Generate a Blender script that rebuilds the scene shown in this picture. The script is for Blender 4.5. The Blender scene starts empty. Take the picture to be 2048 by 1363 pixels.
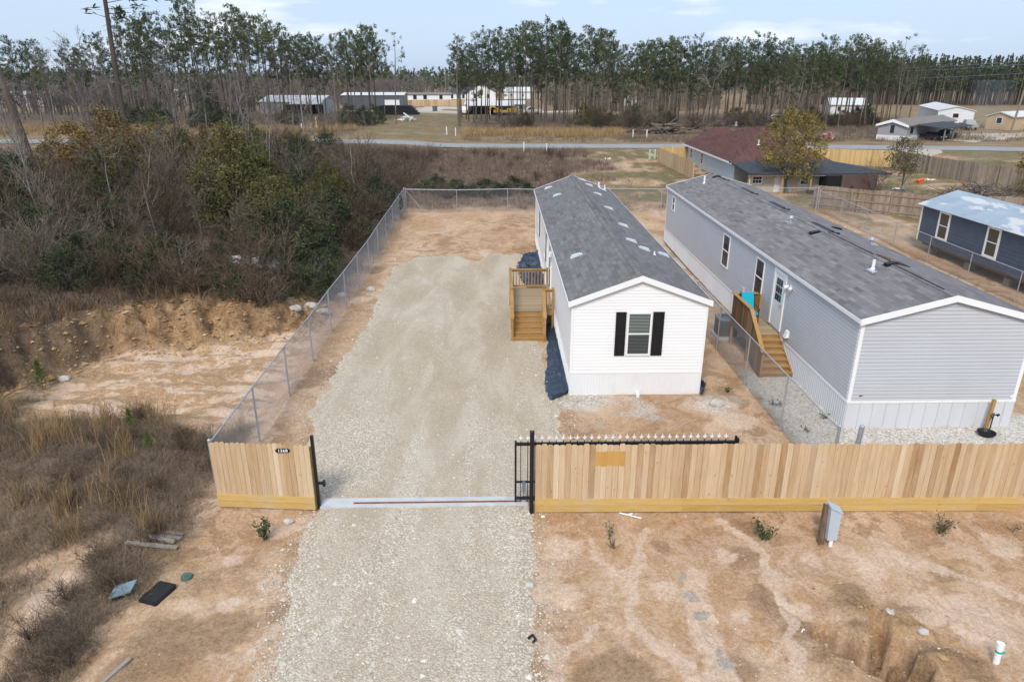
import bpy, math, random, functools
import numpy as np
from mathutils import Vector
R = math.radians
random.seed(7)
rng = np.random.default_rng(11)
sc = bpy.context.scene
col = sc.collection

# ------------------------------------------------------------------ camera, sky, sun, exposure
cam_d = bpy.data.cameras.new('camera')
cam_d.lens = 24.61
cam_d.sensor_width = 36.0
cam_d.clip_start = 0.1
cam_d.clip_end = 6000.0
cam = bpy.data.objects.new('camera', cam_d)
col.objects.link(cam)
cam.location = (0, 0, 10)
cam.rotation_euler = (R(90 - 20.789), 0, R(-1.186))
sc.camera = cam

SUN_EL, SUN_AZ = 46.0, 198.0          # azimuth clockwise from +Y: behind the camera, a little to its left
wd = bpy.data.worlds.new('World')
sc.world = wd
wd.use_nodes = True
nt = wd.node_tree
nt.nodes.clear()
def wn(t, **k):
    n = nt.nodes.new(t)
    for a, b in k.items(): setattr(n, a, b)
    return n
w_out = wn('ShaderNodeOutputWorld'); w_bg = wn('ShaderNodeBackground')
sky = wn('ShaderNodeTexSky', sky_type='NISHITA', sun_disc=False)
sky.sun_elevation = R(SUN_EL); sky.sun_rotation = R(SUN_AZ)
sky.air_density = 1.0; sky.dust_density = 1.5; sky.ozone_density = 1.5
tc = wn('ShaderNodeTexCoord')
mp = wn('ShaderNodeMapping'); mp.inputs['Scale'].default_value = (1.0, 1.0, 5.5)
cn = wn('ShaderNodeTexNoise'); cn.inputs['Scale'].default_value = 2.3; cn.inputs['Detail'].default_value = 7; cn.inputs['Roughness'].default_value = .55
cr = wn('ShaderNodeValToRGB'); cr.color_ramp.elements[0].position = .535; cr.color_ramp.elements[1].position = .66
hz = wn('ShaderNodeMix', data_type='RGBA'); hz.inputs[0].default_value = .72
hz.inputs[7].default_value = (5.6, 7.1, 9.4, 1)       # thin high veil of cloud
cl = wn('ShaderNodeMix', data_type='RGBA'); cl.inputs[7].default_value = (9.6, 9.8, 10.1, 1)
L = nt.links.new
L(tc.outputs['Generated'], mp.inputs['Vector']); L(mp.outputs['Vector'], cn.inputs['Vector']); L(cn.outputs['Fac'], cr.inputs['Fac'])
L(sky.outputs['Color'], hz.inputs[6]); L(hz.outputs[2], cl.inputs[6]); L(cr.outputs['Color'], cl.inputs[0])
L(cl.outputs[2], w_bg.inputs['Color']); L(w_bg.outputs['Background'], w_out.inputs['Surface'])
w_bg.inputs['Strength'].default_value = .085

sun_d = bpy.data.lights.new('sun', 'SUN')
sun_d.energy = 2.1
sun_d.angle = R(18)
sun_d.color = (1.0, .93, .83)
sun = bpy.data.objects.new('sun', sun_d)
col.objects.link(sun)
sdir = Vector((math.sin(R(SUN_AZ)) * math.cos(R(SUN_EL)), math.cos(R(SUN_AZ)) * math.cos(R(SUN_EL)), math.sin(R(SUN_EL))))
sun.rotation_euler = sdir.to_track_quat('Z', 'Y').to_euler()
sun.location = sdir * 60
sc.view_settings.view_transform = 'Standard'
sc.view_settings.look = 'None'
sc.view_settings.exposure = 0.52
sc.view_settings.gamma = 1.0

# ------------------------------------------------------------------ helpers: noise and terrain
def _h(ix, iy, s):
    h = (ix.astype(np.int64) * 374761393 + iy.astype(np.int64) * 668265263 + s * 144665) & 0xffffffff
    h = ((h ^ (h >> 13)) * 1274126177) & 0xffffffff
    return ((h ^ (h >> 16)) & 0xffff) / 65535.0
def vn(x, y, s=0):
    x = np.asarray(x, float); y = np.asarray(y, float)
    ix = np.floor(x); iy = np.floor(y); fx = x - ix; fy = y - iy
    fx = fx * fx * (3 - 2 * fx); fy = fy * fy * (3 - 2 * fy)
    ix = ix.astype(np.int64); iy = iy.astype(np.int64)
    a = _h(ix, iy, s); b = _h(ix + 1, iy, s); c = _h(ix, iy + 1, s); d = _h(ix + 1, iy + 1, s)
    return (a * (1 - fx) + b * fx) * (1 - fy) + (c * (1 - fx) + d * fx) * fy
def fbm(x, y, f=1.0, o=4, s=0):
    r = 0; a = .5; t = 0
    for k in range(o):
        r = r + a * vn(np.asarray(x) * f + 17.3 * k, np.asarray(y) * f - 9.1 * k, s + k); t += a; a *= .5; f *= 2.03
    return r / t
def ss(a, b, x):
    t = np.clip((np.asarray(x, float) - a) / (b - a), 0, 1)
    return t * t * (3 - 2 * t)
FX = [-60, -30, -20, -17.4, -15.7, -14.2, -12, -9.5, -7.2]
FY = [9, 14, 18.5, 20.8, 23.3, 26.0, 27.0, 27.2, 29.0]
PH = [1.7, 1.7, 1.7, 1.6, 1.5, 1.35, 1.1, .75, .10]
HOLE = [(6.25, 10.45, .28, -.30), (6.5, 10.1, .34, -.62), (6.85, 9.75, .36, -.75), (7.2, 9.4, .40, -.75), (7.25, 10.42, .20, -.75), (7.42, 9.9, .22, -.65), (7.15, 10.12, .18, -.5),
        (7.0, 10.98, .34, .20), (7.6, 10.5, .26, .26), (8.05, 10.75, .3, .15), (8.0, 9.5, .5, .30), (5.95, 9.7, .35, .08), (6.85, 10.45, .24, .16)]
def bank_d(x, y):
    """metres beyond the foot of the cut bank (left of the yard)"""
    gul = np.abs(fbm(x * 1.15, y * .35, .9, 3, 15) - .5) * 2
    return (y - np.interp(x, FX, FY)) * .8 + (fbm(x, y, .8, 3, 5) - .5) * 1.9 + (gul - .25) * 1.5 + (vn(x * 3.1, y * 2.4, 8) - .5) * .5
def H(x, y):
    x = np.asarray(x, float); y = np.asarray(y, float)
    left = 1 - ss(-7.7, -7.05, x)
    z = .35 * ss(34, 52, y)
    d = bank_d(x, y)
    z = z + left * np.interp(x, FX, PH) * ss(0, 1.5, d) * (1 - .65 * ss(62, 90, y))
    z = z + left * np.exp(-((d - 1.0) / .9) ** 2) * (fbm(x, y, 2.6, 4, 25) - .5) * .75
    pit = left * (1 - ss(-.6, .4, d)) * ss(16.5, 19.5, y)
    z = z - .12 * pit
    mound = left * ss(12.5, 15.5, y) * (1 - ss(18.5, 21.5, y)) * ss(-7.6, -9.5, x) if False else left * ss(12.5, 15.5, y) * (1 - ss(18.0, 21.0, y)) * (1 - ss(-10.0, -7.8, x))
    z = z + .42 * mound * (.4 + 1.1 * fbm(x, y, .35, 3, 21))
    z = z - .75 * (1 - ss(-11.5, -7.6, x + .35 * (y - 12))) * (1 - ss(13, 16, y))
    dirt = 1 - ss(60, 90, y)
    z = z + (fbm(x, y, .55, 4, 31) - .5) * .16 * dirt * (1 - .85 * yard(x, y))
    rid = np.abs(fbm(x * .9 + .5 * y, y * .55, .9, 3, 61) - .5)
    z = z - .05 * (1 - ss(0, .05, rid)) * (1 - yard(x, y)) * dirt
    z = z + pit * (fbm(x * .7, y * 1.9, .8, 3, 71) - .5) * .5
    for hx, hy, hr, hd in HOLE:
        q = np.hypot(x - hx, y - hy) / hr * (1 + 1.1 * (fbm(x, y, 3.2, 3, 5) - .5))
        q = q * (1 + .35 * (vn(x * 7, y * 7, 9) - .5))
        z = z + hd * (np.exp(-q * q) * (.7 + .6 * fbm(x, y, 5, 3, 44)) if hd > 0 else .85 * (1 - ss(.72, 1.12, q)))
    z = z + (fbm(x, y, .02, 3, 91) - .5) * 1.2 * ss(140, 300, y)
    return z
def yard(x, y):
    """flat graded ground: driveway and house pads"""
    return ss(-6.6, -5.4, x) * (1 - ss(17.5, 20, x)) * ss(14, 16, y) * (1 - ss(44, 52, y)) * .8 + .8 * ss(-5.0, -4.2, x) * (1 - ss(.5, 1.1, x)) * (1 - ss(14, 16, y))
@functools.lru_cache(maxsize=None)
def hz1(x, y): return float(H(np.array([x]), np.array([y]))[0])

# ------------------------------------------------------------------ helpers: meshes and objects
class MB:
    def __init__(s): s.v = []; s.n = 0; s.f = []; s.t = []; s.m = []
    def add(s, V, F, tone=.5, mi=0):
        V = np.asarray(V, float).reshape(-1, 3); F = np.asarray(F, int)
        s.f.append(F + s.n); s.v.append(V); s.n += len(V)
        t = np.full(len(F), tone) if np.isscalar(tone) else np.asarray(tone, float)
        s.t.append(t); s.m.append(np.full(len(F), mi, int))
        return s
    def poly(s, pts, tone=.5, mi=0): return s.add(pts, [list(range(len(pts)))], tone, mi)
    def box(s, x0, x1, y0, y1, z0, z1, tone=.5, mi=0):
        V = [(x, y, z) for z in (z0, z1) for y in (y0, y1) for x in (x0, x1)]
        return s.add(V, [[0, 2, 3, 1], [4, 5, 7, 6], [0, 1, 5, 4], [2, 6, 7, 3], [0, 4, 6, 2], [1, 3, 7, 5]], tone, mi)
    def beam(s, p, q, w, h, tone=.5, mi=0, up=(0, 0, 1)):
        p = np.array(p, float); q = np.array(q, float); d = q - p; d /= np.linalg.norm(d)
        up = np.array(up, float)
        if abs(np.dot(d, up)) > .98: up = np.array((0, 1., 0))
        a = np.cross(d, up); a /= np.linalg.norm(a); b = np.cross(a, d)
        V = [e + a * sa * w / 2 + b * sb * h / 2 for e in (p, q) for sb in (-1, 1) for sa in (-1, 1)]
        return s.add(V, [[0, 2, 3, 1], [4, 5, 7, 6], [0, 1, 5, 4], [2, 6, 7, 3], [0, 4, 6, 2], [1, 3, 7, 5]], tone, mi)
    def tubes(s, P, Q, r0, r1, n=3, tone=.5, mi=0):
        P = np.asarray(P, float).reshape(-1, 3); Q = np.asarray(Q, float).reshape(-1, 3); m = len(P)
        r0 = np.broadcast_to(np.asarray(r0, float), (m,)); r1 = np.broadcast_to(np.asarray(r1, float), (m,))
        d = Q - P; d = d / np.maximum(np.linalg.norm(d, axis=1, keepdims=True), 1e-9)
        up = np.where(np.abs(d[:, 2:3]) > .9, np.array([[1., 0, 0]]), np.array([[0, 0, 1.]]))
        a = np.cross(d, up); a /= np.linalg.norm(a, axis=1, keepdims=True); b = np.cross(d, a)
        an = np.arange(n) * 2 * math.pi / n
        ring = a[:, None, :] * np.cos(an)[None, :, None] + b[:, None, :] * np.sin(an)[None, :, None]
        V = np.concatenate([P[:, None, :] + ring * r0[:, None, None], Q[:, None, :] + ring * r1[:, None, None]], 1)
        k = np.arange(n); k2 = (k + 1) % n
        F = np.stack([k, k2, k2 + n, k + n], 1)
        F = (F[None] + (np.arange(m) * 2 * n)[:, None, None]).reshape(-1, 4)
        t = tone if np.isscalar(tone) else np.repeat(np.asarray(tone), n)
        s.add(V.reshape(-1, 3), F, t, mi)
        return s
    def cyl(s, p, q, r0, r1=None, n=12, tone=.5, mi=0, cap=True):
        r1 = r0 if r1 is None else r1; base = s.n
        s.tubes([p], [q], r0, r1, n, tone, mi)
        if cap:
            s.f.append(np.array([list(range(base + n, base + 2 * n))])); s.t.append(np.array([tone])); s.m.append(np.array([mi]))
            s.f.append(np.array([list(range(base + n - 1, base - 1, -1))])); s.t.append(np.array([tone])); s.m.append(np.array([mi]))
        return s
    def cards(s, C, A, B, tone=.5, mi=0, tri=False):
        """leaf faces: centres C, half axes A (length) and B (width)"""
        m = len(C)
        if tri:
            V = np.stack([C - A - B, C - A + B, C + A], 1); F = np.arange(m * 3).reshape(m, 3)
        else:
            V = np.stack([C - A, C + B, C + A, C - B], 1); F = np.arange(m * 4).reshape(m, 4)
        return s.add(V.reshape(-1, 3), F, tone, mi)
    def blades(s, P, D, Ln, W, tone=.5, droop=.25):
        """two-piece grass blades / dry stalks"""
        m = len(P); P = np.asarray(P, float); D = D / np.linalg.norm(D, axis=1, keepdims=True)
        th = rng.uniform(0, math.pi, m); S = np.stack([np.cos(th), np.sin(th), np.zeros(m)], 1) * W[:, None] / 2
        M = P + D * Ln[:, None] * .55
        D2 = D + np.stack([D[:, 0], D[:, 1], -np.full(m, droop)], 1) * 1.0
        D2 /= np.linalg.norm(D2, axis=1, keepdims=True)
        T = M + D2 * Ln[:, None] * .45
        V = np.stack([P - S, P + S, M - S * .7, M + S * .7, T], 1).reshape(-1, 3)
        o = (np.arange(m) * 5)[:, None]
        s.add(V, np.array([[0, 1, 3, 2]]) + o, tone)
        s.f.append(np.array([[2, 3, 4]]) + o + (s.n - len(V))); s.t.append(np.full(m, tone) if np.isscalar(tone) else np.asarray(tone)); s.m.append(np.zeros(m, int))
        return s
    def build(s, name, mats, parent=None, local=False, smooth=False):
        V = np.concatenate(s.v)
        off = Vector((0, 0, 0))
        if parent is not None and not local:
            r = parent
            while r.parent is not None: r = r.parent
            off = r.location
        V = V - np.array(off)
        me = bpy.data.meshes.new(name)
        me.vertices.add(len(V)); me.vertices.foreach_set('co', V.astype(np.float32).ravel())
        idx = np.concatenate([f.ravel() for f in s.f]); tot = np.concatenate([np.full(len(f), f.shape[1]) for f in s.f])
        me.loops.add(len(idx)); me.loops.foreach_set('vertex_index', idx.astype(np.int32))
        me.polygons.add(len(tot)); me.polygons.foreach_set('loop_start', np.concatenate([[0], np.cumsum(tot)[:-1]]).astype(np.int32))
        if not isinstance(mats, (list, tuple)): mats = [mats]
        for m in mats:
            if m: me.materials.append(m)
        me.polygons.foreach_set('material_index', np.concatenate(s.m).astype(np.int32))
        me.update(calc_edges=True)
        at = me.attributes.new('tone', 'FLOAT', 'FACE'); at.data.foreach_set('value', np.concatenate(s.t).astype(np.float32))
        me.polygons.foreach_set('use_smooth', np.full(len(tot), bool(smooth)))
        o = bpy.data.objects.new(name, me); col.objects.link(o)
        if parent is not None: o.parent = parent
        return o
def tag(o, label=None, cat=None, group=None, kind=None):
    if label: o['label'] = label
    if cat: o['category'] = cat
    if group: o['group'] = group
    if kind: o['kind'] = kind
    return o
def thing(name, label, cat, loc, group=None, rz=0):
    o = bpy.data.objects.new(name, None); o.empty_display_size = .2; col.objects.link(o)
    o.location = loc; o.rotation_euler = (0, 0, rz)
    return tag(o, label, cat, group)
def copy_tree(o, parent=None):
    c = o.copy(); col.objects.link(c)
    if parent is not None: c.parent = parent
    for ch in [k for k in o.children]: copy_tree(ch, c)
    return c

# ------------------------------------------------------------------ materials
def mat(name, c=(.5, .5, .5), rough=.8, metal=0.0, spec=.3):
    m = bpy.data.materials.new(name); m.use_nodes = True
    b = m.node_tree.nodes['Principled BSDF']
    b.inputs['Base Color'].default_value = (*c, 1); b.inputs['Roughness'].default_value = rough; b.inputs['Metallic'].default_value = metal
    b.inputs['Specular IOR Level'].default_value = spec
    return m
class N:
    def __init__(s, m): s.m = m; s.t = m.node_tree; s.b = s.t.nodes['Principled BSDF']; s.cache = {}
    def n(s, t, ins=None, **k):
        x = s.t.nodes.new(t)
        for a, b in k.items(): setattr(x, a, b)
        for a, b in (ins or {}).items(): s.set(x.inputs[a], b)
        return x
    def set(s, sock, v):
        if isinstance(v, bpy.types.NodeSocket): s.t.links.new(v, sock)
        else:
            if isinstance(v, tuple) and len(v) == 3 and sock.type == 'RGBA': v = (*v, 1)
            sock.default_value = v
    def obj(s): return s.n('ShaderNodeTexCoord').outputs['Object']
    def pos(s): return s.n('ShaderNodeNewGeometry').outputs['Position']
    def mapped(s, v, scale=(1, 1, 1), rot=(0, 0, 0)): return s.n('ShaderNodeMapping', {'Vector': v, 'Scale': scale, 'Rotation': rot}).outputs['Vector']
    def noise(s, v, scale, detail=4, rough=.55, dist=0.0): return s.n('ShaderNodeTexNoise', {'Vector': v, 'Scale': scale, 'Detail': detail, 'Roughness': rough, 'Distortion': dist}).outputs['Fac']
    def attr(s, name): return s.n('ShaderNodeAttribute', attribute_name=name)
    def ramp(s, f, stops, interp='LINEAR'):
        x = s.n('ShaderNodeValToRGB', {'Fac': f}); cr = x.color_ramp; cr.interpolation = interp
        while len(cr.elements) < len(stops): cr.elements.new(.5)
        for e, (p, c) in zip(cr.elements, stops):
            e.position = p; e.color = (*c, 1) if isinstance(c, tuple) else (c, c, c, 1)
        return x.outputs['Color']
    def mix(s, f, a, b, mode='MIX'):
        x = s.n('ShaderNodeMix', data_type='RGBA', blend_type=mode)
        s.set(x.inputs[0], f); s.set(x.inputs[6], a); s.set(x.inputs[7], b); return x.outputs[2]
    def math(s, op, a, b=0.0, clamp=False):
        x = s.n('ShaderNodeMath', operation=op, use_clamp=clamp); s.set(x.inputs[0], a); s.set(x.inputs[1], b); return x.outputs[0]
    def bump(s, h, strength=.3, dist=.02):
        s.set(s.b.inputs['Normal'], s.n('ShaderNodeBump', {'Height': h, 'Strength': strength, 'Distance': dist}).outputs['Normal'])
    def color(s, c): s.set(s.b.inputs['Base Color'], c); return s
    def rand(s): return s.n('ShaderNodeObjectInfo').outputs['Random']

def toned(name, stops, rough=.85, rnd=.0, noise=0, nscale=4.0, stretch=(1, 1, 1), spec=.2, metal=0.0, bump=0.0, trans=0.0):
    """colour from the per-face 'tone' attribute, with noise breakup and a per-object shift"""
    m = mat(name, rough=rough, spec=spec, metal=metal); k = N(m)
    f = k.attr('tone').outputs['Fac']
    if rnd: f = k.math('ADD', f, k.math('MULTIPLY', k.math('SUBTRACT', k.rand(), .5), rnd))
    if noise:
        nz = k.noise(k.mapped(k.obj(), stretch), nscale, 5, .6)
        f = k.math('ADD', f, k.math('MULTIPLY', k.math('SUBTRACT', nz, .5), noise))
        if bump: k.bump(nz, bump, .01)
    k.color(k.ramp(f, stops))
    return m
def weathered(name, c, rough=.6, var=.12, scale=1.2, metal=0.0, spec=.3, stretch=(1, 1, 1), dirt=None, dirt_amt=.0):
    m = mat(name, c, rough, metal, spec); k = N(m)
    v = k.mapped(k.obj(), stretch)
    nz = k.noise(v, scale, 6, .6)
    lo = tuple(x * (1 - var) for x in c); hi = tuple(min(1, x * (1 + var)) for x in c)
    cc = k.ramp(nz, [(.3, lo), (.7, hi)])
    if dirt:
        n2 = k.noise(v, scale * 2.3, 7, .65)
        cc = k.mix(k.ramp(n2, [(.52, 0.0), (.75, dirt_amt)]), cc, dirt)
    k.color(cc)
    return m
M = {}
M['siding_white'] = weathered('white_vinyl_siding', (.80, .80, .80), .45, .015, .5)
M['skirt_white'] = weathered('white_vinyl_skirting', (.74, .75, .77), .5, .03, .8, stretch=(1, 1, .3), dirt=(.55, .46, .36), dirt_amt=.25)
M['siding_grey'] = weathered('grey_vinyl_siding', (.49, .50, .53), .45, .04, .6)
M['skirt_grey'] = weathered('pale_grey_skirting', (.60, .625, .67), .5, .05, .9, stretch=(1, 1, .3), dirt=(.5, .45, .40), dirt_amt=.15)
M['trim_white'] = mat('white_trim', (.80, .80, .80), .45)
M['black_vinyl'] = mat('black_shutter', (.012, .012, .014), .5)
M['black_metal'] = mat('black_painted_steel', (.008, .008, .009), .38, 0, .5)
M['galv'] = weathered('galvanised_steel', (.42, .44, .47), .45, .15, 3, metal=.5)
M['wire'] = mat('galvanised_wire', (.25, .27, .30), .5, .3)
M['white_metal'] = mat('white_finial', (.75, .75, .75), .4)
M['dark_glass'] = mat('dark_window_glass', (.018, .022, .026), .06, 0, .6)
M['rust'] = weathered('rusty_steel', (.16, .06, .025), .8, .4, 5)
M['concrete'] = weathered('pale_concrete', (.50, .51, .52), .85, .12, 2.2, dirt=(.42, .33, .24), dirt_amt=.4)
M['pvc'] = mat('white_plastic_pipe', (.78, .79, .80), .35)
M['teal'] = mat('teal_tape', (.02, .38, .30), .5)
M['ped_metal'] = weathered('pale_grey_painted_metal', (.42, .48, .55), .45, .06, 3)
M['black_plastic'] = weathered('black_plastic', (.012, .013, .016), .5, .3, 6)
M['blue_box'] = weathered('faded_blue_plastic', (.20, .30, .36), .6, .15, 6)
M['green_lid'] = weathered('green_plastic', (.07, .13, .10), .6, .2, 8)
M['turq'] = mat('turquoise_cushion', (.01, .38, .52), .8)
M['ac'] = weathered('grey_ac_paint', (.16, .17, .18), .55, .1, 3)
M['blue_paint'] = weathered('dark_blue_painted_wood', (.075, .095, .135), .6, .12, 2)
M['opening_shade'] = mat('black_opening', (.01, .01, .01), .9)  # flat black puts the shade inside open bays and doorways into colour
M['cream'] = weathered('cream_siding', (.50, .46, .38), .6, .06, .8)
M['pale_blue_wall'] = weathered('pale_blue_siding', (.52, .58, .62), .55, .04, .6)
M['white_paint'] = weathered('white_painted_metal', (.70, .71, .73), .5, .05, .4)
M['dark_siding'] = weathered('dark_metal_siding', (.09, .10, .12), .5, .12, .6)
M['grey_siding_far'] = weathered('grey_house_siding', (.30, .31, .33), .6, .06, .6)
M['tan_siding'] = weathered('tan_siding', (.52, .38, .23), .6, .05, .6)
M['asphalt'] = weathered('pale_worn_asphalt', (.285, .285, .285), .9, .12, .35, dirt=(.36, .32, .27), dirt_amt=.25)
M['brown_metal'] = weathered('brown_ribbed_metal', (.10, .062, .054), .6, .15, 1.0)
M['dark_roof'] = weathered('dark_shingles', (.045, .052, .065), .85, .25, 2.5)
M['grey_roof_far'] = weathered('grey_brown_shingles', (.20, .18, .16), .85, .15, 1.5)
M['red_roof'] = None
M['rubber'] = mat('dark_rubber', (.02, .02, .02), .8)
M['yellow_paint'] = mat('yellow_machine_paint', (.60, .36, .02), .5)
M['pink'] = mat('pink_cloth', (.50, .24, .38), .8)
M['orange_plastic'] = mat('orange_plastic', (.62, .12, .03), .6)
M['pole_wood'] = weathered('grey_weathered_pole', (.22, .19, .16), .85, .2, 2, stretch=(3, 3, .3))
M['bark_pine'] = toned('pine_bark', [(0, (.075, .055, .042)), (.5, (.13, .10, .08)), (1, (.21, .175, .145))], .9, .5, .5, 3.0, (4, 4, .5))
M['bark_grey'] = toned('grey_twig_bark', [(0, (.085, .070, .060)), (.5, (.17, .145, .13)), (1, (.31, .28, .25))], .9, .5)
M['bark_purple'] = toned('purple_brown_twigs', [(0, (.050, .036, .030)), (.5, (.105, .075, .063)), (1, (.19, .145, .12))], .9, .5)
M['wood_far'] = toned('grey_brown_bare_wood', [(0, (.075, .060, .052)), (.5, (.135, .112, .100)), (1, (.22, .19, .17))], .9)
M['twig_grey'] = toned('dark_grey_twigs', [(0, (.055, .042, .031)), (.5, (.122, .095, .072)), (1, (.24, .20, .155))], .9, .6)
M['twig_purple'] = toned('dark_purple_twigs', [(0, (.042, .028, .019)), (.5, (.092, .063, .044)), (1, (.175, .125, .086))], .9, .5)
M['needles'] = toned('pine_needles', [(0, (.022, .034, .013)), (.5, (.056, .076, .027)), (1, (.118, .138, .050))], .75, .4)
M['leaf_olive'] = toned('olive_leaves', [(0, (.028, .031, .010)), (.5, (.078, .076, .022)), (1, (.150, .135, .042))], .7, .45)
M['leaf_dark'] = toned('dark_green_leaves', [(0, (.014, .022, .010)), (.5, (.036, .050, .020)), (1, (.085, .10, .042))], .65, .35)
M['leaf_rust'] = toned('rusty_autumn_leaves', [(0, (.070, .042, .014)), (.5, (.150, .095, .024)), (1, (.24, .165, .045))], .75, .3)
M['leaf_gold'] = toned('golden_autumn_leaves', [(0, (.095, .076, .015)), (.5, (.19, .152, .034)), (1, (.30, .24, .062))], .7, .15)
M['leaf_bright'] = toned('bright_green_leaves', [(0, (.05, .085, .015)), (.5, (.11, .16, .03)), (1, (.19, .25, .06))], .65, .3)
M['weed_grey'] = toned('dry_grey_brown_weeds', [(0, (.09, .064, .040)), (.5, (.185, .135, .090)), (1, (.33, .255, .175))], .9)
M['weed_gold'] = toned('dry_golden_grass', [(0, (.20, .125, .055)), (.5, (.34, .225, .105)), (1, (.48, .35, .19))], .9)
M['weed_purple'] = toned('dry_purple_brown_weeds', [(0, (.075, .052, .040)), (.5, (.145, .105, .083)), (1, (.24, .185, .145))], .9)
M['picket_new'] = toned('new_pine_pickets', [(0, (.33, .20, .095)), (.25, (.44, .295, .165)), (.5, (.51, .36, .215)), (.75, (.57, .425, .27)), (1, (.63, .505, .35))], .75, 0, .75, 2.2, (7, 7, .6), bump=.15)
M['kick_new'] = toned('treated_yellow_pine', [(0, (.38, .225, .065)), (.5, (.53, .355, .125)), (1, (.63, .46, .20))], .7, 0, .45, 2.0, (.7, 6, 9))
M['wood_deck'] = toned('treated_deck_wood', [(0, (.20, .105, .032)), (.5, (.36, .205, .07)), (1, (.47, .30, .13))], .75, 0, .45, 2.2, (1, 6, 6))
M['wood_deck_grey'] = toned('walked_deck_boards', [(0, (.24, .18, .115)), (.5, (.34, .26, .165)), (1, (.42, .34, .23))], .8, 0, .4, 3, (1, 8, 4))
M['wood_brown'] = toned('stained_brown_boards', [(0, (.13, .075, .036)), (.5, (.22, .13, .065)), (1, (.31, .20, .11))], .8, 0, .4, 2.5, (5, 5, .8))
M['picket_old'] = toned('weathered_grey_pickets', [(0, (.14, .10, .07)), (.5, (.265, .205, .155)), (1, (.38, .32, .265))], .9, 0, .5, 2.0, (6, 6, .8))
M['picket_yellow'] = toned('fresh_yellow_pickets', [(0, (.42, .27, .10)), (.5, (.56, .38, .16)), (1, (.66, .48, .24))], .8, 0, .25, 2.0, (5, 5, .8))
M['lumber_grey'] = toned('weathered_lumber', [(0, (.15, .135, .12)), (.5, (.26, .24, .215)), (1, (.36, .335, .30))], .9, 0, .4, 3, (1, 8, 8))
M['stone'] = toned('limestone_gravel', [(0, (.28, .235, .18)), (.4, (.45, .39, .31)), (.8, (.62, .57, .49)), (1, (.76, .72, .65))], .9)
def grain(m, fine, knots, kmap, amt=.5, dark=(.20, .105, .035)):
    """fine grain lines and scattered knots over a toned wood"""
    k = N(m); src = k.b.inputs['Base Color'].links[0].from_socket
    g = k.noise(k.mapped(k.obj(), fine), 2.0, 5, .7)
    c = k.mix(amt, src, k.ramp(g, [(.28, .22), (.5, .5), (.72, .78)]), 'SOFT_LIGHT')
    v = k.n('ShaderNodeTexVoronoi', {'Vector': k.mapped(k.obj(), kmap), 'Scale': 1.0}).outputs['Distance']
    c = k.mix(k.math('MULTIPLY', k.ramp(v, [(.04, 1.0), (knots, 0.0)]), .75), c, dark)
    st = k.noise(k.mapped(k.obj(), (.9, .9, .5)), 1.4, 6, .7); c = k.mix(k.math('MULTIPLY', k.ramp(st, [(.5, 0.0), (.7, 1.0)]), .28), c, (.47, .43, .38))
    k.color(c)
grain(M['picket_new'], (26, 26, .9), .10, (5.5, 5.5, 2.6)); grain(M['kick_new'], (.9, 20, 26), .085, (1.6, 4, 5.5), .55); grain(M['wood_deck'], (3, 22, 22), .08, (2.4, 5, 6), .5); grain(M['picket_old'], (24, 24, .9), .09, (5, 5, 2.2), .6, (.09, .06, .04)); grain(M['picket_yellow'], (24, 24, .9), .08, (5, 5, 2.4), .4)
M['sky_cover'] = mat('white_sheet', (.6, .6, .6), .6)

def shingles(name, base, dark, light, bw=.36, rh=.15, var=.9):
    m = mat(name, rough=.92, spec=.15); k = N(m)
    o = k.n('ShaderNodeSeparateXYZ', {'Vector': k.obj()})
    v = k.n('ShaderNodeCombineXYZ', {'X': o.outputs['Y'], 'Y': o.outputs['X'], 'Z': 0.0}).outputs['Vector']
    b = k.n('ShaderNodeTexBrick', {'Vector': v, 'Scale': 1.0, 'Brick Width': bw, 'Row Height': rh, 'Mortar Size': .006, 'Mortar Smooth': .2, 'Bias': 0.0,
                                   'Color1': dark, 'Color2': light, 'Mortar': tuple(x * .62 for x in dark)})
    b.offset = .5; b.offset_frequency = 2
    b2 = k.n('ShaderNodeTexBrick', {'Vector': v, 'Scale': 1.0, 'Brick Width': bw * 2.6, 'Row Height': rh, 'Mortar Size': 0.0, 'Color1': (0, 0, 0), 'Color2': (1, 1, 1), 'Mortar': (.5, .5, .5)})
    n1 = k.noise(k.obj(), .35, 4); n2 = k.noise(k.obj(), 60.0, 2)
    c = k.mix(.45, b.outputs['Color'], k.mix(b2.outputs['Color'], dark, light))
    c = k.mix(k.ramp(n1, [(.35, 0.0), (.7, .5)]), c, base)
    c = k.mix(.5, c, k.ramp(n2, [(.3, .25), (.7, .75)]), 'SOFT_LIGHT')
    k.color(c); k.bump(b.outputs['Fac'], -.25, .01)
    return m
M['shingle_white_home'] = shingles('charcoal_shingles', (.165, .161, .162), (.110, .107, .108), (.225, .22, .221))
M['shingle_grey_home'] = shingles('weathered_grey_shingles', (.180, .170, .174), (.115, .108, .113), (.265, .25, .253), .42, .15)
M['red_roof'] = shingles('dark_red_shingles', (.118, .056, .050), (.082, .040, .037), (.155, .077, .068), .5, .2)
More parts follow.
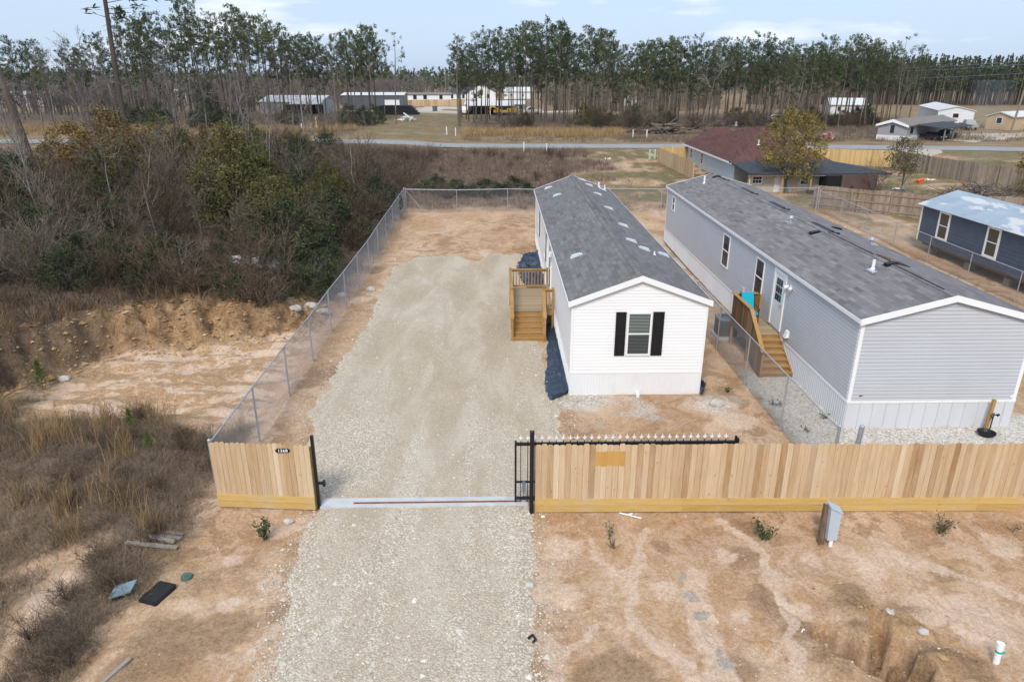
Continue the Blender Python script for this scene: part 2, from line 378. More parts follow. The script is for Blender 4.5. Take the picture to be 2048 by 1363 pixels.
def soil():
    m = mat('sandy_soil', rough=.95, spec=.1); k = N(m)
    p = k.pos(); z = k.attr('zone'); zs = k.n('ShaderNodeSeparateColor', {'Color': z.outputs['Color']}); z2 = k.n('ShaderNodeSeparateColor', {'Color': k.attr('zone_b').outputs['Color']})
    w = k.n('ShaderNodeVectorMath', {0: p, 1: k.n('ShaderNodeVectorMath', {0: k.n('ShaderNodeTexNoise', {'Vector': p, 'Scale': .5, 'Detail': 3.0}).outputs['Color'], 1: (2.2, 2.2, 0)}, operation='MULTIPLY').outputs[0]}, operation='ADD').outputs[0]
    n1 = k.noise(k.mapped(w, (1, .55, 1), (0, 0, .5)), .42, 7, .62, .6)
    n2 = k.noise(w, 1.35, 8, .68, .3)
    n3 = k.noise(p, 14.0, 5, .7); n4 = k.noise(p, 55.0, 3, .7)
    dirt = k.ramp(n1, [(.30, (.31, .182, .098)), (.45, (.44, .275, .155)), (.58, (.53, .365, .238)), (.70, (.60, .455, .335))])
    flow = k.ramp(n2, [(.40, 0.0), (.47, 1.0), (.54, 0.0)])
    dirt = k.mix(k.math('MULTIPLY', k.ramp(n2, [(.50, 0.0), (.56, .8)]), k.ramp(k.noise(p, .16, 3), [(.45, .15), (.6, 1.0)])), dirt, (.305, .195, .116))                # damp, trodden patches with hard outlines
    dirt = k.mix(k.math('MULTIPLY', flow, .4), dirt, (.58, .45, .35))                          # pale sand left by runoff
    och = k.math('MULTIPLY', k.ramp(k.noise(w, .6, 5, .6), [(.48, 0.0), (.68, 1.0)]), .5)
    dirt = k.mix(och, dirt, (.43, .255, .125))
    clay = k.ramp(k.noise(w, 1.8, 6, .65), [(.32, (.17, .105, .058)), (.44, (.28, .172, .090)), (.55, (.39, .25, .135)), (.7, (.49, .345, .21))])
    dirt = k.mix(zs.outputs['Blue'], dirt, clay)
    pa = k.n('ShaderNodeSeparateColor', {'Color': k.attr('patch').outputs['Color']}); fine = k.noise(w, 3.4, 8, .7)
    brk = k.math('MULTIPLY', k.math('SUBTRACT', k.math('ADD', k.math('MULTIPLY', n2, .5), k.math('MULTIPLY', fine, .5)), .5), 2.2)
    dirt = k.mix(k.math('MULTIPLY', k.ramp(k.math('ADD', pa.outputs['Green'], brk), [(.32, 0.0), (.66, 1.0)]), .8), dirt, k.ramp(fine, [(.35, (.235, .148, .085)), (.6, (.335, .22, .135))]))
    dirt = k.mix(k.math('MULTIPLY', k.ramp(k.math('ADD', pa.outputs['Red'], brk), [(.30, 0.0), (.66, 1.0)]), .8), dirt, k.ramp(fine, [(.35, (.53, .375, .265)), (.6, (.64, .49, .375))]))
    dirt = k.mix(k.math('MULTIPLY', k.ramp(k.math('ADD', pa.outputs['Blue'], k.math('MULTIPLY', brk, 1.3)), [(.34, 0.0), (.60, 1.0)]), .75), dirt, (.33, .30, .27))
    pitn = k.math('ADD', k.math('MULTIPLY', k.noise(k.mapped(w, (.5, 1.25, 1)), .95, 8, .68, .2), .7), k.math('MULTIPLY', k.noise(p, 3.2, 7, .72), .3))
    pit = k.ramp(pitn, [(.40, (.60, .455, .345)), (.48, (.55, .40, .285)), (.53, (.36, .225, .12)), (.57, (.40, .26, .15)), (.64, (.50, .36, .25))])
    dirt = k.mix(z2.outputs['Blue'], dirt, pit)
    litter = k.ramp(k.noise(p, 2.6, 7, .7), [(.3, (.075, .054, .038)), (.5, (.135, .100, .072)), (.7, (.215, .165, .122))])
    dry = k.ramp(k.noise(k.mapped(p, (.35, 1, 1)), .5, 7, .68), [(.3, (.155, .108, .062)), (.5, (.235, .170, .098)), (.7, (.32, .25, .155))])
    green = k.ramp(k.noise(p, 1.3, 7, .7), [(.35, (.235, .175, .105)), (.5, (.14, .125, .058)), (.68, (.085, .092, .036))])
    c = k.mix(z2.outputs['Red'], dirt, dry); c = k.mix(zs.outputs['Green'], c, green); c = k.mix(zs.outputs['Red'], c, litter)
    white = k.ramp(k.n('ShaderNodeTexVoronoi', {'Vector': p, 'Scale': 22.0}).outputs['Color'], [(.2, (.42, .385, .335)), (.5, (.59, .55, .49)), (.9, (.75, .725, .68))])
    c = k.mix(z2.outputs['Green'], c, white)
    rl = k.ramp(k.noise(k.mapped(w, (1, .7, 1)), 1.1, 9, .72, .4), [(.478, 0.0), (.494, 1.0), (.506, 0.0)])
    c = k.mix(k.math('MULTIPLY', rl, .35), c, (.20, .125, .070))
    sp = k.n('ShaderNodeTexVoronoi', {'Vector': p, 'Scale': 9.0}); c = k.mix(k.math('MULTIPLY', k.ramp(sp.outputs['Distance'], [(.07, 1.0), (.13, 0.0)]), .4), c, (.17, .115, .07))
    c = k.mix(.8, c, k.ramp(n3, [(.3, .25), (.7, .75)]), 'SOFT_LIGHT'); c = k.mix(.75, c, k.ramp(n4, [(.25, .2), (.75, .8)]), 'SOFT_LIGHT')
    k.color(c)
    k.bump(k.math('ADD', k.math('ADD', k.math('MULTIPLY', n3, .5), k.math('MULTIPLY', n4, .25)), k.math('ADD', k.math('MULTIPLY', n2, .9), k.math('MULTIPLY', k.math('MULTIPLY', k.noise(p, 4.5, 8, .75), zs.outputs['Blue']), 3.0))), .75, .06)
    return m
M['soil'] = soil()
def gravel():
    m = mat('packed_limestone_gravel', rough=.95, spec=.1); k = N(m)
    p = k.pos(); z = k.n('ShaderNodeSeparateColor', {'Color': k.attr('zone').outputs['Color']})
    vo = k.n('ShaderNodeTexVoronoi', {'Vector': p, 'Scale': 27.0, 'Randomness': 1.0}); vs = k.n('ShaderNodeTexVoronoi', {'Vector': p, 'Scale': 62.0})
    vr = k.n('ShaderNodeSeparateColor', {'Color': vo.outputs['Color']}).outputs['Red']; vr2 = k.n('ShaderNodeSeparateColor', {'Color': vs.outputs['Color']}).outputs['Red']
    big = k.noise(k.mapped(p, (1, .28, 1)), .75, 6, .62, .4); mid = k.noise(p, 2.4, 6, .65)
    fines = k.ramp(big, [(.36, (.37, .295, .205)), (.5, (.43, .355, .26)), (.62, (.53, .465, .375))])
    fines = k.mix(k.ramp(mid, [(.5, 0.0), (.72, .25)]), fines, (.40, .31, .21))
    st = k.ramp(vr, [(.1, (.35, .285, .20)), (.5, (.49, .42, .325)), (.95, (.70, .65, .57))])
    st2 = k.ramp(vr2, [(.1, (.33, .27, .185)), (.6, (.47, .40, .305)), (.98, (.66, .60, .515))])
    loose = z.outputs['Red']
    f1 = k.math('MULTIPLY', k.ramp(vr, [(.40, .25), (.8, .95)]), k.math('ADD', .10, k.math('MULTIPLY', loose, .8)), True)
    c = k.mix(k.math('ADD', .30, k.math('MULTIPLY', loose, .3)), fines, st2); c = k.mix(f1, c, st)
    edge = k.ramp(vo.outputs['Distance'], [(.0, .62), (.5, .5), (.8, .34)])
    c = k.mix(k.math('ADD', .35, k.math('MULTIPLY', loose, .5)), c, edge, 'SOFT_LIGHT')
    sp = k.ramp(k.noise(p, 70.0, 2, .6), [(.25, .25), (.75, .75)])
    c = k.mix(.5, c, sp, 'SOFT_LIGHT')
    k.color(c); k.bump(k.math('SUBTRACT', 1.0, vo.outputs['Distance']), .55, .03)
    return m
M['gravel'] = gravel()
def glass_clear():
    m = bpy.data.materials.new('clear_window_glass'); m.use_nodes = True; t = m.node_tree; t.nodes.clear()
    o = t.nodes.new('ShaderNodeOutputMaterial'); a = t.nodes.new('ShaderNodeBsdfTransparent'); g = t.nodes.new('ShaderNodeBsdfGlossy'); x = t.nodes.new('ShaderNodeMixShader'); f = t.nodes.new('ShaderNodeFresnel')
    g.inputs['Roughness'].default_value = .03; a.inputs['Color'].default_value = (.8, .85, .84, 1); f.inputs['IOR'].default_value = 1.6
    t.links.new(f.outputs[0], x.inputs[0]); t.links.new(a.outputs[0], x.inputs[1]); t.links.new(g.outputs[0], x.inputs[2]); t.links.new(x.outputs[0], o.inputs[0])
    return m
M['glass_clear'] = glass_clear()
def tin_roof():
    m = mat('patched_tin_roof', rough=.5, metal=.25, spec=.4); k = N(m); o = k.obj()
    c = k.ramp(k.noise(o, .7, 5), [(.3, (.30, .37, .44)), (.7, (.40, .47, .53))])
    pch = k.noise(k.mapped(o, (.9, .25, 1), (0, 0, .25)), 1.1, 4, .6)
    c = k.mix(k.ramp(pch, [(.58, 0.0), (.61, 1.0)]), c, (.62, .62, .61))
    c = k.mix(k.ramp(k.noise(k.mapped(o, (.8, .35, 1)), 1.7, 6, .65), [(.67, 0.0), (.72, .8)]), c, (.26, .13, .07))
    k.color(c); return m
M['tin_roof'] = tin_roof()
def muddy(m, zt=.30):
    k = N(m); b = k.b; src = b.inputs['Base Color'].links[0].from_socket
    o = k.n('ShaderNodeSeparateXYZ', {'Vector': k.obj()}); nz = k.noise(k.mapped(k.obj(), (1.5, 1.5, .8)), 1.6, 6, .65)
    f = k.math('ADD', k.math('DIVIDE', o.outputs['Z'], -zt), k.math('ADD', .55, k.math('MULTIPLY', k.math('SUBTRACT', nz, .5), 1.8)))
    k.color(k.mix(k.ramp(f, [(.42, 0.0), (1.0, .5)]), src, (.42, .29, .18)))
muddy(M['skirt_white'], .34); muddy(M['skirt_grey'], .34)
def plastic_sheet():
    m = mat('dark_blue_plastic_sheet', rough=.42, spec=.4); k = N(m); o = k.obj()
    n = k.noise(k.mapped(o, (2.5, 1, 1)), 3.0, 7, .65, .8)
    k.color(k.ramp(n, [(.3, (.016, .026, .048)), (.55, (.032, .052, .088)), (.75, (.085, .12, .17))])); k.bump(n, .8, .06); return m
M['sheet'] = plastic_sheet()

# ------------------------------------------------------------------ the setting: ground, driveway, road
def grow(a, step, far, g=1.13):
    out = []; s = step; v = a
    while abs(v) < far:
        s *= g; v = v + (s if a > 0 else -s); out.append(v)
    return out
xs = np.array(sorted(grow(-24, .15, 2600)[::-1] + list(np.arange(-24, 5.6, .15)) + list(np.arange(5.6, 9.0, .055)) + list(np.arange(9.0, 26.01, .15)) + grow(26, .15, 2600)))
ys = np.array([-400, -60, -20, -6, 0, 3, 5, 6.5, 7.4] + list(np.arange(8, 9.0, .12)) + list(np.arange(9.0, 11.4, .055)) + list(np.arange(11.4, 33, .12)) + grow(33, .14, 2700, 1.035))
GX, GY = np.meshgrid(xs, ys)
GZ = H(GX, GY)
def set_color(me, name, A):
    at = me.color_attributes.new(name, 'FLOAT_COLOR', 'POINT'); at.data.foreach_set('color', A.astype(np.float32).ravel())
def grid_faces(nr, nc):
    i = np.arange(nr * nc).reshape(nr, nc)
    return np.stack([i[:-1, :-1], i[:-1, 1:], i[1:, 1:], i[1:, :-1]], -1).reshape(-1, 4)
g = MB(); g.add(np.stack([GX, GY, GZ], -1).reshape(-1, 3), grid_faces(len(ys), len(xs)))
ground = tag(g.build('ground', M['soil'], smooth=True), kind='structure')
def zones(x, y):
    nb = fbm(x, y, .9, 4, 41); nf = fbm(x, y, 2.4, 3, 42); nl = fbm(x, y, .22, 4, 43)
    left = 1 - ss(-7.9, -7.1, x + (nb - .5) * .8)
    d = bank_d(x, y)
    clay = left * ss(-.5, .2, d) * (1 - ss(2.0, 2.8, d)) * (1 - ss(34, 40, y))
    thick = left * ss(1.7, 2.6, d + (nb - .5) * 1.2) * (1 - ss(96, 102, y))
    scrub = left * ss(12.4, 14.2, y + (nb - .5) * 3) * (1 - ss(18.2, 20.2, y + (nb - .5) * 3)) * ss(.34, .52, nb + .22)
    scrub = np.maximum(scrub, left * ss(-14, -16.5, x) * (y < 26) * .9)
    ditch = (1 - ss(.5, 1.3, np.abs(x + 8.6 - .16 * (y - 10.5)) + (nf - .5) * .9)) * (1 - ss(13.5, 15, y))
    ditch = np.maximum(ditch, (1 - ss(-10.5, -9.6, x + (nb - .5) * 2)) * (1 - ss(12.3, 14, y)) * .8)
    mid = ss(53, 56, y + (nb - .5) * 3) * (1 - ss(97, 101, y)) * (1 - ss(4, 13, x + (nl - .5) * 16 - (y - 60) * .05))
    pines = ss(128, 136, y + (nb - .5) * 6) * (1 - ss(190, 205, y)) * (1 - (x > -24) * (x < -4.5)) * (1 - ss(80, 95, x))
    litter = np.clip(np.maximum.reduce([thick, scrub * .9, ditch * .85, mid * .75, pines * .75]), 0, 1)
    grassy = ss(47, 60, y) * (1 - ss(99, 103, y)) * ss(6, 14, x + (nl - .5) * 14) * ss(.40, .56, nl * .55 + nb * .5) * .9
    grassy = np.maximum(grassy, ss(24, 27, x) * ss(38, 50, y) * (1 - ss(90, 98, y)) * ss(.38, .55, nb) * .85)
    grassy = np.maximum(grassy, .55 * ss(110, 114, y) * (x > -26) * (x < -3) * (1 - ss(185, 195, y)) * ss(.35, .6, nb))
    far = ss(96, 101, y + (nb - .5) * 2)
    pale = left * (1 - ss(-.6, .3, d)) * ss(18.5, 20.5, y)
    gz = ss(8.5, 8.75, x + (nf - .5) * .7) * (1 - ss(10.5, 10.9, x)) * ss(15.3, 16.0, y) * (1 - ss(22.3, 23.6, y)) * ss(8.75, 9.6, x + .22 * (y - 15) * (nb + .2))
    gz = np.maximum(gz, ss(9.0, 9.8, x) * (1 - ss(20, 22, x)) * ss(15.2, 15.8, y) * (1 - ss(19.2, 19.6, y)))
    gz = np.maximum(gz, 1.0 * (1 - ss(.3, .95, np.hypot((x - 2.7) / 1.6, (y - 20.75)) + (nf - .5) * .5)))
    gz = np.maximum(gz, .55 * ss(.5, .62, nb) * ss(2.5, 3.5, x) * (1 - ss(7.5, 8.3, x)) * ss(18.5, 19.5, y) * (1 - ss(20.9, 21.2, y)))
    gz = np.maximum(gz, .6 * (1 - ss(.3, .9, np.hypot((x - 6.9) / 1.3, (y - 20.3)) + (nf - .5) * .7)))
    gz = np.maximum(gz, .55 * ss(8.5, 9.5, x) * (1 - ss(10.4, 10.6, x)) * ss(.45, .6, nb) * ss(22, 24, y) * (1 - ss(42, 46, y)))
    gz = np.maximum(gz, .45 * ss(.55, .65, fbm(x, y, .9, 4, 77)) * (1 - ss(.5, 1.2, np.hypot((x + 8.6) / 1.2, y - 29.1))))
    white_far = ss(188, 192, y) * (1 - ss(225, 232, y)) * (1 - ss(8, 16, np.abs(x + 12))) * ss(.42, .5, nl) * .8
    clay_y = .35 * ss(-5.2, -4.6, x) * ss(16, 18, y) * (1 - ss(20.8, 21.3, y)) * ss(1.8, 2.6, x) * (1 - ss(7.0, 8.2, x)) * ss(.48, .56, nb)
    hol = np.zeros_like(x)
    for hx, hy, hr, hd in HOLE: hol = np.maximum(hol, np.exp(-((x - hx) ** 2 + (y - hy) ** 2) / (hr * 1.25) ** 2) * (1.0 if hd > 0 else .85))
    left_or = .35 * (1 - ss(-5.2, -4.4, x)) * ss(9, 10, y) * (1 - ss(13.0, 14.6, y)) * ss(.42, .6, nb)
    A = np.stack([litter, np.clip(grassy, 0, 1) * (1 - litter), np.clip(np.maximum.reduce([clay * .95, clay_y, hol * .8, left_or]), 0, 1), np.ones_like(x)], -1)
    B = np.stack([np.clip(far, 0, 1), np.clip(np.maximum(gz, white_far), 0, 1), pale, np.ones_like(x)], -1)
    return A, B
# places of pale runoff sand, damp soil and grey clay on the bare ground
PALE_L = [([(1.91, 13.48), (2.45, 12.5), (2.65, 11.78), (2.6, 11.05), (2.84, 10.39), (3.25, 9.71), (3.6, 9.05)], 0.14), ([(3.53, 13.74), (3.17, 12.83), (2.73, 12.01)], 0.12), ([(0.57, 10.62), (0.97, 10.24), (1.12, 9.76), (0.88, 9.0)], 0.2), ([(1.84, 10.73), (1.38, 10.11), (1.05, 9.53)], 0.1), ([(-3.9, 11.61), (-4.27, 10.79), (-4.62, 10.11), (-4.8, 9.33)], 0.13), ([(8.74, 13.25), (9.27, 12.36), (10.06, 11.7), (10.69, 11.1)], 0.16), ([(5.29, 14.09), (5.79, 12.77), (5.7, 11.34), (5.38, 10.02), (5.2, 9.12)], 0.12), ([(4.17, 12.14), (3.91, 10.82), (3.85, 9.59), (3.83, 8.94)], 0.3)]
PALE_E = [(4.88, 12.7, 0.3), (5.77, 11.95, 0.35), (5.92, 11.12, 0.3), (6.87, 12.66, 0.3), (8.86, 12.62, 0.6), (8.03, 12.3, 0.45), (9.37, 10.64, 0.8), (8.45, 10.93, 0.5), (7.77, 12.91, 0.35), (11.38, 13.01, 0.5), (1.37, 13.22, 0.5), (1.12, 11.58, 0.5), (4.74, 10.94, 0.3), (3.42, 11.69, 0.35), (-5.84, 12.84, 0.3), (-5.17, 13.92, 0.35), (-4.77, 14.2, 0.35), (-9.28, 12.18, 0.9), (-8.24, 12.39, 0.6), (-8.43, 14.18, 0.5), (-5.41, 11.57, 0.25), (-4.88, 12.17, 0.3), (7.31, 19.27, 0.7), (9.25, 20.66, 0.4), (-6.57, 31.94, 0.5), (-3.94, 9.64, 0.5)]
DAMP_E = [(5.29, 12.61, 0.5), (5.42, 11.42, 0.55), (5.67, 10.52, 0.45), (2.24, 9.68, 0.5), (4.21, 9.58, 0.45), (1.68, 9.52, 0.35), (9.62, 12.02, 0.35), (-6.24, 23.26, 0.9), (-6.68, 22.18, 0.6), (7.71, 18.61, 0.4), (7.68, 21.47, 0.4), (-6.3, 10.39, 0.9), (-5.41, 10.75, 0.7), (-6.7, 9.69, 0.7), (-4.41, 11.27, 0.4), (3.76, 13.17, 0.25), (7.26, 11.61, 0.35), (7.7, 14.04, 0.3), (5.91, 13.78, 0.4), (8.61, 9.49, 0.4), (-7.87, 46.43, 1.0), (-7.02, 37.43, 0.9)]
GREY_E = [(3.97, 11.6, 0.22), (3.92, 11.03, 0.14), (3.99, 9.76, 0.22), (3.87, 12.14, 0.14), (3.94, 10.05, 0.12)]
def ell(L, x, y, k=1.5):
    v = np.zeros_like(x)
    for a, b, r in L: v = np.maximum(v, 1 - ss(.3, k, np.hypot(x - a, y - b) / r))
    return v
def chan(L, x, y):
    v = np.zeros_like(x)
    for pts, w in L:
        for (x0, y0), (x1, y1) in zip(pts[:-1], pts[1:]):
            t = np.clip(((x - x0) * (x1 - x0) + (y - y0) * (y1 - y0)) / ((x1 - x0) ** 2 + (y1 - y0) ** 2), 0, 1)
            v = np.maximum(v, 1 - ss(.25, 1.5, np.hypot(x - x0 - t * (x1 - x0), y - y0 - t * (y1 - y0)) / w))
    return v
near = (GY < 60) & (np.abs(GX) < 40)
WX = GX + (fbm(GX, GY, 1.2, 3, 101) - .5) * .5; WY = GY + (fbm(GX, GY, 1.2, 3, 102) - .5) * .5
C_ = np.stack([np.maximum(ell(PALE_E, WX, WY) * .9, chan(PALE_L, WX, WY)) * near, np.maximum(ell(DAMP_E, WX, WY), 1.3 * ell([(a, b, c * 1.05) for a, b, c, d in HOLE if d < 0], GX, GY, 1.1)) * near, ell(GREY_E, WX, WY) * near, np.ones_like(GX)], -1)  # sunken hole parts darkened with the damp tone, shade put into soil colour
set_color(ground.data, 'patch', C_.reshape(-1, 4))
A_, B_ = zones(GX, GY)
set_color(ground.data, 'zone', A_.reshape(-1, 4)); set_color(ground.data, 'zone_b', B_.reshape(-1, 4))

# gravel driveway: a sheet on the graded ground with a ragged edge
DY = [4.0, 9.4, 11.5, 13.8, 14.75, 15.2, 17.5, 19.9, 24.0, 30.0, 36.0, 40.4]
DL = [-4.6, -4.12, -4.35, -4.75, -4.45, -4.55, -5.5, -5.9, -5.85, -5.8, -5.75, -5.6]
DR = [.45, .50, .75, .90, .80, .95, 1.65, 2.0, 1.75, 1.75, 1.75, 1.6]
dy = np.arange(4, 40.5, .09)
nu = 71
u = np.linspace(0, 1, nu)
xl = np.interp(dy, DY, DL) + (fbm(dy, dy * 0, 1.1, 4, 3) - .5) * .7 * (np.abs(dy - 14.9) > .5); xr = np.interp(dy, DY, DR) + (fbm(dy, dy * 0 + 5, 1.1, 4, 4) - .5) * .7 * (np.abs(dy - 14.9) > .5)
DX = xl[:, None] + (xr - xl)[:, None] * u[None, :]
DYY = np.repeat(dy[:, None], nu, 1) + ss(36.5, 40.5, dy)[:, None] * ((fbm(DX, DX * 0, .7, 4, 9) - .5) * 4.2 - .6)
edge = np.minimum(np.minimum(u, 1 - u)[None, :] * (xr - xl)[:, None], (40.5 - dy)[:, None])
DZ = H(DX, DYY) + np.interp(edge, [0, .12, .4], [-.01, .018, .04]) + (fbm(DX, DYY, 7, 2, 12) - .5) * .018
g = MB(); g.add(np.stack([DX, DYY, DZ], -1).reshape(-1, 3), grid_faces(len(dy), nu))
drive = tag(g.build('gravel_driveway', M['gravel'], smooth=True), kind='structure')
loose = np.clip(1 - edge / .9, 0, 1) * .8 + .55 * ss(.5, .62, fbm(DX * 1.6, DYY * .35, .8, 4, 14)) * (1 - ss(20, 26, DYY)) + .35 * (1 - ss(13.5, 14.8, DYY)) + .3 * ss(1.0, 1.8, np.abs(DX + 3.9)) * 0
xc_ = -1.75; trk = np.exp(-((np.abs(DX - xc_ + (fbm(DYY, DYY * 0, .15, 2, 6) - .5) * 1.2) - .85) / .2) ** 2) * ss(.35, .6, fbm(DX * 2, DYY * .6, 1, 3, 19))
loose = np.maximum(loose, .85 * trk)
loose = np.clip(np.maximum(loose, .9 * (1 - ss(.6, 1.7, np.abs(DX + 4.3))) * ss(15, 16, DYY) * (1 - ss(19, 21, DYY))), 0, 1)
set_color(drive.data, 'zone', np.stack([loose, loose * 0, loose * 0, loose * 0 + 1], -1).reshape(-1, 4))

# loose stones lying on and beside the gravel (nobody could count them)
def stones(P, S, name):
    m = len(P)
    base = np.array([(1, 0, 0), (0, 1, 0), (-1, 0, 0), (0, -1, 0), (0, 0, .8), (.1, .1, -.5)], float)
    F = np.array([[0, 1, 4], [1, 2, 4], [2, 3, 4], [3, 0, 4], [1, 0, 5], [2, 1, 5], [3, 2, 5], [0, 3, 5]])
    th = rng.uniform(0, 6.28, m); c, s_ = np.cos(th), np.sin(th)
    V = base[None] * rng.uniform(.55, 1.25, (m, 6, 3)) * S[:, None, None]
    V = np.stack([V[..., 0] * c[:, None] - V[..., 1] * s_[:, None], V[..., 0] * s_[:, None] + V[..., 1] * c[:, None], V[..., 2] * .75], -1) + P[:, None, :]
    mb = MB(); mb.add(V.reshape(-1, 3), (F[None] + (np.arange(m) * 6)[:, None, None]).reshape(-1, 3), np.repeat(rng.beta(2, 2, m), 8))
    return tag(mb.build(name, M['stone']), kind='stuff')
n = 30000
yy = 8 + 32 * rng.uniform(0, 1, n) ** 1.9
a = np.interp(yy, dy, xl); b = np.interp(yy, dy, xr)
t = np.where(rng.random(n) < .55, rng.uniform(0, 1, n), np.where(rng.random(n) < .5, rng.normal(0, .045, n), 1 + rng.normal(0, .05, n)))
xx = a + (b - a) * t
ok = ~((xx > 2.2) & (yy > 21)) & ~((np.abs(yy - 14.92) < .25) & (xx > -4.5) & (xx < .8))
xx, yy = xx[ok], yy[ok]
ing = (xx > np.interp(yy, dy, xl) + .2) & (xx < np.interp(yy, dy, xr) - .2)
stones(np.stack([xx, yy, H(xx, yy) + np.where(ing, .04, .012)], -1), np.exp(rng.normal(-4.15, .42, len(xx))) * (1 + (rng.random(len(xx)) < .02) * 1.4), 'gravel_stones')
n = 9000
xx = np.concatenate([rng.uniform(8.6, 10.35, n // 2), rng.uniform(9.3, 18, n // 3), rng.normal(2.5, .7, n // 8), rng.normal(-9.0, .7, n // 40)])
yy = np.concatenate([rng.uniform(15.6, 22.8, n // 2), rng.uniform(15.4, 18.65, n // 3), rng.normal(20.8, .25, n // 8), rng.normal(29.9, .5, n // 40)])
stones(np.stack([xx, yy, H(xx, yy) + .01], -1), np.exp(rng.normal(-4.1, .4, len(xx))), 'pale_gravel_stones')
n = 9000
xx = rng.uniform(-15, 14, n); yy = 8.4 + 24 * rng.random(n) ** 1.4
ok = ((xx < -6.2) | (xx > 1.2)) & ~((xx > 2.2) & (yy > 21) & (xx < 6.8)) & (fbm(xx, yy, .8, 3, 88) > .47)
xx, yy = xx[ok], yy[ok]
stones(np.stack([xx, yy, H(xx, yy) + .005], -1), np.exp(rng.normal(-4.55, .45, len(xx))), 'soil_pebbles')

# asphalt road along the far side of the field
def ribbon(name, pts, w, m, dz=.05, kind='structure', jag=0.0):
    P = []
    for (x0, y0), (x1, y1) in zip(pts[:-1], pts[1:]):
        k = max(2, int(math.hypot(x1 - x0, y1 - y0) / 4))
        P += [(x0 + (x1 - x0) * i / k, y0 + (y1 - y0) * i / k) for i in range(k)]
    P.append(pts[-1]); P = np.array(P, float)
    T = np.gradient(P, axis=0); T /= np.linalg.norm(T, axis=1, keepdims=True); Nn = np.stack([-T[:, 1], T[:, 0]], 1)
    rows = []
    for q in np.linspace(-.5, .5, 5):
        jg = (fbm(P[:, 0], P[:, 1], .3, 3, 7) - .5) * jag * (1 if abs(q) == .5 else 0)
        X = P + Nn * (w * q + jg * np.sign(q))[:, None] if jag else P + Nn * w * q
        rows.append(np.stack([X[:, 0], X[:, 1], H(X[:, 0], X[:, 1]) + dz * (1 - .5 * (abs(q) == .5))], -1))
    mb = MB(); V = np.stack(rows, 1); mb.add(V.reshape(-1, 3), grid_faces(V.shape[0], 5)[:, ::-1])
    return tag(mb.build(name, m, smooth=True), kind=kind)
ribbon('road', [(-420, 121), (-150, 112), (-72, 107.2), (0, 105), (40, 103.6), (66, 100), (95, 94), (160, 84), (400, 60)], 6.2, M['asphalt'], .10, jag=.5)
gd = ribbon('gravel_lane', [(60, 99.5), (54, 92), (49.5, 84), (48, 80)], 4.0, M['gravel'], .07, jag=2.0)
set_color(gd.data, 'zone', np.tile([.6, 0, 0, 1], (len(gd.data.vertices), 1)))
gd = ribbon('gravel_parking', [(70, 112), (82, 121), (100, 124), (130, 118)], 9, M['gravel'], .09, jag=4.0)
set_color(gd.data, 'zone', np.tile([.7, 0, 0, 1], (len(gd.data.vertices), 1)))
gd = ribbon('gravel_yard', [(-32, 205), (-20, 199), (-4, 196), (10, 203), (30, 215)], 9, M['gravel'], .09, jag=4.0)
set_color(gd.data, 'zone', np.tile([.7, 0, 0, 1], (len(gd.data.vertices), 1)))

# concrete gate strip
mb = MB(); mb.box(-4.42, .70, 14.74, 15.12, -.1, .075)
tag(mb.build('concrete_strip', M['concrete']), kind='structure')

# ------------------------------------------------------------------ helpers for buildings
def wbox(mb, o, u, n, a0, a1, z0, z1, d0, d1, tone=.5, mi=0):
    """box on a wall: o base point, u along the wall, n outward, a along, z up, d out"""
    o = np.array(o, float); u = np.array((*u, 0.)) if len(u) == 2 else np.array(u); n = np.array((*n, 0.)) if len(n) == 2 else np.array(n)
    V = [o + u * a + n * d + np.array((0, 0, z)) for z in (z0, z1) for d in (d0, d1) for a in (a0, a1)]
    mb.add(V, [[0, 2, 3, 1], [4, 5, 7, 6], [0, 1, 5, 4], [2, 6, 7, 3], [0, 4, 6, 2], [1, 3, 7, 5]], tone, mi)
    return mb
def lap_wall(p0, p1, n, zb, ze, zp=None, pitch=.11, depth=.016):
    """horizontal lap siding, every course a tilted strip; a gable above ze when zp is given"""
    mb = MB(); p0 = np.array(p0, float); p1 = np.array(p1, float); n = np.array(n, float); mid = (p0 + p1) / 2
    z = zb; top = zp if zp else ze
    def ends(zz):
        if zp is None or zz <= ze: return p0, p1
        f = max(0., (zp - zz) / (zp - ze)); return mid + (p0 - mid) * f, mid + (p1 - mid) * f
    while z < top - 1e-4:
        z2 = min(z + pitch, top)
        if zp and z < ze < z2 - 1e-3: z2 = ze
        a, b = ends(z); c, d = ends(z2)
        lo = n * depth
        zm = z + (z2 - z) * .62; e_, f_ = ends(zm); hi = n * depth * .82
        mb.poly([(*(a + lo), z), (*(b + lo), z), (*(f_ + hi), zm), (*(e_ + hi), zm)])
        mb.poly([(*(e_ + hi), zm), (*(f_ + hi), zm), (*d, z2), (*c, z2)])
        mb.poly([(*a, z), (*b, z), (*(b + lo), z), (*(a + lo), z)])
        z = z2
    return mb
def rib_wall(p0, p1, n, z0, z1, step=.2, rw=.03, depth=.018, gfun=None):
    """vertical ribbed panels"""
    mb = MB(); p0 = np.array(p0, float); p1 = np.array(p1, float); n = np.array(n, float); Ln = np.linalg.norm(p1 - p0); d = (p1 - p0) / Ln
    s = 0.; 
    prof = []
    while s < Ln - 1e-6:
        for q, e in ((0, 0), (.004, depth), (rw, depth), (rw + .004, 0)):
            if s + q <= Ln: prof.append((s + q, e))
        s += step
    prof.append((Ln, 0))
    for (a, ea), (b, eb) in zip(prof[:-1], prof[1:]):
        A = p0 + d * a + n * ea; B = p0 + d * b + n * eb
        za = z0 if gfun is None else gfun(*A); zb = z0 if gfun is None else gfun(*B)
        mb.poly([(*A, za), (*B, zb), (*B, z1), (*A, z1)])
    return mb
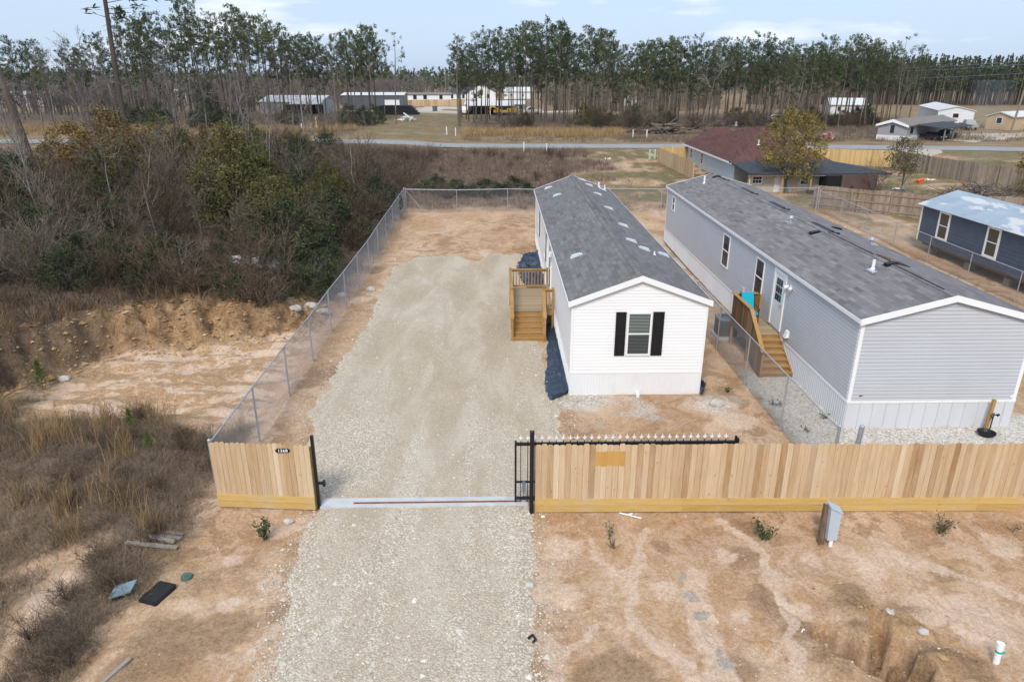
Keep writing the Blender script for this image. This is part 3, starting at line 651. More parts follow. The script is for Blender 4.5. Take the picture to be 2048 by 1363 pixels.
def window(parent, o, u, n, w, h, frame=M['trim_white'], pane=M['dark_glass'], fw=.05, rail=True, blind=False, mull=0, name='window'):
    """o = bottom centre on the wall"""
    mb = MB(); a = w / 2
    wbox(mb, o, u, n, -a, -a + fw, 0, h, .0, .045); wbox(mb, o, u, n, a - fw, a, 0, h, .0, .045)
    wbox(mb, o, u, n, -a + fw, a - fw, 0, fw, .0, .044); wbox(mb, o, u, n, -a + fw, a - fw, h - fw, h, .0, .044)
    if rail: wbox(mb, o, u, n, -a + fw, a - fw, h * .49, h * .49 + .04, .0, .042)
    for k in range(mull):
        x = -a + fw + (w - 2 * fw) * (k + 1) / (mull + 1); wbox(mb, o, u, n, x - .012, x + .012, fw, h - fw, .0, .041)
    f = mb.build(name, frame, parent)
    pb = MB(); wbox(pb, o, u, n, -a + fw * .8, a - fw * .8, fw * .8, h - fw * .8, .004, .020)
    pb.build('pane', pane, f)
    if blind:
        bb = MB(); z = fw + .02
        while z < h - fw - .01:
            wbox(bb, o, u, n, -a + fw + .012, a - fw - .012, z, z + .020, .0215, .025, .5, 1 if z < h * .48 else 0); z += .05
        bb.build('blind', [M['blind'], M['blind_dim']], f)
    return f
M['blind'] = mat('pale_window_blind', (.30, .335, .30), .6); M['blind_dim'] = mat('screened_window_blind', (.12, .13, .13), .6)
M['blind_back'] = mat('shaded_room_behind_blind', (.022, .027, .026), .2)
def gable_roof(parent, x0, x1, y0, y1, ze, zp, m, over=.12, gover=.06, th=.05, cap=True):
    xm = (x0 + x1) / 2; s = (zp - ze) / (xm - x0)
    xa, xb, ya, yb = x0 - over, x1 + over, y0 - gover, y1 + gover
    zE = zp + .03 - s * (xm - xa); zP = zp + .03
    mb = MB()
    for sx in (xa, xb):
        mb.add([(sx, ya, zE), (xm, ya, zP), (xm, yb, zP), (sx, yb, zE), (sx, ya, zE - th), (xm, ya, zP - th), (xm, yb, zP - th), (sx, yb, zE - th)],
               [[0, 1, 2, 3], [7, 6, 5, 4], [0, 4, 5, 1], [3, 2, 6, 7], [0, 3, 7, 4]])
    r = mb.build('roof', m, parent)
    if cap:
        cb = MB(); y = ya; k = 0
        while y < yb - .05:
            y2 = min(y + .30, yb); e = .012; w = .15
            for sg in (-1, 1):
                cb.add([(xm, y, zP + .022), (xm + sg * w, y, zP + .02 - s * w), (xm + sg * w, y2, zP + .008 - s * w), (xm, y2, zP + .01),
                        (xm, y, zP + .002), (xm + sg * w, y, zP + .001 - s * w)], [[0, 1, 2, 3], [0, 4, 5, 1]])
            y = y2
        cb.build('ridge_cap', m, r)
    return r, xa, xb, ya, yb, zE, zP, s
def rake(mb, xa, xm, xb, y, zE, zP, h=.15, t=.03, d=-1):
    """white boards along both slopes of a gable"""
    y2 = y + d * t
    for sx in (xa, xb):
        mb.add([(sx, y, zE + .012), (xm, y, zP + .012), (xm, y, zP - h), (sx, y, zE - h), (sx, y2, zE + .012), (xm, y2, zP + .012), (xm, y2, zP - h), (sx, y2, zE - h)],
               [[0, 1, 2, 3], [4, 7, 6, 5], [0, 4, 5, 1], [3, 2, 6, 7], [0, 3, 7, 4]])
    return mb
def roof_vent(parent, x, y, z, s, sg, m, kind='slant'):
    """low hooded vent lying on a roof slope"""
    mb = MB(); n = 7
    def P(a, b, h): return (x + a * sg, y + b, z - s * a + h)
    mb.add([P(-.24, -.15, .012), P(.20, -.15, .012), P(.20, .15, .012), P(-.24, .15, .012), P(-.24, -.15, -.02), P(.20, -.15, -.02), P(.20, .15, -.02), P(-.24, .15, -.02)],
           [[0, 1, 2, 3], [0, 4, 5, 1], [1, 5, 6, 2], [2, 6, 7, 3], [3, 7, 4, 0]])
    prof = [(-.19, .015), (-.17, .05), (-.08, .062), (.08, .075), (.155, .08), (.16, .05), (.15, .015)]
    V = [P(a, b * (1 - .25 * (i == 0)), h) for i, (a, h) in enumerate(prof) for b in (-.115, .115)]
    F = [[2 * i, 2 * i + 1, 2 * i + 3, 2 * i + 2] for i in range(len(prof) - 1)]
    mb.add(V, F); mb.poly([V[2 * i] for i in range(len(prof))][::-1]); mb.poly([V[2 * i + 1] for i in range(len(prof))])
    return mb.build('roof_vent', m, parent)
def vent_pipe(parent, x, y, z, h, r=.05, m=None, lean=0.0):
    mb = MB(); mb.cyl((x, y, z - .05), (x + lean, y, z + h), r, r, 10); mb.cyl((x, y, z - .02), (x, y, z + .035), r * 2.1, r * 1.3, 10)
    return mb.build('vent_pipe', m or M['pvc'], parent)

# ------------------------------------------------------------------ the white mobile home
X0, X1, Y0, Y1, ZB, ZE, ZP = 2.36, 6.70, 21.22, 43.0, .80, 3.30, 4.10
home = thing('mobile_home', 'white single-wide mobile home with black shutters on its front window and charcoal shingle roof', 'mobile home', ((X0 + X1) / 2, (Y0 + Y1) / 2, 0)); home_level = home
lap_wall((X0, Y0), (X1, Y0), (0, -1), ZB, ZE, ZP).build('wall', M['siding_white'], home)
lap_wall((X0, Y1), (X0, Y0), (-1, 0), ZB, ZE).build('wall', M['siding_white'], home)
lap_wall((X1, Y0), (X1, Y1), (1, 0), ZB, ZE).build('wall', M['siding_white'], home)
lap_wall((X1, Y1), (X0, Y1), (0, 1), ZB, ZE, ZP).build('wall', M['siding_white'], home)
gf = lambda x, y: hz1(x, y) - .05
e = .02
for a, b, n in (((X0 - e, Y0 - e), (X1 + e, Y0 - e), (0, -1)), ((X0 - e, Y1 + e), (X0 - e, Y0 - e), (-1, 0)), ((X1 + e, Y0 - e), (X1 + e, Y1 + e), (1, 0)), ((X1 + e, Y1 + e), (X0 - e, Y1 + e), (0, 1))):
    rib_wall(a, b, n, 0, ZB - .012, .10, .012, .010, gfun=gf).build('skirting', M['skirt_white'], home)
mb = MB(); mb.box(X0 - .035, X1 + .035, Y0 - .035, Y0 - .022, ZB - .012, ZB + .02); mb.box(X0 - .035, X0 - .022, Y0 - .02, Y1, ZB - .012, ZB + .02); mb.box(X1 + .022, X1 + .035, Y0 - .02, Y1, ZB - .012, ZB + .02)
mb.build('skirt_trim', M['trim_white'], home)
for x, y in ((X0, Y0), (X1, Y0), (X0, Y1), (X1, Y1)):
    mb = MB(); sx = -1 if x == X0 else 1; sy = -1 if y == Y0 else 1
    mb.box(min(x + sx * .028, x - sx * .06), max(x + sx * .028, x - sx * .06), min(y + sy * .028, y - sy * .06), max(y + sy * .028, y - sy * .06), ZB + .021, ZE - .02)
    mb.build('corner_trim', M['trim_white'], home)
rf, xa, xb, ya, yb, zE, zP, s = gable_roof(home, X0, X1, Y0, Y1, ZE, ZP, M['shingle_white_home'], .12, .10)
xm = (X0 + X1) / 2
rake(MB(), xa - .012, xm, xb + .012, ya - .003, zE, zP, .17, .035).build('gable_trim', M['trim_white'], home)
rake(MB(), xa - .012, xm, xb + .012, yb + .003, zE, zP, .17, .035, 1).build('gable_trim', M['trim_white'], home)
for sx in (xa, xb):
    mb = MB(); d = -.02 if sx == xa else .02
    mb.box(min(sx + d * .1, sx + d * 1.2), max(sx + d * .1, sx + d * 1.2), ya, yb, zE - .13, zE - .012)
    mb.box(min(sx, X0 if sx == xa else X1), max(sx, X0 if sx == xa else X1), ya + .04, yb - .04, zE - .14, zE - .12)
    mb.build('eave_trim', M['trim_white'], home)
def on_roof(x): return zP - s * abs(x - xm)
for x, y in ((2.99, 41.9), (3.25, 38.78), (2.95, 25.92), (5.1, 42.6), (5.35, 41.2), (5.49, 38.4), (6.2, 41.5), (5.46, 34.2), (5.51, 30.3), (5.26, 27.0), (5.62, 26.2), (6.45, 26.5)):
    roof_vent(rf, x, y, on_roof(x), s, 1 if x > xm else -1, M['vent_metal'] if 'vent_metal' in M else M.setdefault('vent_metal', weathered('bright_vent_metal', (.62, .66, .69), .4, .1, 6, metal=.2)))
vent_pipe(rf, 6.05, 42.2, on_roof(6.05), .28); vent_pipe(rf, 6.42, 42.3, on_roof(6.42), .25, .035); vent_pipe(rf, 5.9, 25.75, on_roof(5.9), .13, .03)
# front window with blind and panelled shutters
window(home, (4.54, Y0 - .016, 1.42), (1, 0), (0, -1), .80, 1.50, blind=True, pane=M['blind_back'], fw=.06)
for x in (3.94, 5.15):
    mb = MB(); o = (x, Y0 - .012, 1.42); w = .165 if x < 4.5 else .18
    wbox(mb, o, (1, 0), (0, -1), -w, w, 0, 1.5, 0, .022)
    for z0, z1 in ((.0, .08), (.70, .80), (1.42, 1.5)): wbox(mb, o, (1, 0), (0, -1), -w + .05, w - .05, z0, z1, .0, .038)
    for sx in (-1, 1): wbox(mb, o, (1, 0), (0, -1), min(sx * w, sx * (w - .05)), max(sx * w, sx * (w - .05)), 0, 1.5, .0, .038)
    for z0, z1 in ((.13, .65), (.85, 1.37)): wbox(mb, o, (1, 0), (0, -1), -w + .085, w - .085, z0, z1, 0, .032)
    mb.build('shutter', M['black_vinyl'], home)
# windows, door and lamp on the driveway side
for y, w in ((39.25, .85), (33.9, .85), (32.2, .6)):
    window(home, (X0 - .016, y, 1.42), (0, 1), (-1, 0), w, 1.5)
    if w > .7:
        for sy in (-1, 1):
            mb = MB(); wbox(mb, (X0 - .012, y + sy * .62, 1.42), (0, 1), (-1, 0), -.17, .17, 0, 1.5, 0, .03); mb.build('shutter', M['black_vinyl'], home)
mb = MB(); o = (X0 - .016, 30.3, .98)
wbox(mb, o, (0, 1), (-1, 0), -.43, .43, 0, 2.02, 0, .03); dr = mb.build('door', M['black_vinyl'], home)
mb = MB()
for a0, a1, z0, z1 in ((-.52, -.435, 0, 2.12), (.435, .52, 0, 2.12), (-.435, .435, 2.03, 2.12)): wbox(mb, o, (0, 1), (-1, 0), a0, a1, z0, z1, 0, .05)
mb.build('door_frame', M['trim_white'], dr)
mb = MB(); wbox(mb, o, (0, 1), (-1, 0), -.36, -.31, .95, 1.05, .03, .09); mb.build('handle', M['galv'], dr)
mb = MB(); mb.cyl((X0 - .02, 29.5, 2.75), (X0 - .13, 29.5, 2.75), .05, .06, 8); mb.cyl((X0 - .12, 29.5, 2.60), (X0 - .12, 29.5, 2.83), .055, .04, 8); mb.build('porch_lamp', M['white_metal'], home)
mb = MB(); mb.cyl((4.62, Y0 + .05, .10), (4.62, Y0 - .22, .06), .05, .05, 10); mb.cyl((4.62, Y0 - .2, .10), (4.62, Y0 - .2, -.03), .06, .06, 10); mb.build('drain_pipe', M['pvc'], home)

# ------------------------------------------------------------------ wooden entry steps of the white home
def post(mb, x, y, z0, z1, w=.09, tone=.5): mb.box(x - w / 2, x + w / 2, y - w / 2, y + w / 2, z0, z1, tone)
st = thing('entry_steps', 'yellow pine porch steps with spindle railing beside the white home and gravel drive', 'steps', (1.2, 28.5, 0))
DZ_ = .84
NT = 5
for k in range(NT):
    z = DZ_ * (k + 1) / (NT + 1); y = 26.25 + k * .28
    mb = MB(); mb.box(.62, 1.80, y - .02, y + .28, z - .035, z, .45 + .1 * random.random()); mb.build('tread', M['wood_deck'], st)
    mb = MB(); mb.box(.62, 1.80, y + .012, y + .035, z - DZ_ / (NT + 1) + .001, z - .036, .6 + .15 * random.random()); mb.build('riser', M['wood_deck'], st)
mb = MB(); y = 27.65; mb.box(.62, 1.80, y + .012, y + .035, DZ_ - .14, DZ_ - .036, .62); mb.build('riser', M['wood_deck'], st)
mb = MB(); y = 27.63
while y < 30.95: mb.box(.55, 2.32, y, y + .135, DZ_ - .035, DZ_, .3 + .5 * random.random()); y += .142
mb.build('deck', M['wood_deck_grey'], st)
mb = MB()
for x0, x1, y0, y1 in ((.53, .57, 27.63, 30.95), (2.30, 2.335, 27.63, 30.95), (1.85, 2.3, 27.60, 27.64), (.53, 2.33, 30.955, 30.99)): mb.box(x0, x1, y0, y1, DZ_ - .19, DZ_ - .037, .55)
mb.build('deck_frame', M['wood_deck'], st)
for x in (.60, 1.82):
    mb = MB(); mb.add([(x - .02, 26.2, 0), (x - .02, 27.66, DZ_ - .18), (x - .02, 27.66, DZ_ - .01), (x - .02, 26.2, .17), (x + .02, 26.2, 0), (x + .02, 27.66, DZ_ - .18), (x + .02, 27.66, DZ_ - .01), (x + .02, 26.2, .17)],
           [[0, 1, 2, 3], [4, 7, 6, 5], [3, 2, 6, 7], [0, 3, 7, 4], [0, 4, 5, 1]], .5)
    mb.build('stringer', M['wood_deck'], st)
for x, y, z0, z1 in ((.56, 26.3, -.1, 1.0), (.56, 27.66, -.1, 1.82), (.56, 30.9, -.1, 1.82), (2.25, 30.9, -.1, 1.82), (1.86, 26.3, -.1, 1.0), (1.86, 27.66, -.1, 1.82), (2.27, 27.66, -.1, 1.82)):
    mb = MB(); post(mb, x, y, z0, z1, .085, .45); mb.build('post', M['wood_deck'], st)
def rail_run(p, q, z0, z1, parent, nb, top=.9):
    """hand rail with spindles between two posts; z0, z1 floor height at each end"""
    mb = MB(); mb.beam((*p, z0 + top), (*q, z1 + top), .14, .035, .45); mb.beam((*p, z0 + top - .06), (*q, z1 + top - .06), .035, .09, .55)
    r = mb.build('railing', M['wood_deck'], parent); lb_ = MB(); lb_.beam((*p, z0 + .12), (*q, z1 + .12), .035, .085, .5); lb_.build('bottom_rail', M['wood_deck'], r)
    for k in range(nb):
        t = (k + 1) / (nb + 1); x = p[0] + (q[0] - p[0]) * t; y = p[1] + (q[1] - p[1]) * t; z = z0 + (z1 - z0) * t
        sb = MB(); sb.box(x - .018, x + .018, y - .018, y + .018, z + .1, z + top - .03, .4 + .3 * random.random()); sb.build('baluster', M['wood_deck'], r)
rail_run((.56, 27.7), (.56, 30.9), DZ_, DZ_, st, 20); rail_run((.56, 30.9), (2.25, 30.9), DZ_, DZ_, st, 11); rail_run((1.86, 27.66), (2.27, 27.66), DZ_, DZ_, st, 2)
rail_run((.56, 26.3), (.56, 27.66), .05, DZ_, st, 7); rail_run((1.86, 26.3), (1.86, 27.66), .05, DZ_, st, 7)

# ------------------------------------------------------------------ sheets of dark plastic along the white home
def draped(name, outline_l, outline_r, y0, y1, label, wr=.12, seed=3, zf=None):
    ny = int((y1 - y0) / .05); nx = 18; Y = np.linspace(y0, y1, ny); uu = np.linspace(0, 1, nx)
    l = np.interp(Y, *outline_l) + (fbm(Y, Y * 0, 3, 3, seed) - .5) * .16; r = np.interp(Y, *outline_r)
    X = l[:, None] + (r - l)[:, None] * uu; YY = np.repeat(Y[:, None], nx, 1)
    Z = H(X, YY) + .025 + wr * np.abs(fbm(X * 1.3, YY * 2.6, 1.6, 4, seed) - .5) * 2 * (1 - .7 * (uu[None] < .08)) + .16 * ss(.75, 1, uu)[None]
    mb = MB(); mb.add(np.stack([X, YY, Z], -1).reshape(-1, 3), grid_faces(ny, nx))
    return tag(mb.build(name, M['sheet'], smooth=True), label, 'plastic sheet')
draped('plastic_sheet', ([20.75, 21.3, 22.5, 24, 25, 26.2, 28.5], [1.74, 1.52, 1.62, 1.80, 1.86, 1.98, 2.02]), ([20.75, 21.0, 21.25, 28.5], [1.76, 2.2, 2.33, 2.33]), 20.75, 28.4, 'smooth dark blue plastic sheet between the porch steps and the white home front corner', .10, 3)
draped('plastic_sheet', ([30.5, 33, 35, 38, 40], [1.55, 1.5, 1.2, 1.05, 1.5]), ([30.5, 40], [2.33, 2.33]), 31.2, 40.2, 'crumpled blue plastic sheet behind the porch, along the rear half of the white home', .55, 9)
draped('plastic_sheet', ([20.9, 21.4, 23], [6.70, 6.70, 6.72]), ([20.9, 21.4, 23], [6.78, 6.98, 6.85]), 20.95, 22.8, 'small black plastic scrap tucked at the right front corner of the white home', .5, 5)

# ------------------------------------------------------------------ the grey mobile home
X0, X1, Y0, Y1, ZB, ZE, ZP = 10.42, 15.46, 18.72, 43.0, .88, 3.50, 4.17
gh = thing('mobile_home', 'light grey single-wide mobile home with a blank front wall and weathered shingle roof', 'mobile home', ((X0 + X1) / 2, (Y0 + Y1) / 2, 0))
lap_wall((X0, Y0), (X1, Y0), (0, -1), ZB, ZE, ZP, .115, .028).build('wall', M['siding_grey'], gh)
lap_wall((X0, Y1), (X0, Y0), (-1, 0), ZB, ZE, None, .115, .032).build('wall', M['siding_grey'], gh)
lap_wall((X1, Y0), (X1, Y1), (1, 0), ZB, ZE, None, .115, .032).build('wall', M['siding_grey'], gh)
lap_wall((X1, Y1), (X0, Y1), (0, 1), ZB, ZE, ZP, .115, .018).build('wall', M['siding_grey'], gh)
e = .02
for a, b, n in (((X0 - e, Y0 - e), (X1 + e, Y0 - e), (0, -1)), ((X0 - e, Y1 + e), (X0 - e, Y0 - e), (-1, 0)), ((X1 + e, Y0 - e), (X1 + e, Y1 + e), (1, 0)), ((X1 + e, Y1 + e), (X0 - e, Y1 + e), (0, 1))):
    rib_wall(a, b, n, 0, ZB - .02, .40 if n == (0, -1) else .13, (.06 if n == (0, -1) else .03), (.034 if n == (0, -1) else .022), gfun=gf).build('skirting', M['skirt_grey'], gh)
mb = MB(); mb.box(X0 - .04, X1 + .04, Y0 - .04, Y0 - .022, ZB - .05, ZB + .03); mb.box(X0 - .04, X0 - .022, Y0 - .02, Y1, ZB - .05, ZB + .03); mb.box(X1 + .022, X1 + .04, Y0 - .02, Y1, ZB - .05, ZB + .03)
mb.build('skirt_trim', M['trim_white'], gh)
for x, y in ((X0, Y0), (X1, Y0), (X0, Y1), (X1, Y1)):
    mb = MB(); sx = -1 if x == X0 else 1; sy = -1 if y == Y0 else 1
    mb.box(min(x + sx * .03, x - sx * .08), max(x + sx * .03, x - sx * .08), min(y + sy * .03, y - sy * .08), max(y + sy * .03, y - sy * .08), ZB + .031, ZE - .02)
    mb.build('corner_trim', M['trim_white'], gh)
rf, xa, xb, ya, yb, zE, zP, s = gable_roof(gh, X0, X1, Y0, Y1, ZE, ZP, M['shingle_grey_home'], .10, .10)
xm = (X0 + X1) / 2
rake(MB(), xa - .012, xm, xb + .012, ya - .003, zE, zP, .17, .035).build('gable_trim', M['trim_white'], gh)
rake(MB(), xa - .012, xm, xb + .012, yb + .003, zE, zP, .17, .035, 1).build('gable_trim', M['trim_white'], gh)
for sx in (xa, xb):
    mb = MB(); d = -.02 if sx == xa else .02
    mb.box(min(sx + d * .1, sx + d * 1.2), max(sx + d * .1, sx + d * 1.2), ya, yb, zE - .13, zE - .012)
    mb.box(min(sx, X0 if sx == xa else X1), max(sx, X0 if sx == xa else X1), ya + .04, yb - .04, zE - .14, zE - .12)
    mb.build('eave_trim', M['trim_white'], gh)
for y, w, z, h in ((41.25, .62, 2.30, .85), (31.08, .98, 1.66, 1.50), (26.75, .92, 1.66, 1.50)):
    window(gh, (X0 - .018, y, z), (0, 1), (-1, 0), w, h, fw=.06)
# white half-glazed door, frame, lamp, dryer vent
o = (X0 - .018, 24.65, 1.10)
mb = MB(); wbox(mb, o, (0, 1), (-1, 0), -.45, .45, 0, 2.03, 0, .03); dr = mb.build('door', M['trim_white'], gh)
mb = MB()
for a0, a1, z0, z1 in ((-.58, -.455, 0, 2.15), (.455, .58, 0, 2.15), (-.455, .455, 2.04, 2.15)): wbox(mb, o, (0, 1), (-1, 0), a0, a1, z0, z1, 0, .055)
mb.build('door_frame', M['trim_white'], dr)
mb = MB()
for i in range(3):
    for j in range(3): wbox(mb, o, (0, 1), (-1, 0), -.28 + i * .195, -.28 + i * .195 + .165, 1.02 + j * .29, 1.02 + j * .29 + .255, .028, .036)
mb.build('pane', M['dark_glass'], dr)
mb = MB(); wbox(mb, o, (0, 1), (-1, 0), -.40, -.35, .90, .98, .03, .10); mb.build('handle', M['galv'], dr)
mb = MB(); mb.cyl((X0 - .01, 23.72, 2.95), (X0 - .06, 23.72, 2.95), .05, .05, 8)
mb.cyl((X0 - .05, 23.60, 2.93), (X0 - .17, 23.55, 2.86), .05, .075, 10); mb.cyl((X0 - .05, 23.84, 2.93), (X0 - .17, 23.89, 2.86), .05, .075, 10); mb.build('flood_lamp', M['white_metal'], gh)
mb = MB(); mb.add([(X0 - .02, 23.28, 1.16), (X0 - .02, 23.52, 1.16), (X0 - .02, 23.52, 1.40), (X0 - .02, 23.28, 1.40), (X0 - .16, 23.30, 1.14), (X0 - .16, 23.50, 1.14), (X0 - .08, 23.50, 1.38), (X0 - .08, 23.30, 1.38)],
       [[4, 5, 6, 7], [0, 4, 7, 3], [1, 2, 6, 5], [3, 7, 6, 2], [0, 1, 5, 4]]); mb.build('dryer_vent', M['trim_white'], gh)
mb = MB(); wbox(mb, (X0 - .018, 28.3, 1.15), (0, 1), (-1, 0), -.12, .12, 0, .38, 0, .07); mb.cyl((X0 - .07, 28.3, 1.15), (X0 - .07, 28.3, .0), .02, .02, 6); mb.build('power_box', M['siding_grey'], gh)
mb = MB(); mb.box(10.72, 10.82, Y0 - .034, Y0 - .017, 1.06, 1.09); mb.build('label_plate', mat('small_red_plate', (.25, .03, .02), .5), gh)
mb = MB(); mb.box(14.6 + .7, 14.6 + .78, Y0 - .034, Y0 - .017, .98, 1.06); mb.build('outlet_cover', M['trim_white'], gh)
def on_roof(x): return zP - s * abs(x - xm)
# black ridge-vent lengths where the ridge caps are missing
for y0, y1 in ((41.0, 42.5), (36.2, 37.8), (32.0, 33.5), (27.0, 28.7)):
    mb = MB(); mb.box(xm + .02, xm + .28, y0, y1, on_roof(xm + .14) - .02, on_roof(xm + .14) + .045); mb.box(xm + .28, xm + .52, y0, y0 + .12, on_roof(xm + .4) - .03, on_roof(xm + .4) + .04); mb.build('ridge_vent', M['black_plastic'], rf)
mb = MB(); mb.add([(xm + .02, 22.3, on_roof(xm + .02) + .045), (xm + .72, 22.3, on_roof(xm + .72) + .03), (xm + .72, 23.25, on_roof(xm + .72) + .03), (xm + .02, 23.25, on_roof(xm + .02) + .045),
        (xm + .02, 22.3, on_roof(xm + .02)), (xm + .72, 22.3, on_roof(xm + .72) - .02), (xm + .72, 23.25, on_roof(xm + .72) - .02), (xm + .02, 23.25, on_roof(xm + .02))], [[0, 1, 2, 3], [0, 4, 5, 1], [1, 5, 6, 2], [2, 6, 7, 3], [3, 7, 4, 0]])
mb.build('ridge_vent', M['dark_glass'], rf)
for x, y, m in ((12.52, 27.2, M['black_plastic']), (14.4, 29.2, M['black_plastic']), (12.85, 22.1, M['black_plastic']), (12.9, 41.8, M['black_plastic'])): roof_vent(rf, x, y, on_roof(x), s, 1 if x > xm else -1, m)
for x, y in ((12.45, 29.4), (14.55, 26.6)):
    mb = MB(); z = on_roof(x); mb.cyl((x, y, z - .05), (x, y, z + .2), .07, .07, 10); mb.cyl((x, y, z + .18), (x, y, z + .27), .13, .10, 10); mb.box(x - .2, x + .2, y - .2, y + .2, z - .08, z + .012); mb.build('roof_vent', M['galv'], rf)
vent_pipe(rf, 12.0, 41.0, on_roof(12.0), .42); vent_pipe(rf, 12.3, 22.1, on_roof(12.3), .30, .05)
mb = MB(); mb.box(12.1, 12.42, 21.75, 22.15, on_roof(12.2) - .02, on_roof(12.2) + .02); mb.build('flashing', M['ped_metal'], rf)
mb = MB(); mb.tubes([(xm - .06, 19.2, zP + .02), (xm - .05, 23.3, zP + .02)], [(xm - .07, 22.2, zP + .02), (xm - .06, 26.8, zP + .02)], .012, .012, 4); mb.build('ridge_gap', M['black_plastic'], rf)

# both homes stand a little higher at the back, following the lot
home.rotation_euler = (math.atan(.20 / 21.8), 0, 0); home.location.z = .10; gh.rotation_euler = (math.atan(.20 / 24.3), 0, 0); gh.location.z = .10
# ------------------------------------------------------------------ brown wooden steps of the grey home
st = thing('entry_steps', 'brown wooden steps with solid board side leading to the white door of the grey home', 'steps', (9.8, 24, 0))
DZ_ = 1.06; NT = 6; sx0, sx1 = 9.28, 10.36
for k in range(NT):
    z = DZ_ * (k + 1) / (NT + 1); y = 22.55 + k * .255
    mb = MB(); mb.box(sx0, sx1, y - .02, y + .26, z - .035, z, .45 + .25 * random.random()); mb.build('tread', M['wood_deck'], st)
    mb = MB(); mb.box(sx0, sx1, y + .012, y + .035, z - DZ_ / (NT + 1) + .001, z - .036, .25 + .2 * random.random()); mb.build('riser', M['wood_deck'], st)
mb = MB(); y = 22.55 + NT * .255
mb.box(sx0, sx1, y + .012, y + .035, DZ_ - .15, DZ_ - .036, .4); mb.build('riser', M['wood_deck'], st)
mb = MB(); yd = y
while y < 26.0: mb.box(sx0 - .05, sx1, y, y + .135, DZ_ - .035, DZ_, .3 + .5 * random.random()); y += .142
mb.build('deck', M['wood_deck_grey'], st)
mb = MB(); mb.box(sx0 - .06, sx0 - .02, yd, 26.0, DZ_ - .2, DZ_ - .036, .4); mb.box(sx0 - .06, sx1, 26.0, 26.04, DZ_ - .2, DZ_ - .036, .4); mb.build('deck_frame', M['wood_deck'], st)
# solid vertical boards: side of the deck, side of the flight, back of the deck
mb = MB(); y = 22.5
while y < 26.0:
    f = min(1, max(0, (y - 22.5) / 1.5)); zt = .95 + (DZ_ + .98 - .95) * f; y2 = min(y + .137, 26.0); f2 = min(1, max(0, (y2 - 22.5) / 1.5)); zt2 = .95 + (DZ_ + .98 - .95) * f2
    zb = max(0.0, (f - .3) * 1.1) if y < 24.1 else .80; tn = random.random()
    mb.add([(sx0 - .085, y, zb), (sx0 - .085, y2 - .006, zb), (sx0 - .085, y2 - .006, zt2), (sx0 - .085, y, zt), (sx0 - .065, y, zb), (sx0 - .065, y2 - .006, zb), (sx0 - .065, y2 - .006, zt2), (sx0 - .065, y, zt)],
           [[0, 3, 2, 1], [4, 5, 6, 7], [3, 7, 6, 2], [0, 4, 7, 3], [1, 2, 6, 5]], tn)
    y = y2
mb.build('side_boards', M['wood_brown'], st)
mb = MB(); x = sx0
while x < sx1 - .25: mb.box(x, x + .13, 26.05, 26.07, DZ_ - .1, DZ_ + .95, random.random()); x += .138
mb.build('back_boards', M['wood_brown'], st)
mb = MB(); mb.beam((sx0 - .07, 22.45, .97), (sx0 - .07, 24.0, DZ_ + 1.0), .14, .035, .6); mb.beam((sx0 - .07, 24.0, DZ_ + 1.0), (sx0 - .07, 26.1, DZ_ + 1.0), .14, .035, .6); mb.beam((sx0 - .07, 26.06, DZ_ + .97), (sx1 - .2, 26.06, DZ_ + .97), .14, .035, .6)
mb.build('hand_rail', M['wood_deck'], st)
for x, y in ((sx0 - .02, 22.6), (sx0 - .02, 24.1), (sx0 - .02, 25.95), (sx1 - .1, 25.95)):
    mb = MB(); post(mb, x, y, -.1, .9 if y < 23 else DZ_ + .95, .085, .6); mb.build('post', M['wood_deck'], st)
for x in (sx0 + .02,  sx1 + .02):
    mb = MB(); mb.add([(x - .02, 22.5, 0), (x - .02, 24.1, DZ_ - .2), (x - .02, 24.1, DZ_ - .01), (x - .02, 22.5, .14), (x + .02, 22.5, 0), (x + .02, 24.1, DZ_ - .2), (x + .02, 24.1, DZ_ - .01), (x + .02, 22.5, .14)],
           [[0, 1, 2, 3], [4, 7, 6, 5], [3, 2, 6, 7], [0, 3, 7, 4]], .4); mb.build('stringer', M['wood_deck'], st)
# turquoise cushioned chair on the deck
ch = thing('patio_chair', 'turquoise cushioned patio chair with black metal arms on the brown porch', 'chair', (9.66, 25.35, DZ_))
mb = MB(); mb.box(9.42, 9.88, 25.05, 25.55, DZ_ + .40, DZ_ + .48); mb.build('seat_cushion', M['turq'], ch)
mb = MB(); mb.add([(9.42, 25.55, DZ_ + .46), (9.88, 25.55, DZ_ + .46), (9.88, 25.75, DZ_ + 1.08), (9.42, 25.75, DZ_ + 1.08), (9.42, 25.63, DZ_ + .46), (9.88, 25.63, DZ_ + .46), (9.88, 25.83, DZ_ + 1.08), (9.42, 25.83, DZ_ + 1.08)],
       [[0, 1, 2, 3], [4, 7, 6, 5], [3, 2, 6, 7], [0, 3, 7, 4], [1, 5, 6, 2], [0, 4, 5, 1]]); mb.build('back_cushion', M['turq'], ch)
mb = MB()
for x in (9.40, 9.90): mb.tubes([(x, 25.06, DZ_ + .40), (x, 25.06, DZ_ + .64), (x, 25.0, DZ_ + .64)], [(x, 25.06, DZ_ + .64), (x, 25.62, DZ_ + .66), (x, 25.06, DZ_ + .64)], .017, .017, 6)
mb.tubes([(9.40, 25.06, DZ_ + .39), (9.40, 25.6, DZ_ + .39)], [(9.90, 25.06, DZ_ + .39), (9.90, 25.6, DZ_ + .39)], .017, .017, 6)
for x in (9.40, 9.90): mb.tubes([(x, 25.6, DZ_ + .38)], [(x, 25.84, DZ_ + 1.1)], .017, .017, 6)
mb.build('arm_frame', M['black_metal'], ch)
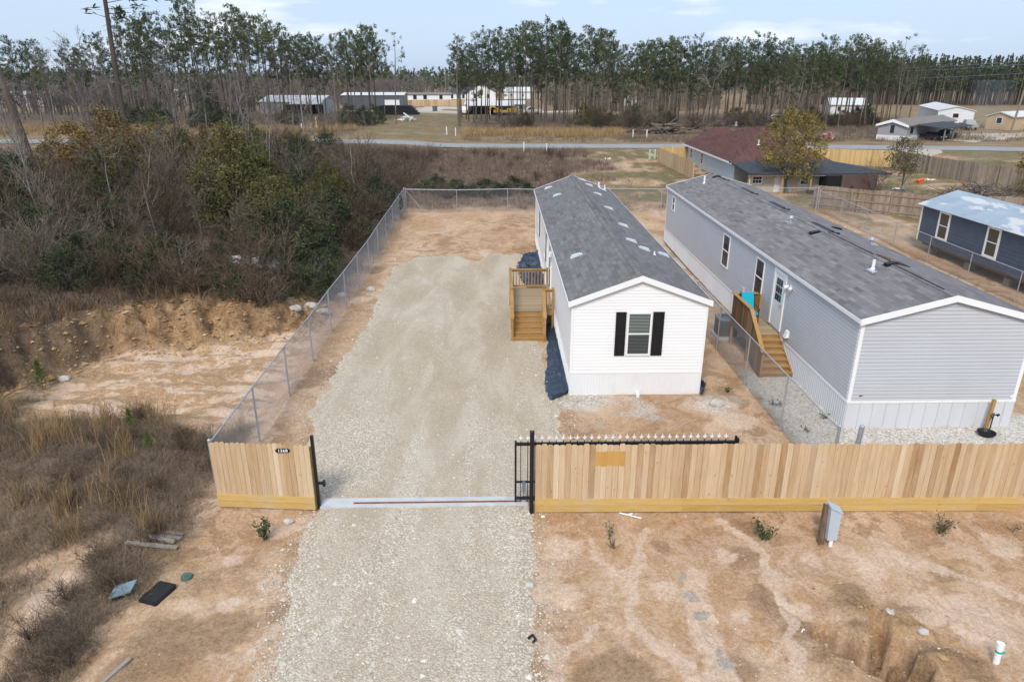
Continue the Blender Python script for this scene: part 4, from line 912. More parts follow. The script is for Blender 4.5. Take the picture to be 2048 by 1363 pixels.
for x in (9.40, 9.90):
    for y, d in ((25.06, -.03), (25.6, .06)): mb = MB(); mb.cyl((x, y + d, DZ_ - .0), (x, y, DZ_ + .40), .018, .018, 6); mb.build('leg', M['black_metal'], ch)
# air-conditioning unit
ac = thing('air_conditioner', 'round-cornered grey outdoor air conditioner on a pad behind the brown porch steps', 'air conditioner', (9.3, 26.75, 0))
def rounded(cx, cy, a, r, n=5):
    P = []
    for qx, qy, t0 in ((1, 1, 0), (-1, 1, 90), (-1, -1, 180), (1, -1, 270)):
        for i in range(n + 1):
            t = R(t0 + 90 * i / n); P.append((cx + qx * (a - r) + r * math.cos(t), cy + qy * (a - r) + r * math.sin(t)))
    return P
def prism(mb, P, z0, z1, top=True, tone=.5):
    n = len(P); mb.add([(x, y, z0) for x, y in P] + [(x, y, z1) for x, y in P], [[i, (i + 1) % n, n + (i + 1) % n, n + i] for i in range(n)], tone)
    if top: mb.poly([(x, y, z1) for x, y in P], tone)
    return mb
prism(MB(), rounded(9.3, 26.75, .40, .16), .10, .78, False).build('casing', M['ac'], ac)
mb = MB()
for z in np.arange(.16, .74, .045): prism(mb, rounded(9.3, 26.75, .406, .16), z, z + .018, False)
mb.build('louvre', M['black_plastic'], ac)
prism(MB(), rounded(9.3, 26.75, .43, .18), .78, .83).build('top_panel', mat('ac_top', (.22, .23, .24), .5), ac)
mb = MB(); mb.cyl((9.3, 26.75, .832), (9.3, 26.75, .838), .33, .33, 24); t_ = mb.build('fan_guard', M['black_plastic'], ac)
mb = MB()
for r_ in (.1, .17, .24, .31):
    an = np.linspace(0, 2 * math.pi, 25); P = np.stack([9.3 + r_ * np.cos(an), 26.75 + r_ * np.sin(an), np.full(25, .85)], 1); mb.tubes(P[:-1], P[1:], .006, .006, 3)
mb.build('grille', M['galv'], t_)
mb = MB(); mb.box(8.82, 9.78, 26.27, 27.23, -.05, .10); mb.build('pad', M['concrete'], ac)

# ------------------------------------------------------------------ chain-link fences
def chain_run(name, label, pts, h=1.75, sp=3.05, braces=(), corner_r=.042, cell=.078, skip_posts=()):
    x0, y0 = pts[0]
    t = thing(name, label, 'fence', (x0, y0, hz1(x0, y0)))
    segs = []
    for (ax, ay), (bx, by) in zip(pts[:-1], pts[1:]):
        Ln = math.hypot(bx - ax, by - ay); k = max(1, round(Ln / sp))
        segs += [((ax + (bx - ax) * i / k, ay + (by - ay) * i / k), (ax + (bx - ax) * (i + 1) / k, ay + (by - ay) * (i + 1) / k)) for i in range(k)]
    P = [segs[0][0]] + [q for _, q in segs]
    for i, (x, y) in enumerate(P):
        end = (x, y) in pts or i in (0, len(P) - 1); r = corner_r if end else .027; z = hz1(x, y)
        mb = MB(); mb.cyl((x, y, z - .1), (x, y, z + h + (.08 if end else .0)), r, r, 10)
        if end: mb.cyl((x, y, z + h + .08), (x, y, z + h + .11), r * 1.15, r * .4, 10)
        mb.build('post', M['galv'], t)
    mb = MB(); A = [(x, y, hz1(x, y) + h) for x, y in P]
    mb.tubes(A[:-1], A[1:], .021, .021, 8); mb.build('top_rail', M['galv'], t)
    mb = MB()
    for (ax, ay), (bx, by) in segs:
        Ln = math.hypot(bx - ax, by - ay); za, zb = hz1(ax, ay) + .02, hz1(bx, by) + .02; hh = h - .03
        s = np.arange(-hh, Ln, cell)
        for sg in (1, -1):
            s0 = np.clip(s, 0, Ln); s1 = np.clip(s + hh, 0, Ln); v0 = s0 - s; v1 = s1 - s
            if sg < 0: s0, s1 = Ln - s0, Ln - s1
            ok = np.abs(s1 - s0) > .01
            s0, s1, v0, v1 = s0[ok], s1[ok], v0[ok], v1[ok]
            nx, ny = -(by - ay) / Ln * .004 * sg, (bx - ax) / Ln * .004 * sg
            f = lambda ss_, vv: np.stack([ax + (bx - ax) * ss_ / Ln + nx, ay + (by - ay) * ss_ / Ln + ny, za + (zb - za) * ss_ / Ln + vv], 1)
            mb.tubes(f(s0, v0), f(s1, v1), .0026, .0026, 3)
    mb.build('wire_mesh', M['wire'], t)
    for (px, py, dx, dy) in braces:
        mb = MB(); z = hz1(px, py); mb.cyl((px, py, z + h - .1), (px + dx, py + dy, hz1(px + dx, py + dy) + .05), .02, .02, 8); mb.build('brace', M['galv'], t)
    return t
chain_run('chain_link_fence', 'silver chain-link fence running along the left side of the gravel drive', [(-6.95, 14.98), (-6.95, 52.7)])
chain_run('chain_link_fence', 'silver chain-link fence across the back of the yards, behind both mobile homes', [(-6.86, 52.85), (8.40, 52.85), (24.2, 52.85)], 1.7, 3.6, braces=[(-6.8, 52.85, 1.25, -.05)])
chain_run('chain_link_fence', 'silver chain-link fence between the white and the grey mobile homes', [(8.47, 28.4), (8.47, 15.35)], 1.78, 3.2)
chain_run('chain_link_fence', 'silver chain-link fence in front of the raised dark blue cabin', [(24.25, 52.6), (24.22, 20.0)], 1.5, 3.45)

# ------------------------------------------------------------------ picket fences
def picket_fence(label, a, b, z0, z1, n, mp, mk=None, kick=None, step=.142, dog=.03, seed=0, pnum=2.4, rails_out=False, stain=None):
    """a, b ends on the ground; n = outward normal (picket side)"""
    a = np.array(a, float); b = np.array(b, float); n = np.array(n, float); n /= np.linalg.norm(n); Ln = np.linalg.norm(b - a); u = (b - a) / Ln
    t = thing('wood_fence', label, 'fence', (*a, hz1(*a)))
    r = random.Random(seed); mb = MB(); s = 0.; nd = n * .018
    while s < Ln - .02:
        w = min(step - r.uniform(.003, .008), Ln - s); zt = z1 + r.uniform(-.02, .02); c = min(dog, w * .3)
        A = a + u * s; B = a + u * (s + w); ga = hz1(*A)
        if kick is None: zb = ga + .03
        else: zb = z0
        zt = zt + (ga if kick is None else 0)
        prof = [(0, zb), (w, zb), (w, zt - c), (w - c, zt), (c, zt), (0, zt - c)]; off = n * r.uniform(-.004, .004)
        V = [(*(a + u * (s + q) + off + nd), z) for q, z in prof] + [(*(a + u * (s + q) + off), z) for q, z in prof]
        tone = min(1, max(0, r.gauss(.5, .15) + (r.random() < .12) * r.choice((-.3, .3)))); mb.add(V, [[0, 1, 2, 3, 4, 5], [11, 10, 9, 8, 7, 6]], tone)
        mb.add(V, [[i, i + 6, (i + 1) % 6 + 6, (i + 1) % 6] for i in range(6)], tone); s += step
    mb.build('picket_panel', mp, t)
    zc = lambda P, f: (hz1(*P) + f) if kick is None else f
    for f in ((z1 - .22, (z0 + z1) / 2) if kick is not None else (z1 - .25, z1 * .5, .28)):
        mb = MB(); o = (.045 if rails_out else -.03); P = a - n * abs(o) if not rails_out else a + n * .045
        Q = P + u * Ln; mb.beam((*P, zc(a, f)), (*Q, zc(b, f)), .04, .09, .45); mb.build('rail', mk or mp, t)
    k = max(1, round(Ln / pnum))
    for i in range(k + 1):
        P = a + u * min(max(Ln * i / k, .05), Ln - .05) + n * (.09 if rails_out else -.10); mb = MB(); post(mb, P[0], P[1], hz1(*P) - .2, (z1 if kick is not None else z1 + hz1(*P)) - .10, .09, .5); mb.build('post', mk or mp, t)
    if kick is not None:
        for zz0, zz1, tn in ((kick, (kick + z0 + .02) / 2 - .004, .42), ((kick + z0 + .02) / 2 + .004, z0 + .02, .6)):
            s = 0
            while s < Ln - .05:
                e2 = min(s + 3.6, Ln); mb = MB(); V = []
                for q in (s + .001, e2 - .002):
                    for d in (.020, .056):
                        for z in (zz0, zz1): V.append((*(a + u * q + n * d), z))
                mb.add(V, [[0, 1, 3, 2], [4, 6, 7, 5], [0, 4, 5, 1], [2, 3, 7, 6], [1, 5, 7, 3], [0, 2, 6, 4]], tn + r.uniform(-.15, .15)); mb.build('kick_board', mk, t); s = e2
    if stain:
        s0, s1, q0, q1 = stain; mb = MB(); V = [(*(a + u * q + n * .0235), z) for q, z in ((s0, q0), (s1, q0), (s1, q1), (s0, q1))]; mb.poly(V, .35); mb.build('stained_patch', M['stain'], t)
    return t
M['stain'] = toned('amber_stained_board', [(0, (.40, .21, .05)), (.5, (.50, .29, .085)), (1, (.56, .35, .13))], .7, 0, .5, 3, (6, 6, 1))
picket_fence('short panel of new pine pickets with a black number plate, left of the gate opening', (-6.93, 14.90), (-4.50, 14.70), .38, 1.83, (0, -1), M['picket_new'], M['kick_new'], .06, .128, seed=4, pnum=2.3)
fr = picket_fence('long new pine picket fence with yellow kick board, right of the gate', (.86, 14.54), (16.5, 14.31), .37, 1.87, (0, -1), M['picket_new'], M['kick_new'], .03, seed=9)
# an amber patch where a sign used to hang, board by board
mb = MB(); rr = random.Random(3); bs = .142
for i in range(10, 15):
    x0_ = .86 + i * bs + .004; yq = 14.54 - (x0_ - .86) * .0147 - .0235
    mb.poly([(x0_, yq, 1.30 + rr.uniform(-.02, .02)), (x0_ + bs - .006, yq - .002, 1.30 + rr.uniform(-.02, .02)), (x0_ + bs - .006, yq - .002, 1.68 + rr.uniform(-.02, .02)), (x0_, yq, 1.68 + rr.uniform(-.02, .02))], rr.uniform(.3, .7))
mb.build('stained_patch', M['stain'], fr)
# number plate
def text_mesh(name, body, size, loc, rot, m, parent, depth=.002):
    cu = bpy.data.curves.new('txt', 'FONT'); cu.body = body; cu.size = size; cu.extrude = depth; cu.align_x = 'CENTER'; cu.align_y = 'CENTER'; cu.offset = .002; cu.space_character = 1.15
    ob = bpy.data.objects.new('txt', cu); col.objects.link(ob); bpy.context.view_layer.update()
    me = bpy.data.meshes.new_from_object(ob.evaluated_get(bpy.context.evaluated_depsgraph_get())); bpy.data.objects.remove(ob); me.materials.clear(); me.materials.append(m)
    o = bpy.data.objects.new(name, me); col.objects.link(o); o.rotation_euler = rot; o.parent = parent; o.location = Vector(loc) - parent.location
    return o
px_, pz_ = -5.14, 1.67; pyy = 14.753 - .026
pl = thing('number_plate', 'black house number plate reading 1368 on the short pine picket panel', 'sign', (px_, pyy, pz_))
mb = MB(); w_, h_, c_ = .175, .055, .035
prof = [(-w_ + c_, -h_), (w_ - c_, -h_), (w_ - c_ * .7, -h_ * .55), (w_, -h_ * .4), (w_, h_ * .4), (w_ - c_ * .7, h_ * .55), (w_ - c_, h_), (-w_ + c_, h_), (-w_ + c_ * .7, h_ * .55), (-w_, h_ * .4), (-w_, -h_ * .4), (-w_ + c_ * .7, -h_ * .55)]
k = len(prof); V = [(px_ + a, pyy - .012, pz_ + b) for a, b in prof] + [(px_ + a, pyy, pz_ + b) for a, b in prof]
mb.add(V, [list(range(k))]); mb.add(V, [[i, i + k, (i + 1) % k + k, (i + 1) % k] for i in range(k)]); mb.build('plate', M['black_plastic'], pl)
text_mesh('digits', '1368', .105, (px_, pyy - .014, pz_), (R(90), 0, 0), M['trim_white'], pl)

# ------------------------------------------------------------------ sliding gate, its posts and track
gt = thing('sliding_gate', 'black steel sliding gate with white spear tips, rolled open behind the long picket fence', 'gate', (.42, 14.88, 0))
GYY = 14.88
def bar(mb, x0, x1, z0, z1, d=.045): mb.box(x0, x1, GYY - d / 2, GYY + d / 2, z0, z1)
GR = 5.75
mb = MB(); bar(mb, .37, .42, .06, 1.78, .05); bar(mb, GR - .05, GR, .06, 1.86, .05); bar(mb, .42, GR - .05, 1.66, 1.73, .06); bar(mb, .42, GR - .05, .62, .665, .04); bar(mb, .42, GR - .05, .15, .215, .05); bar(mb, GR - .01, GR + .05, 1.62, 1.80, .08)
mb.build('frame', M['black_metal'], gt)
x = .52; i = 0
while x < GR - .1:
    mb = MB(); bar(mb, x - .009, x + .009, .10, 1.80, .018); mb.build('bar', M['black_metal'], gt)
    mb = MB(); mb.cyl((x, GYY, 1.80), (x, GYY, 1.835), .016, .022, 6); mb.cyl((x, GYY, 1.835), (x, GYY, 1.95), .026, .002, 6); mb.box(x - .045, x + .045, GYY - .008, GYY + .008, 1.845, 1.868); mb.build('spear_tip', M['white_metal'], gt)
    if x < .8:
        mb = MB(); bar(mb, x + .075, x + .091, .10, .64, .016); mb.build('bar', M['black_metal'], gt)
    x += .171
mb = MB(); mb.box(.56, .64, GYY - .075, GYY - .03, .40, .66); mb.cyl((.60, GYY - .05, .66), (.60, GYY - .05, .70), .02, .02, 8); mb.build('latch_box', mat('blue_grey_latch', (.16, .22, .30), .4, .2), gt)
mb = MB(); mb.cyl((.60, GYY - .03, .075), (.60, GYY + .03, .075), .06, .06, 12); mb.build('wheel', M['galv'], gt)
mb = MB(); mb.box(.72, .82, 14.42, 14.52, -.1, 2.22); mb.box(.715, .825, 14.415, 14.525, 2.22, 2.25)
gp = tag(mb.build('gate_post', M['black_metal']), 'tall black steel gate post beside the open sliding gate', 'gate post')
t = thing('gate_post', 'slim black steel post at the right end of the short picket panel', 'gate post', (-4.45, 14.80, 0))
mb = MB(); mb.box(-4.48, -4.41, 14.77, 14.84, -.1, 2.02); mb.build('post', M['black_metal'], t)
mb = MB(); mb.box(-4.41, -4.26, 14.79, 14.82, .68, .75); mb.box(-4.30, -4.24, 14.765, 14.845, .64, .79); mb.build('catch', M['black_metal'], t)
mb = MB(); mb.box(-3.62, .72, 14.865, 14.895, .07, .085); mb.add([(-3.62, 14.862, .086), (.72, 14.862, .086), (.72, 14.88, .112), (-3.62, 14.88, .112), (.72, 14.898, .086), (-3.62, 14.898, .086)], [[0, 1, 2, 3], [3, 2, 4, 5]])
tag(mb.build('gate_track', M['rust']), 'rusty steel rail along the concrete strip in the gate opening', 'gate track')
mb = MB(); mb.cyl((8.85, 15.2, -.05), (8.95, 15.2, 1.92), .062, .062, 12); mb.cyl((8.95, 15.2, 1.92), (8.95, 15.2, 1.95), .066, .03, 12)
tag(mb.build('terminal_post', M['galv']), 'thick grey metal post standing just behind the long picket fence', 'post')

# ------------------------------------------------------------------ things on the front ground
def gz(x, y): return hz1(x, y)
t = thing('utility_pedestal', 'grey utility box on a peeling wooden post before the long picket fence', 'utility box', (7.4, 13.22, gz(7.4, 13.2)))
z = gz(7.4, 13.2)
mb = MB(); mb.add([(7.28, 13.16, z - .2), (7.42, 13.16, z - .2), (7.42, 13.30, z - .2), (7.28, 13.30, z - .2), (7.29, 13.17, z + 1.04), (7.41, 13.17, z + .98), (7.41, 13.29, z + .98), (7.29, 13.29, z + 1.04)], [[0, 1, 5, 4], [1, 2, 6, 5], [2, 3, 7, 6], [3, 0, 4, 7], [4, 5, 6, 7]])
mb.build('post', M['old_post'] if 'old_post' in M else M.setdefault('old_post', weathered('peeling_old_post', (.15, .105, .075), .9, .45, 5, stretch=(3, 3, .5), dirt=(.32, .27, .23), dirt_amt=.8)), t)
mb = MB(); mb.add([(7.40, 13.05, z + .20), (7.62, 13.05, z + .20), (7.62, 13.24, z + .20), (7.40, 13.24, z + .20), (7.36, 13.05, z + 1.06), (7.62, 13.05, z + .92), (7.62, 13.24, z + .96), (7.36, 13.24, z + 1.10)], [[0, 1, 5, 4], [1, 2, 6, 5], [2, 3, 7, 6], [3, 0, 4, 7], [4, 5, 6, 7], [0, 3, 2, 1]])
bx = mb.build('box', M['ped_metal'], t)
mb = MB(); mb.add([(7.34, 13.03, z + 1.062), (7.64, 13.03, z + .90), (7.64, 13.26, z + .945), (7.34, 13.26, z + 1.105), (7.34, 13.03, z + 1.09), (7.64, 13.03, z + .93), (7.64, 13.26, z + .97), (7.34, 13.26, z + 1.13)], [[4, 5, 6, 7], [0, 1, 5, 4], [1, 2, 6, 5], [2, 3, 7, 6], [3, 0, 4, 7]])
mb.build('lid', M['ped_metal'], bx)
mb = MB(); mb.cyl((7.53, 13.12, z - .1), (7.53, 13.12, z + .22), .045, .045, 10); mb.build('conduit', M['pvc'], t)
t = thing('capped_pipe', 'short white plastic pipe with teal tape standing in the bare soil at lower right', 'pipe', (9.03, 9.66, gz(9.03, 9.66)))
z = gz(9.03, 9.66)
mb = MB(); mb.cyl((9.02, 9.66, z - .1), (9.03, 9.69, z + .36), .055, .055, 16); mb.build('pipe', M['pvc'], t)
mb = MB(); mb.cyl((9.029, 9.687, z + .32), (9.032, 9.695, z + .43), .066, .066, 16); mb.build('cap', M['pvc'], t)
mb = MB(); mb.cyl((9.026, 9.678, z + .235), (9.027, 9.681, z + .275), .058, .058, 16); mb.box(9.07, 9.12, 9.64, 9.655, z + .23, z + .27); mb.build('tape', M['teal'], t)
t = thing('meter_box', 'broken faded blue utility box lying in the dry weeds at lower left', 'utility box', (-7.75, 11.8, gz(-7.75, 11.8)), rz=.25)
mb = MB()
mb.add([(-.24, -.16, .06), (.18, -.16, .14), (.24, .16, .16), (-.18, .16, .09), (-.24, -.16, .10), (.18, -.16, .18), (.24, .16, .20), (-.18, .16, .13)], [[0, 3, 2, 1], [4, 5, 6, 7], [0, 1, 5, 4], [1, 2, 6, 5], [2, 3, 7, 6], [3, 0, 4, 7]]); mb.build('lid', M['blue_box'], t, local=True)
mb = MB(); mb.box(-.2, .12, -.13, -.11, -.05, .08); mb.box(-.2, -.18, -.11, .12, -.05, .08); mb.box(.12, .14, -.13, .12, -.05, .10); mb.build('box', M['black_plastic'], t, local=True)
z = gz(-7.05, 11.75)
t = thing('meter_cover', 'flat black plastic meter cover on the orange soil at lower left', 'meter cover', (-7.05, 11.78, z), rz=-.3)
prism(MB(), rounded(0, 0, .5, .1), -.03, .05, True).build('rim', M['black_plastic'], t, local=True)
for o in t.children: o.scale = (.44, .62, 1)
mb = prism(MB(), rounded(0, 0, .44, .09), .05, .058, True); prism(mb, rounded(0, .34, .05, .02), .058, .064, True); lid_ = mb.build('lid', M['rubber'], t, local=True); lid_.scale = (.44, .62, 1)
z = gz(-6.68, 12.3); mb = MB(); mb.cyl((-6.68, 12.3, z - .05), (-6.68, 12.3, z + .05), .13, .115, 18); mb.cyl((-6.68, 12.3, z + .05), (-6.68, 12.3, z + .06), .03, .03, 8)
tag(mb.build('valve_lid', M['green_lid']), 'small round green valve cover on the orange soil', 'valve cover')
for i, (x0, y0, x1, y1, lb) in enumerate(((-8.35, 13.95, -7.33, 13.72, 'weathered board at the far side of the pile of loose boards in the dry weeds'), (-8.1, 13.72, -7.32, 13.55, 'shorter weathered board in the middle of the loose boards in the dry weeds'), (-8.5, 13.42, -7.25, 13.22, 'long weathered board nearest the viewer among the loose boards in the dry weeds'), (-8.0, 13.58, -7.4, 13.42, 'small dark board half hidden between the loose boards'))):
    mb = MB(); mb.beam((x0, y0, gz(x0, y0) + .05 + .03 * i), (x1, y1, gz(x1, y1) + .05), .09, .05, .3 + .15 * i); tag(mb.build('loose_board', M['lumber_grey']), lb, 'board', 'loose boards by the short picket panel')
mb = MB(); mb.beam((-7.12, 9.35, gz(-7.1, 9.3) + .03), (-6.78, 10.05, gz(-6.8, 10) + .04), .075, .04, .6); tag(mb.build('loose_board', M['lumber_grey']), 'single grey stick of lumber on bare soil at the bottom left', 'board')
mb = MB(); mb.tubes([(2.92, 14.42, gz(2.9, 14.4) + .05), (3.1, 14.3, .04)], [(3.42, 14.22, gz(3.4, 14.2) + .03), (3.22, 14.33, .07)], .018, .018, 6); tag(mb.build('white_stick', M['pvc']), 'thin white plastic stick lying at the foot of the long picket fence', 'stick')
mb = MB(); P = [(5.75, 10.42, gz(5.75, 10.42) + .02), (5.82, 10.5, gz(5.82, 10.5) + .04), (6.05, 10.55, gz(6.05, 10.55) + .03)]; mb.tubes(P[:-1], P[1:], .014, .012, 5); tag(mb.build('bent_wire', M['pvc']), 'bent pale cord beside the washed-out hole', 'cord')
mb = MB(); P = [(.52, 10.35, .07), (.6, 10.42, .09), (.66, 10.32, .08), (.6, 10.25, .07)]; mb.tubes(P[:-1], P[1:], .03, .022, 6); tag(mb.build('rubber_scrap', M['rubber']), 'small black rubber scrap on the edge of the gravel drive', 'scrap')
def rock(x, y, r, label, m=None, seed=1, sq=.7):
    rr = np.random.default_rng(seed); n1, n2 = 8, 12; V = []
    for i in range(n1 + 1):
        for j in range(n2):
            a = math.pi * i / n1; b = 2 * math.pi * j / n2; V.append((math.sin(a) * math.cos(b), math.sin(a) * math.sin(b), math.cos(a)))
    V = np.array(V); k = .75 + .5 * fbm(V[:, 0] * 1.3 + seed, V[:, 1] * 1.3 + V[:, 2] * 1.7, 1.2, 3, seed); V = V * k[:, None] * r * np.array((1.2, .95, sq))
    F = [[i * n2 + j, i * n2 + (j + 1) % n2, (i + 1) * n2 + (j + 1) % n2, (i + 1) * n2 + j] for i in range(n1) for j in range(n2)]
    mb = MB(); mb.add(V + np.array((x, y, gz(x, y) + r * .25)), np.array(F)[:, ::-1], .7); return tag(mb.build('rock', m or M['rock']), label, 'rock')
M['rock'] = weathered('pale_rock', (.46, .43, .40), .9, .2, 6)
M['crumb'] = toned('ochre_clay_crumbs', [(0, (.20, .12, .055)), (.5, (.36, .225, .11)), (1, (.48, .34, .19))], .95)
M['clay_rock'] = weathered('ochre_clay_clod', (.36, .22, .10), .95, .25, 5)
for i, (x, y, r, lb, m) in enumerate(((-7.75, 29.55, .26, 'white rock beside the largest pale rock, behind the left chain-link fence', 'rock'), (-8.35, 29.9, .26, 'buff rock left of the white rocks behind the left chain-link fence', 'rock'), (-7.45, 32.2, .2, 'single pale rock against the left chain-link fence, behind the others', 'rock'),
        (-6.3, 33.5, .18, 'flat pale rock inside the yard at the left chain-link fence', 'rock'), (-15.3, 22.9, .17, 'lone white rock on the pit floor beside the small pine', 'rock'), (7.05, 20.35, .2, 'pale rock near the right front corner of the white home', 'rock'),
        (.62, 11.9, .09, 'small white stone on the bare soil just right of the gravel drive', 'rock'), (-5.05, 14.25, .10, 'small white stone below the short picket panel', 'rock'), (7.62, 10.78, .085, 'grey-green stone above the washed-out hole', 'rock'), (8.02, 10.3, .085, 'pale stone right of the washed-out hole', 'rock'), (-8.75, 29.0, .22, 'large white rock slab at the end of the clay bank behind the fence', 'rock'))):
    rock(x, y, r, lb, M[m], 10 + i)
n = 900; xx = rng.normal(7.2, .75, n); yy = rng.normal(10.2, .55, n); ok = fbm(xx, yy, 1.8, 3, 93) > .45; xx, yy = xx[ok], yy[ok]
o = stones(np.stack([xx, yy, H(xx, yy) + .004], -1), np.exp(rng.normal(-3.9, .55, len(xx))), 'clay_crumbs'); o.data.materials[0] = M['crumb']
n = 5200; xx = rng.uniform(-24, -7.6, n); yy = np.interp(xx, FX, FY) + rng.normal(.7, 1.3, n); ok = (bank_d(xx, yy) > -1.0) & (bank_d(xx, yy) < 2.0); xx, yy = xx[ok], yy[ok]
o = stones(np.stack([xx, yy, H(xx, yy) + .01], -1), np.exp(rng.normal(-3.3, .6, len(xx))), 'bank_clods'); o.data.materials[0] = M['crumb']
# faucet post and tub at the front of the grey home
t = thing('faucet_post', 'wooden faucet post with a black hose bib before the front skirting of the grey home', 'faucet', (14.62, 18.45, 0))
mb = MB(); mb.beam((14.62, 18.45, -.1), (14.68, 18.47, 1.02), .09, .09, .7); mb.build('post', M['wood_deck'], t)
mb = MB(); mb.cyl((14.70, 18.38, 0), (14.71, 18.38, .55), .018, .018, 6); mb.tubes([(14.71, 18.38, .55), (14.71, 18.36, .55), (14.62, 18.38, .52)], [(14.80, 18.34, .60), (14.60, 18.3, .50), (14.72, 18.38, .62)], .018, .018, 6); mb.cyl((14.76, 18.32, .55), (14.82, 18.30, .62), .03, .03, 8); mb.build('tap', M['black_metal'], t)
mb = MB(); mb.cyl((14.45, 18.15, 0), (14.45, 18.15, .11), .17, .25, 18, cap=False); mb.cyl((14.45, 18.15, .03), (14.45, 18.15, .035), .18, .18, 18); mb.cyl((14.45, 18.15, .10), (14.45, 18.15, .115), .265, .265, 18, cap=False)
tag(mb.build('tub', M['black_plastic']), 'shallow black plastic tub under the faucet post', 'tub')
rock(13.1, 15.9, .10, 'white lump on the pale gravel before the grey home', M['trim_white'], 33)

# ------------------------------------------------------------------ the dark blue cabin on skids
t = thing('blue_cabin', 'raised dark blue cabin with white-framed windows and a patched tin roof', 'cabin', (27.1, 35.0, .3))
CX0, CX1, CY0, CY1, CB, CE, CP = 25.5, 29.6, 26.0, 41.5, .66, 2.82, 3.55
lap_wall((CX0, CY1), (CX0, CY0), (-1, 0), CB, CE, None, .2, .02).build('wall', M['blue_paint'], t)
lap_wall((CX1, CY1), (CX0, CY1), (0, 1), CB, CE, CP, .2, .02).build('wall', M['blue_paint'], t)
lap_wall((CX0, CY0), (CX1, CY0), (0, -1), CB, CE, CP, .2, .02).build('wall', M['blue_paint'], t)
lap_wall((CX1, CY0), (CX1, CY1), (1, 0), CB, CE, None, .2, .02).build('wall', M['blue_paint'], t)
mb = MB(); mb.box(CX0 + .02, CX1 - .02, CY0 + .02, CY1 - .02, CB - .02, CB + .02); mb.build('floor', M['wood_brown'], t)
mb = MB(); mb.box(CX0 - .05, CX0 + .06, CY1 - .06, CY1 + .05, CB, CE - .03); mb.build('corner_trim', M['trim_white'], t)
gable_roof(t, CX0, CX1, CY0, CY1, CE, CP, M['tin_roof'], .22, .30, .03, cap=False)
for y in (39.2, 35.0, 30.2): window(t, (CX0 - .022, y, 1.12), (0, 1), (-1, 0), 1.06, 1.62, fw=.13, pane=M['cabin_glass'] if 'cabin_glass' in M else M.setdefault('cabin_glass', mat('dim_window_glass', (.055, .05, .038), .12, 0, .5)))
for x in (25.9, 29.2):
    mb = MB(); mb.box(x - .08, x + .08, CY0 + .3, CY1 - .1, CB - .24, CB - .02); mb.build('skid', M['wood_brown'], t)
for x in (25.85, 29.2):
    for y in (27, 30.3, 33.6, 36.8, 40.3): mb = MB(); mb.box(x - .2, x + .2, y - .2, y + .2, gz(x, y) - .1, CB - .24); mb.build('pier', M['pole_wood'], t)
mb = MB(); mb.beam((25.7, 39.6, .35), (25.9, 40.2, .7), .05, .05, .5); mb.build('loose_prop', M['lumber_grey'], t)

# ------------------------------------------------------------------ neighbouring wooden fences
picket_fence('weathered grey-brown picket fence behind the blue cabin and the grey home', (30.9, 49.2), (24.5, 54.2), 0, 1.72, (-.6, -.78), M['picket_old'], M['picket_old'], None, .145, seed=21, rails_out=True)
picket_fence('weathered picket fence panel closing the yard corner behind the blue cabin', (39.5, 48.0), (30.95, 49.15), 0, 1.72, (-.1, -1), M['picket_old'], M['picket_old'], None, .145, seed=22)
picket_fence('old grey picket fence running past the small bare tree towards the gravel lane', (44.2, 78.5), (45.3, 66.5), 0, 1.85, (-1, -.1), M['picket_old'], M['picket_old'], None, .15, seed=23, dog=0)
picket_fence('old grey picket fence behind the golden bush at the right edge', (45.4, 66.4), (50.5, 54.0), 0, 1.8, (-1, -.2), M['picket_old'], M['picket_old'], None, .15, seed=24, dog=0)
picket_fence('bright new picket fence behind the golden tree along the road', (34.5, 82.6), (44.0, 79.2), 0, 1.8, (-.3, -1), M['picket_yellow'], M['picket_yellow'], None, .15, seed=25, dog=0)
picket_fence('yellow picket fence beside the open green lot, left of the red-roofed house', (19.3, 70.2), (19.05, 85.2), 0, 1.7, (-1, 0), M['picket_new'], M['picket_yellow'], None, .15, seed=26, dog=0)
picket_fence('short yellow picket fence joining the far corner of the red-roofed house', (19.1, 85.3), (23.2, 85.6), 0, 1.7, (0, -1), M['picket_yellow'], M['picket_yellow'], None, .15, seed=27, dog=0)

# ------------------------------------------------------------------ the red-roofed house
t = thing('house', 'pale blue house with a dark red roof and dark porch roof behind the golden tree', 'house', (26, 76, .3))
zg = .2
A0, A1, A2, A3 = (22.05, 66.0), (30.9, 66.0), (30.9, 86.2), (22.75, 86.2)
lap_wall(A3, A0, (-1, 0), zg, 2.42, None, .2, .02).build('wall', M['pale_blue_wall'], t)
lap_wall(A0, A1, (0, -1), zg, 2.42, None, .2, .02).build('wall', M['cream'], t)
lap_wall(A1, A2, (1, 0), zg, 2.42, None, .2, .02).build('wall', M['pale_blue_wall'], t)
lap_wall(A2, A3, (0, 1), zg, 2.42, None, .2, .02).build('wall', M['pale_blue_wall'], t)
E_ = [(21.6, 65.7, 2.42), (31.3, 65.7, 2.42), (31.3, 86.6, 2.42), (22.35, 86.6, 2.30)]
r1, r2 = (24.5, 72.0, 5.05), (28.3, 75.5, 4.95)
mb = MB(); mb.poly([E_[0], E_[1], r2, r1]); mb.poly([E_[1], E_[2], r2]); mb.poly([E_[2], E_[3], r1, r2]); mb.poly([E_[3], E_[0], r1]); mb.poly([(x, y, z - .02) for x, y, z in E_][::-1])
rf = mb.build('roof', M['red_roof'], t)
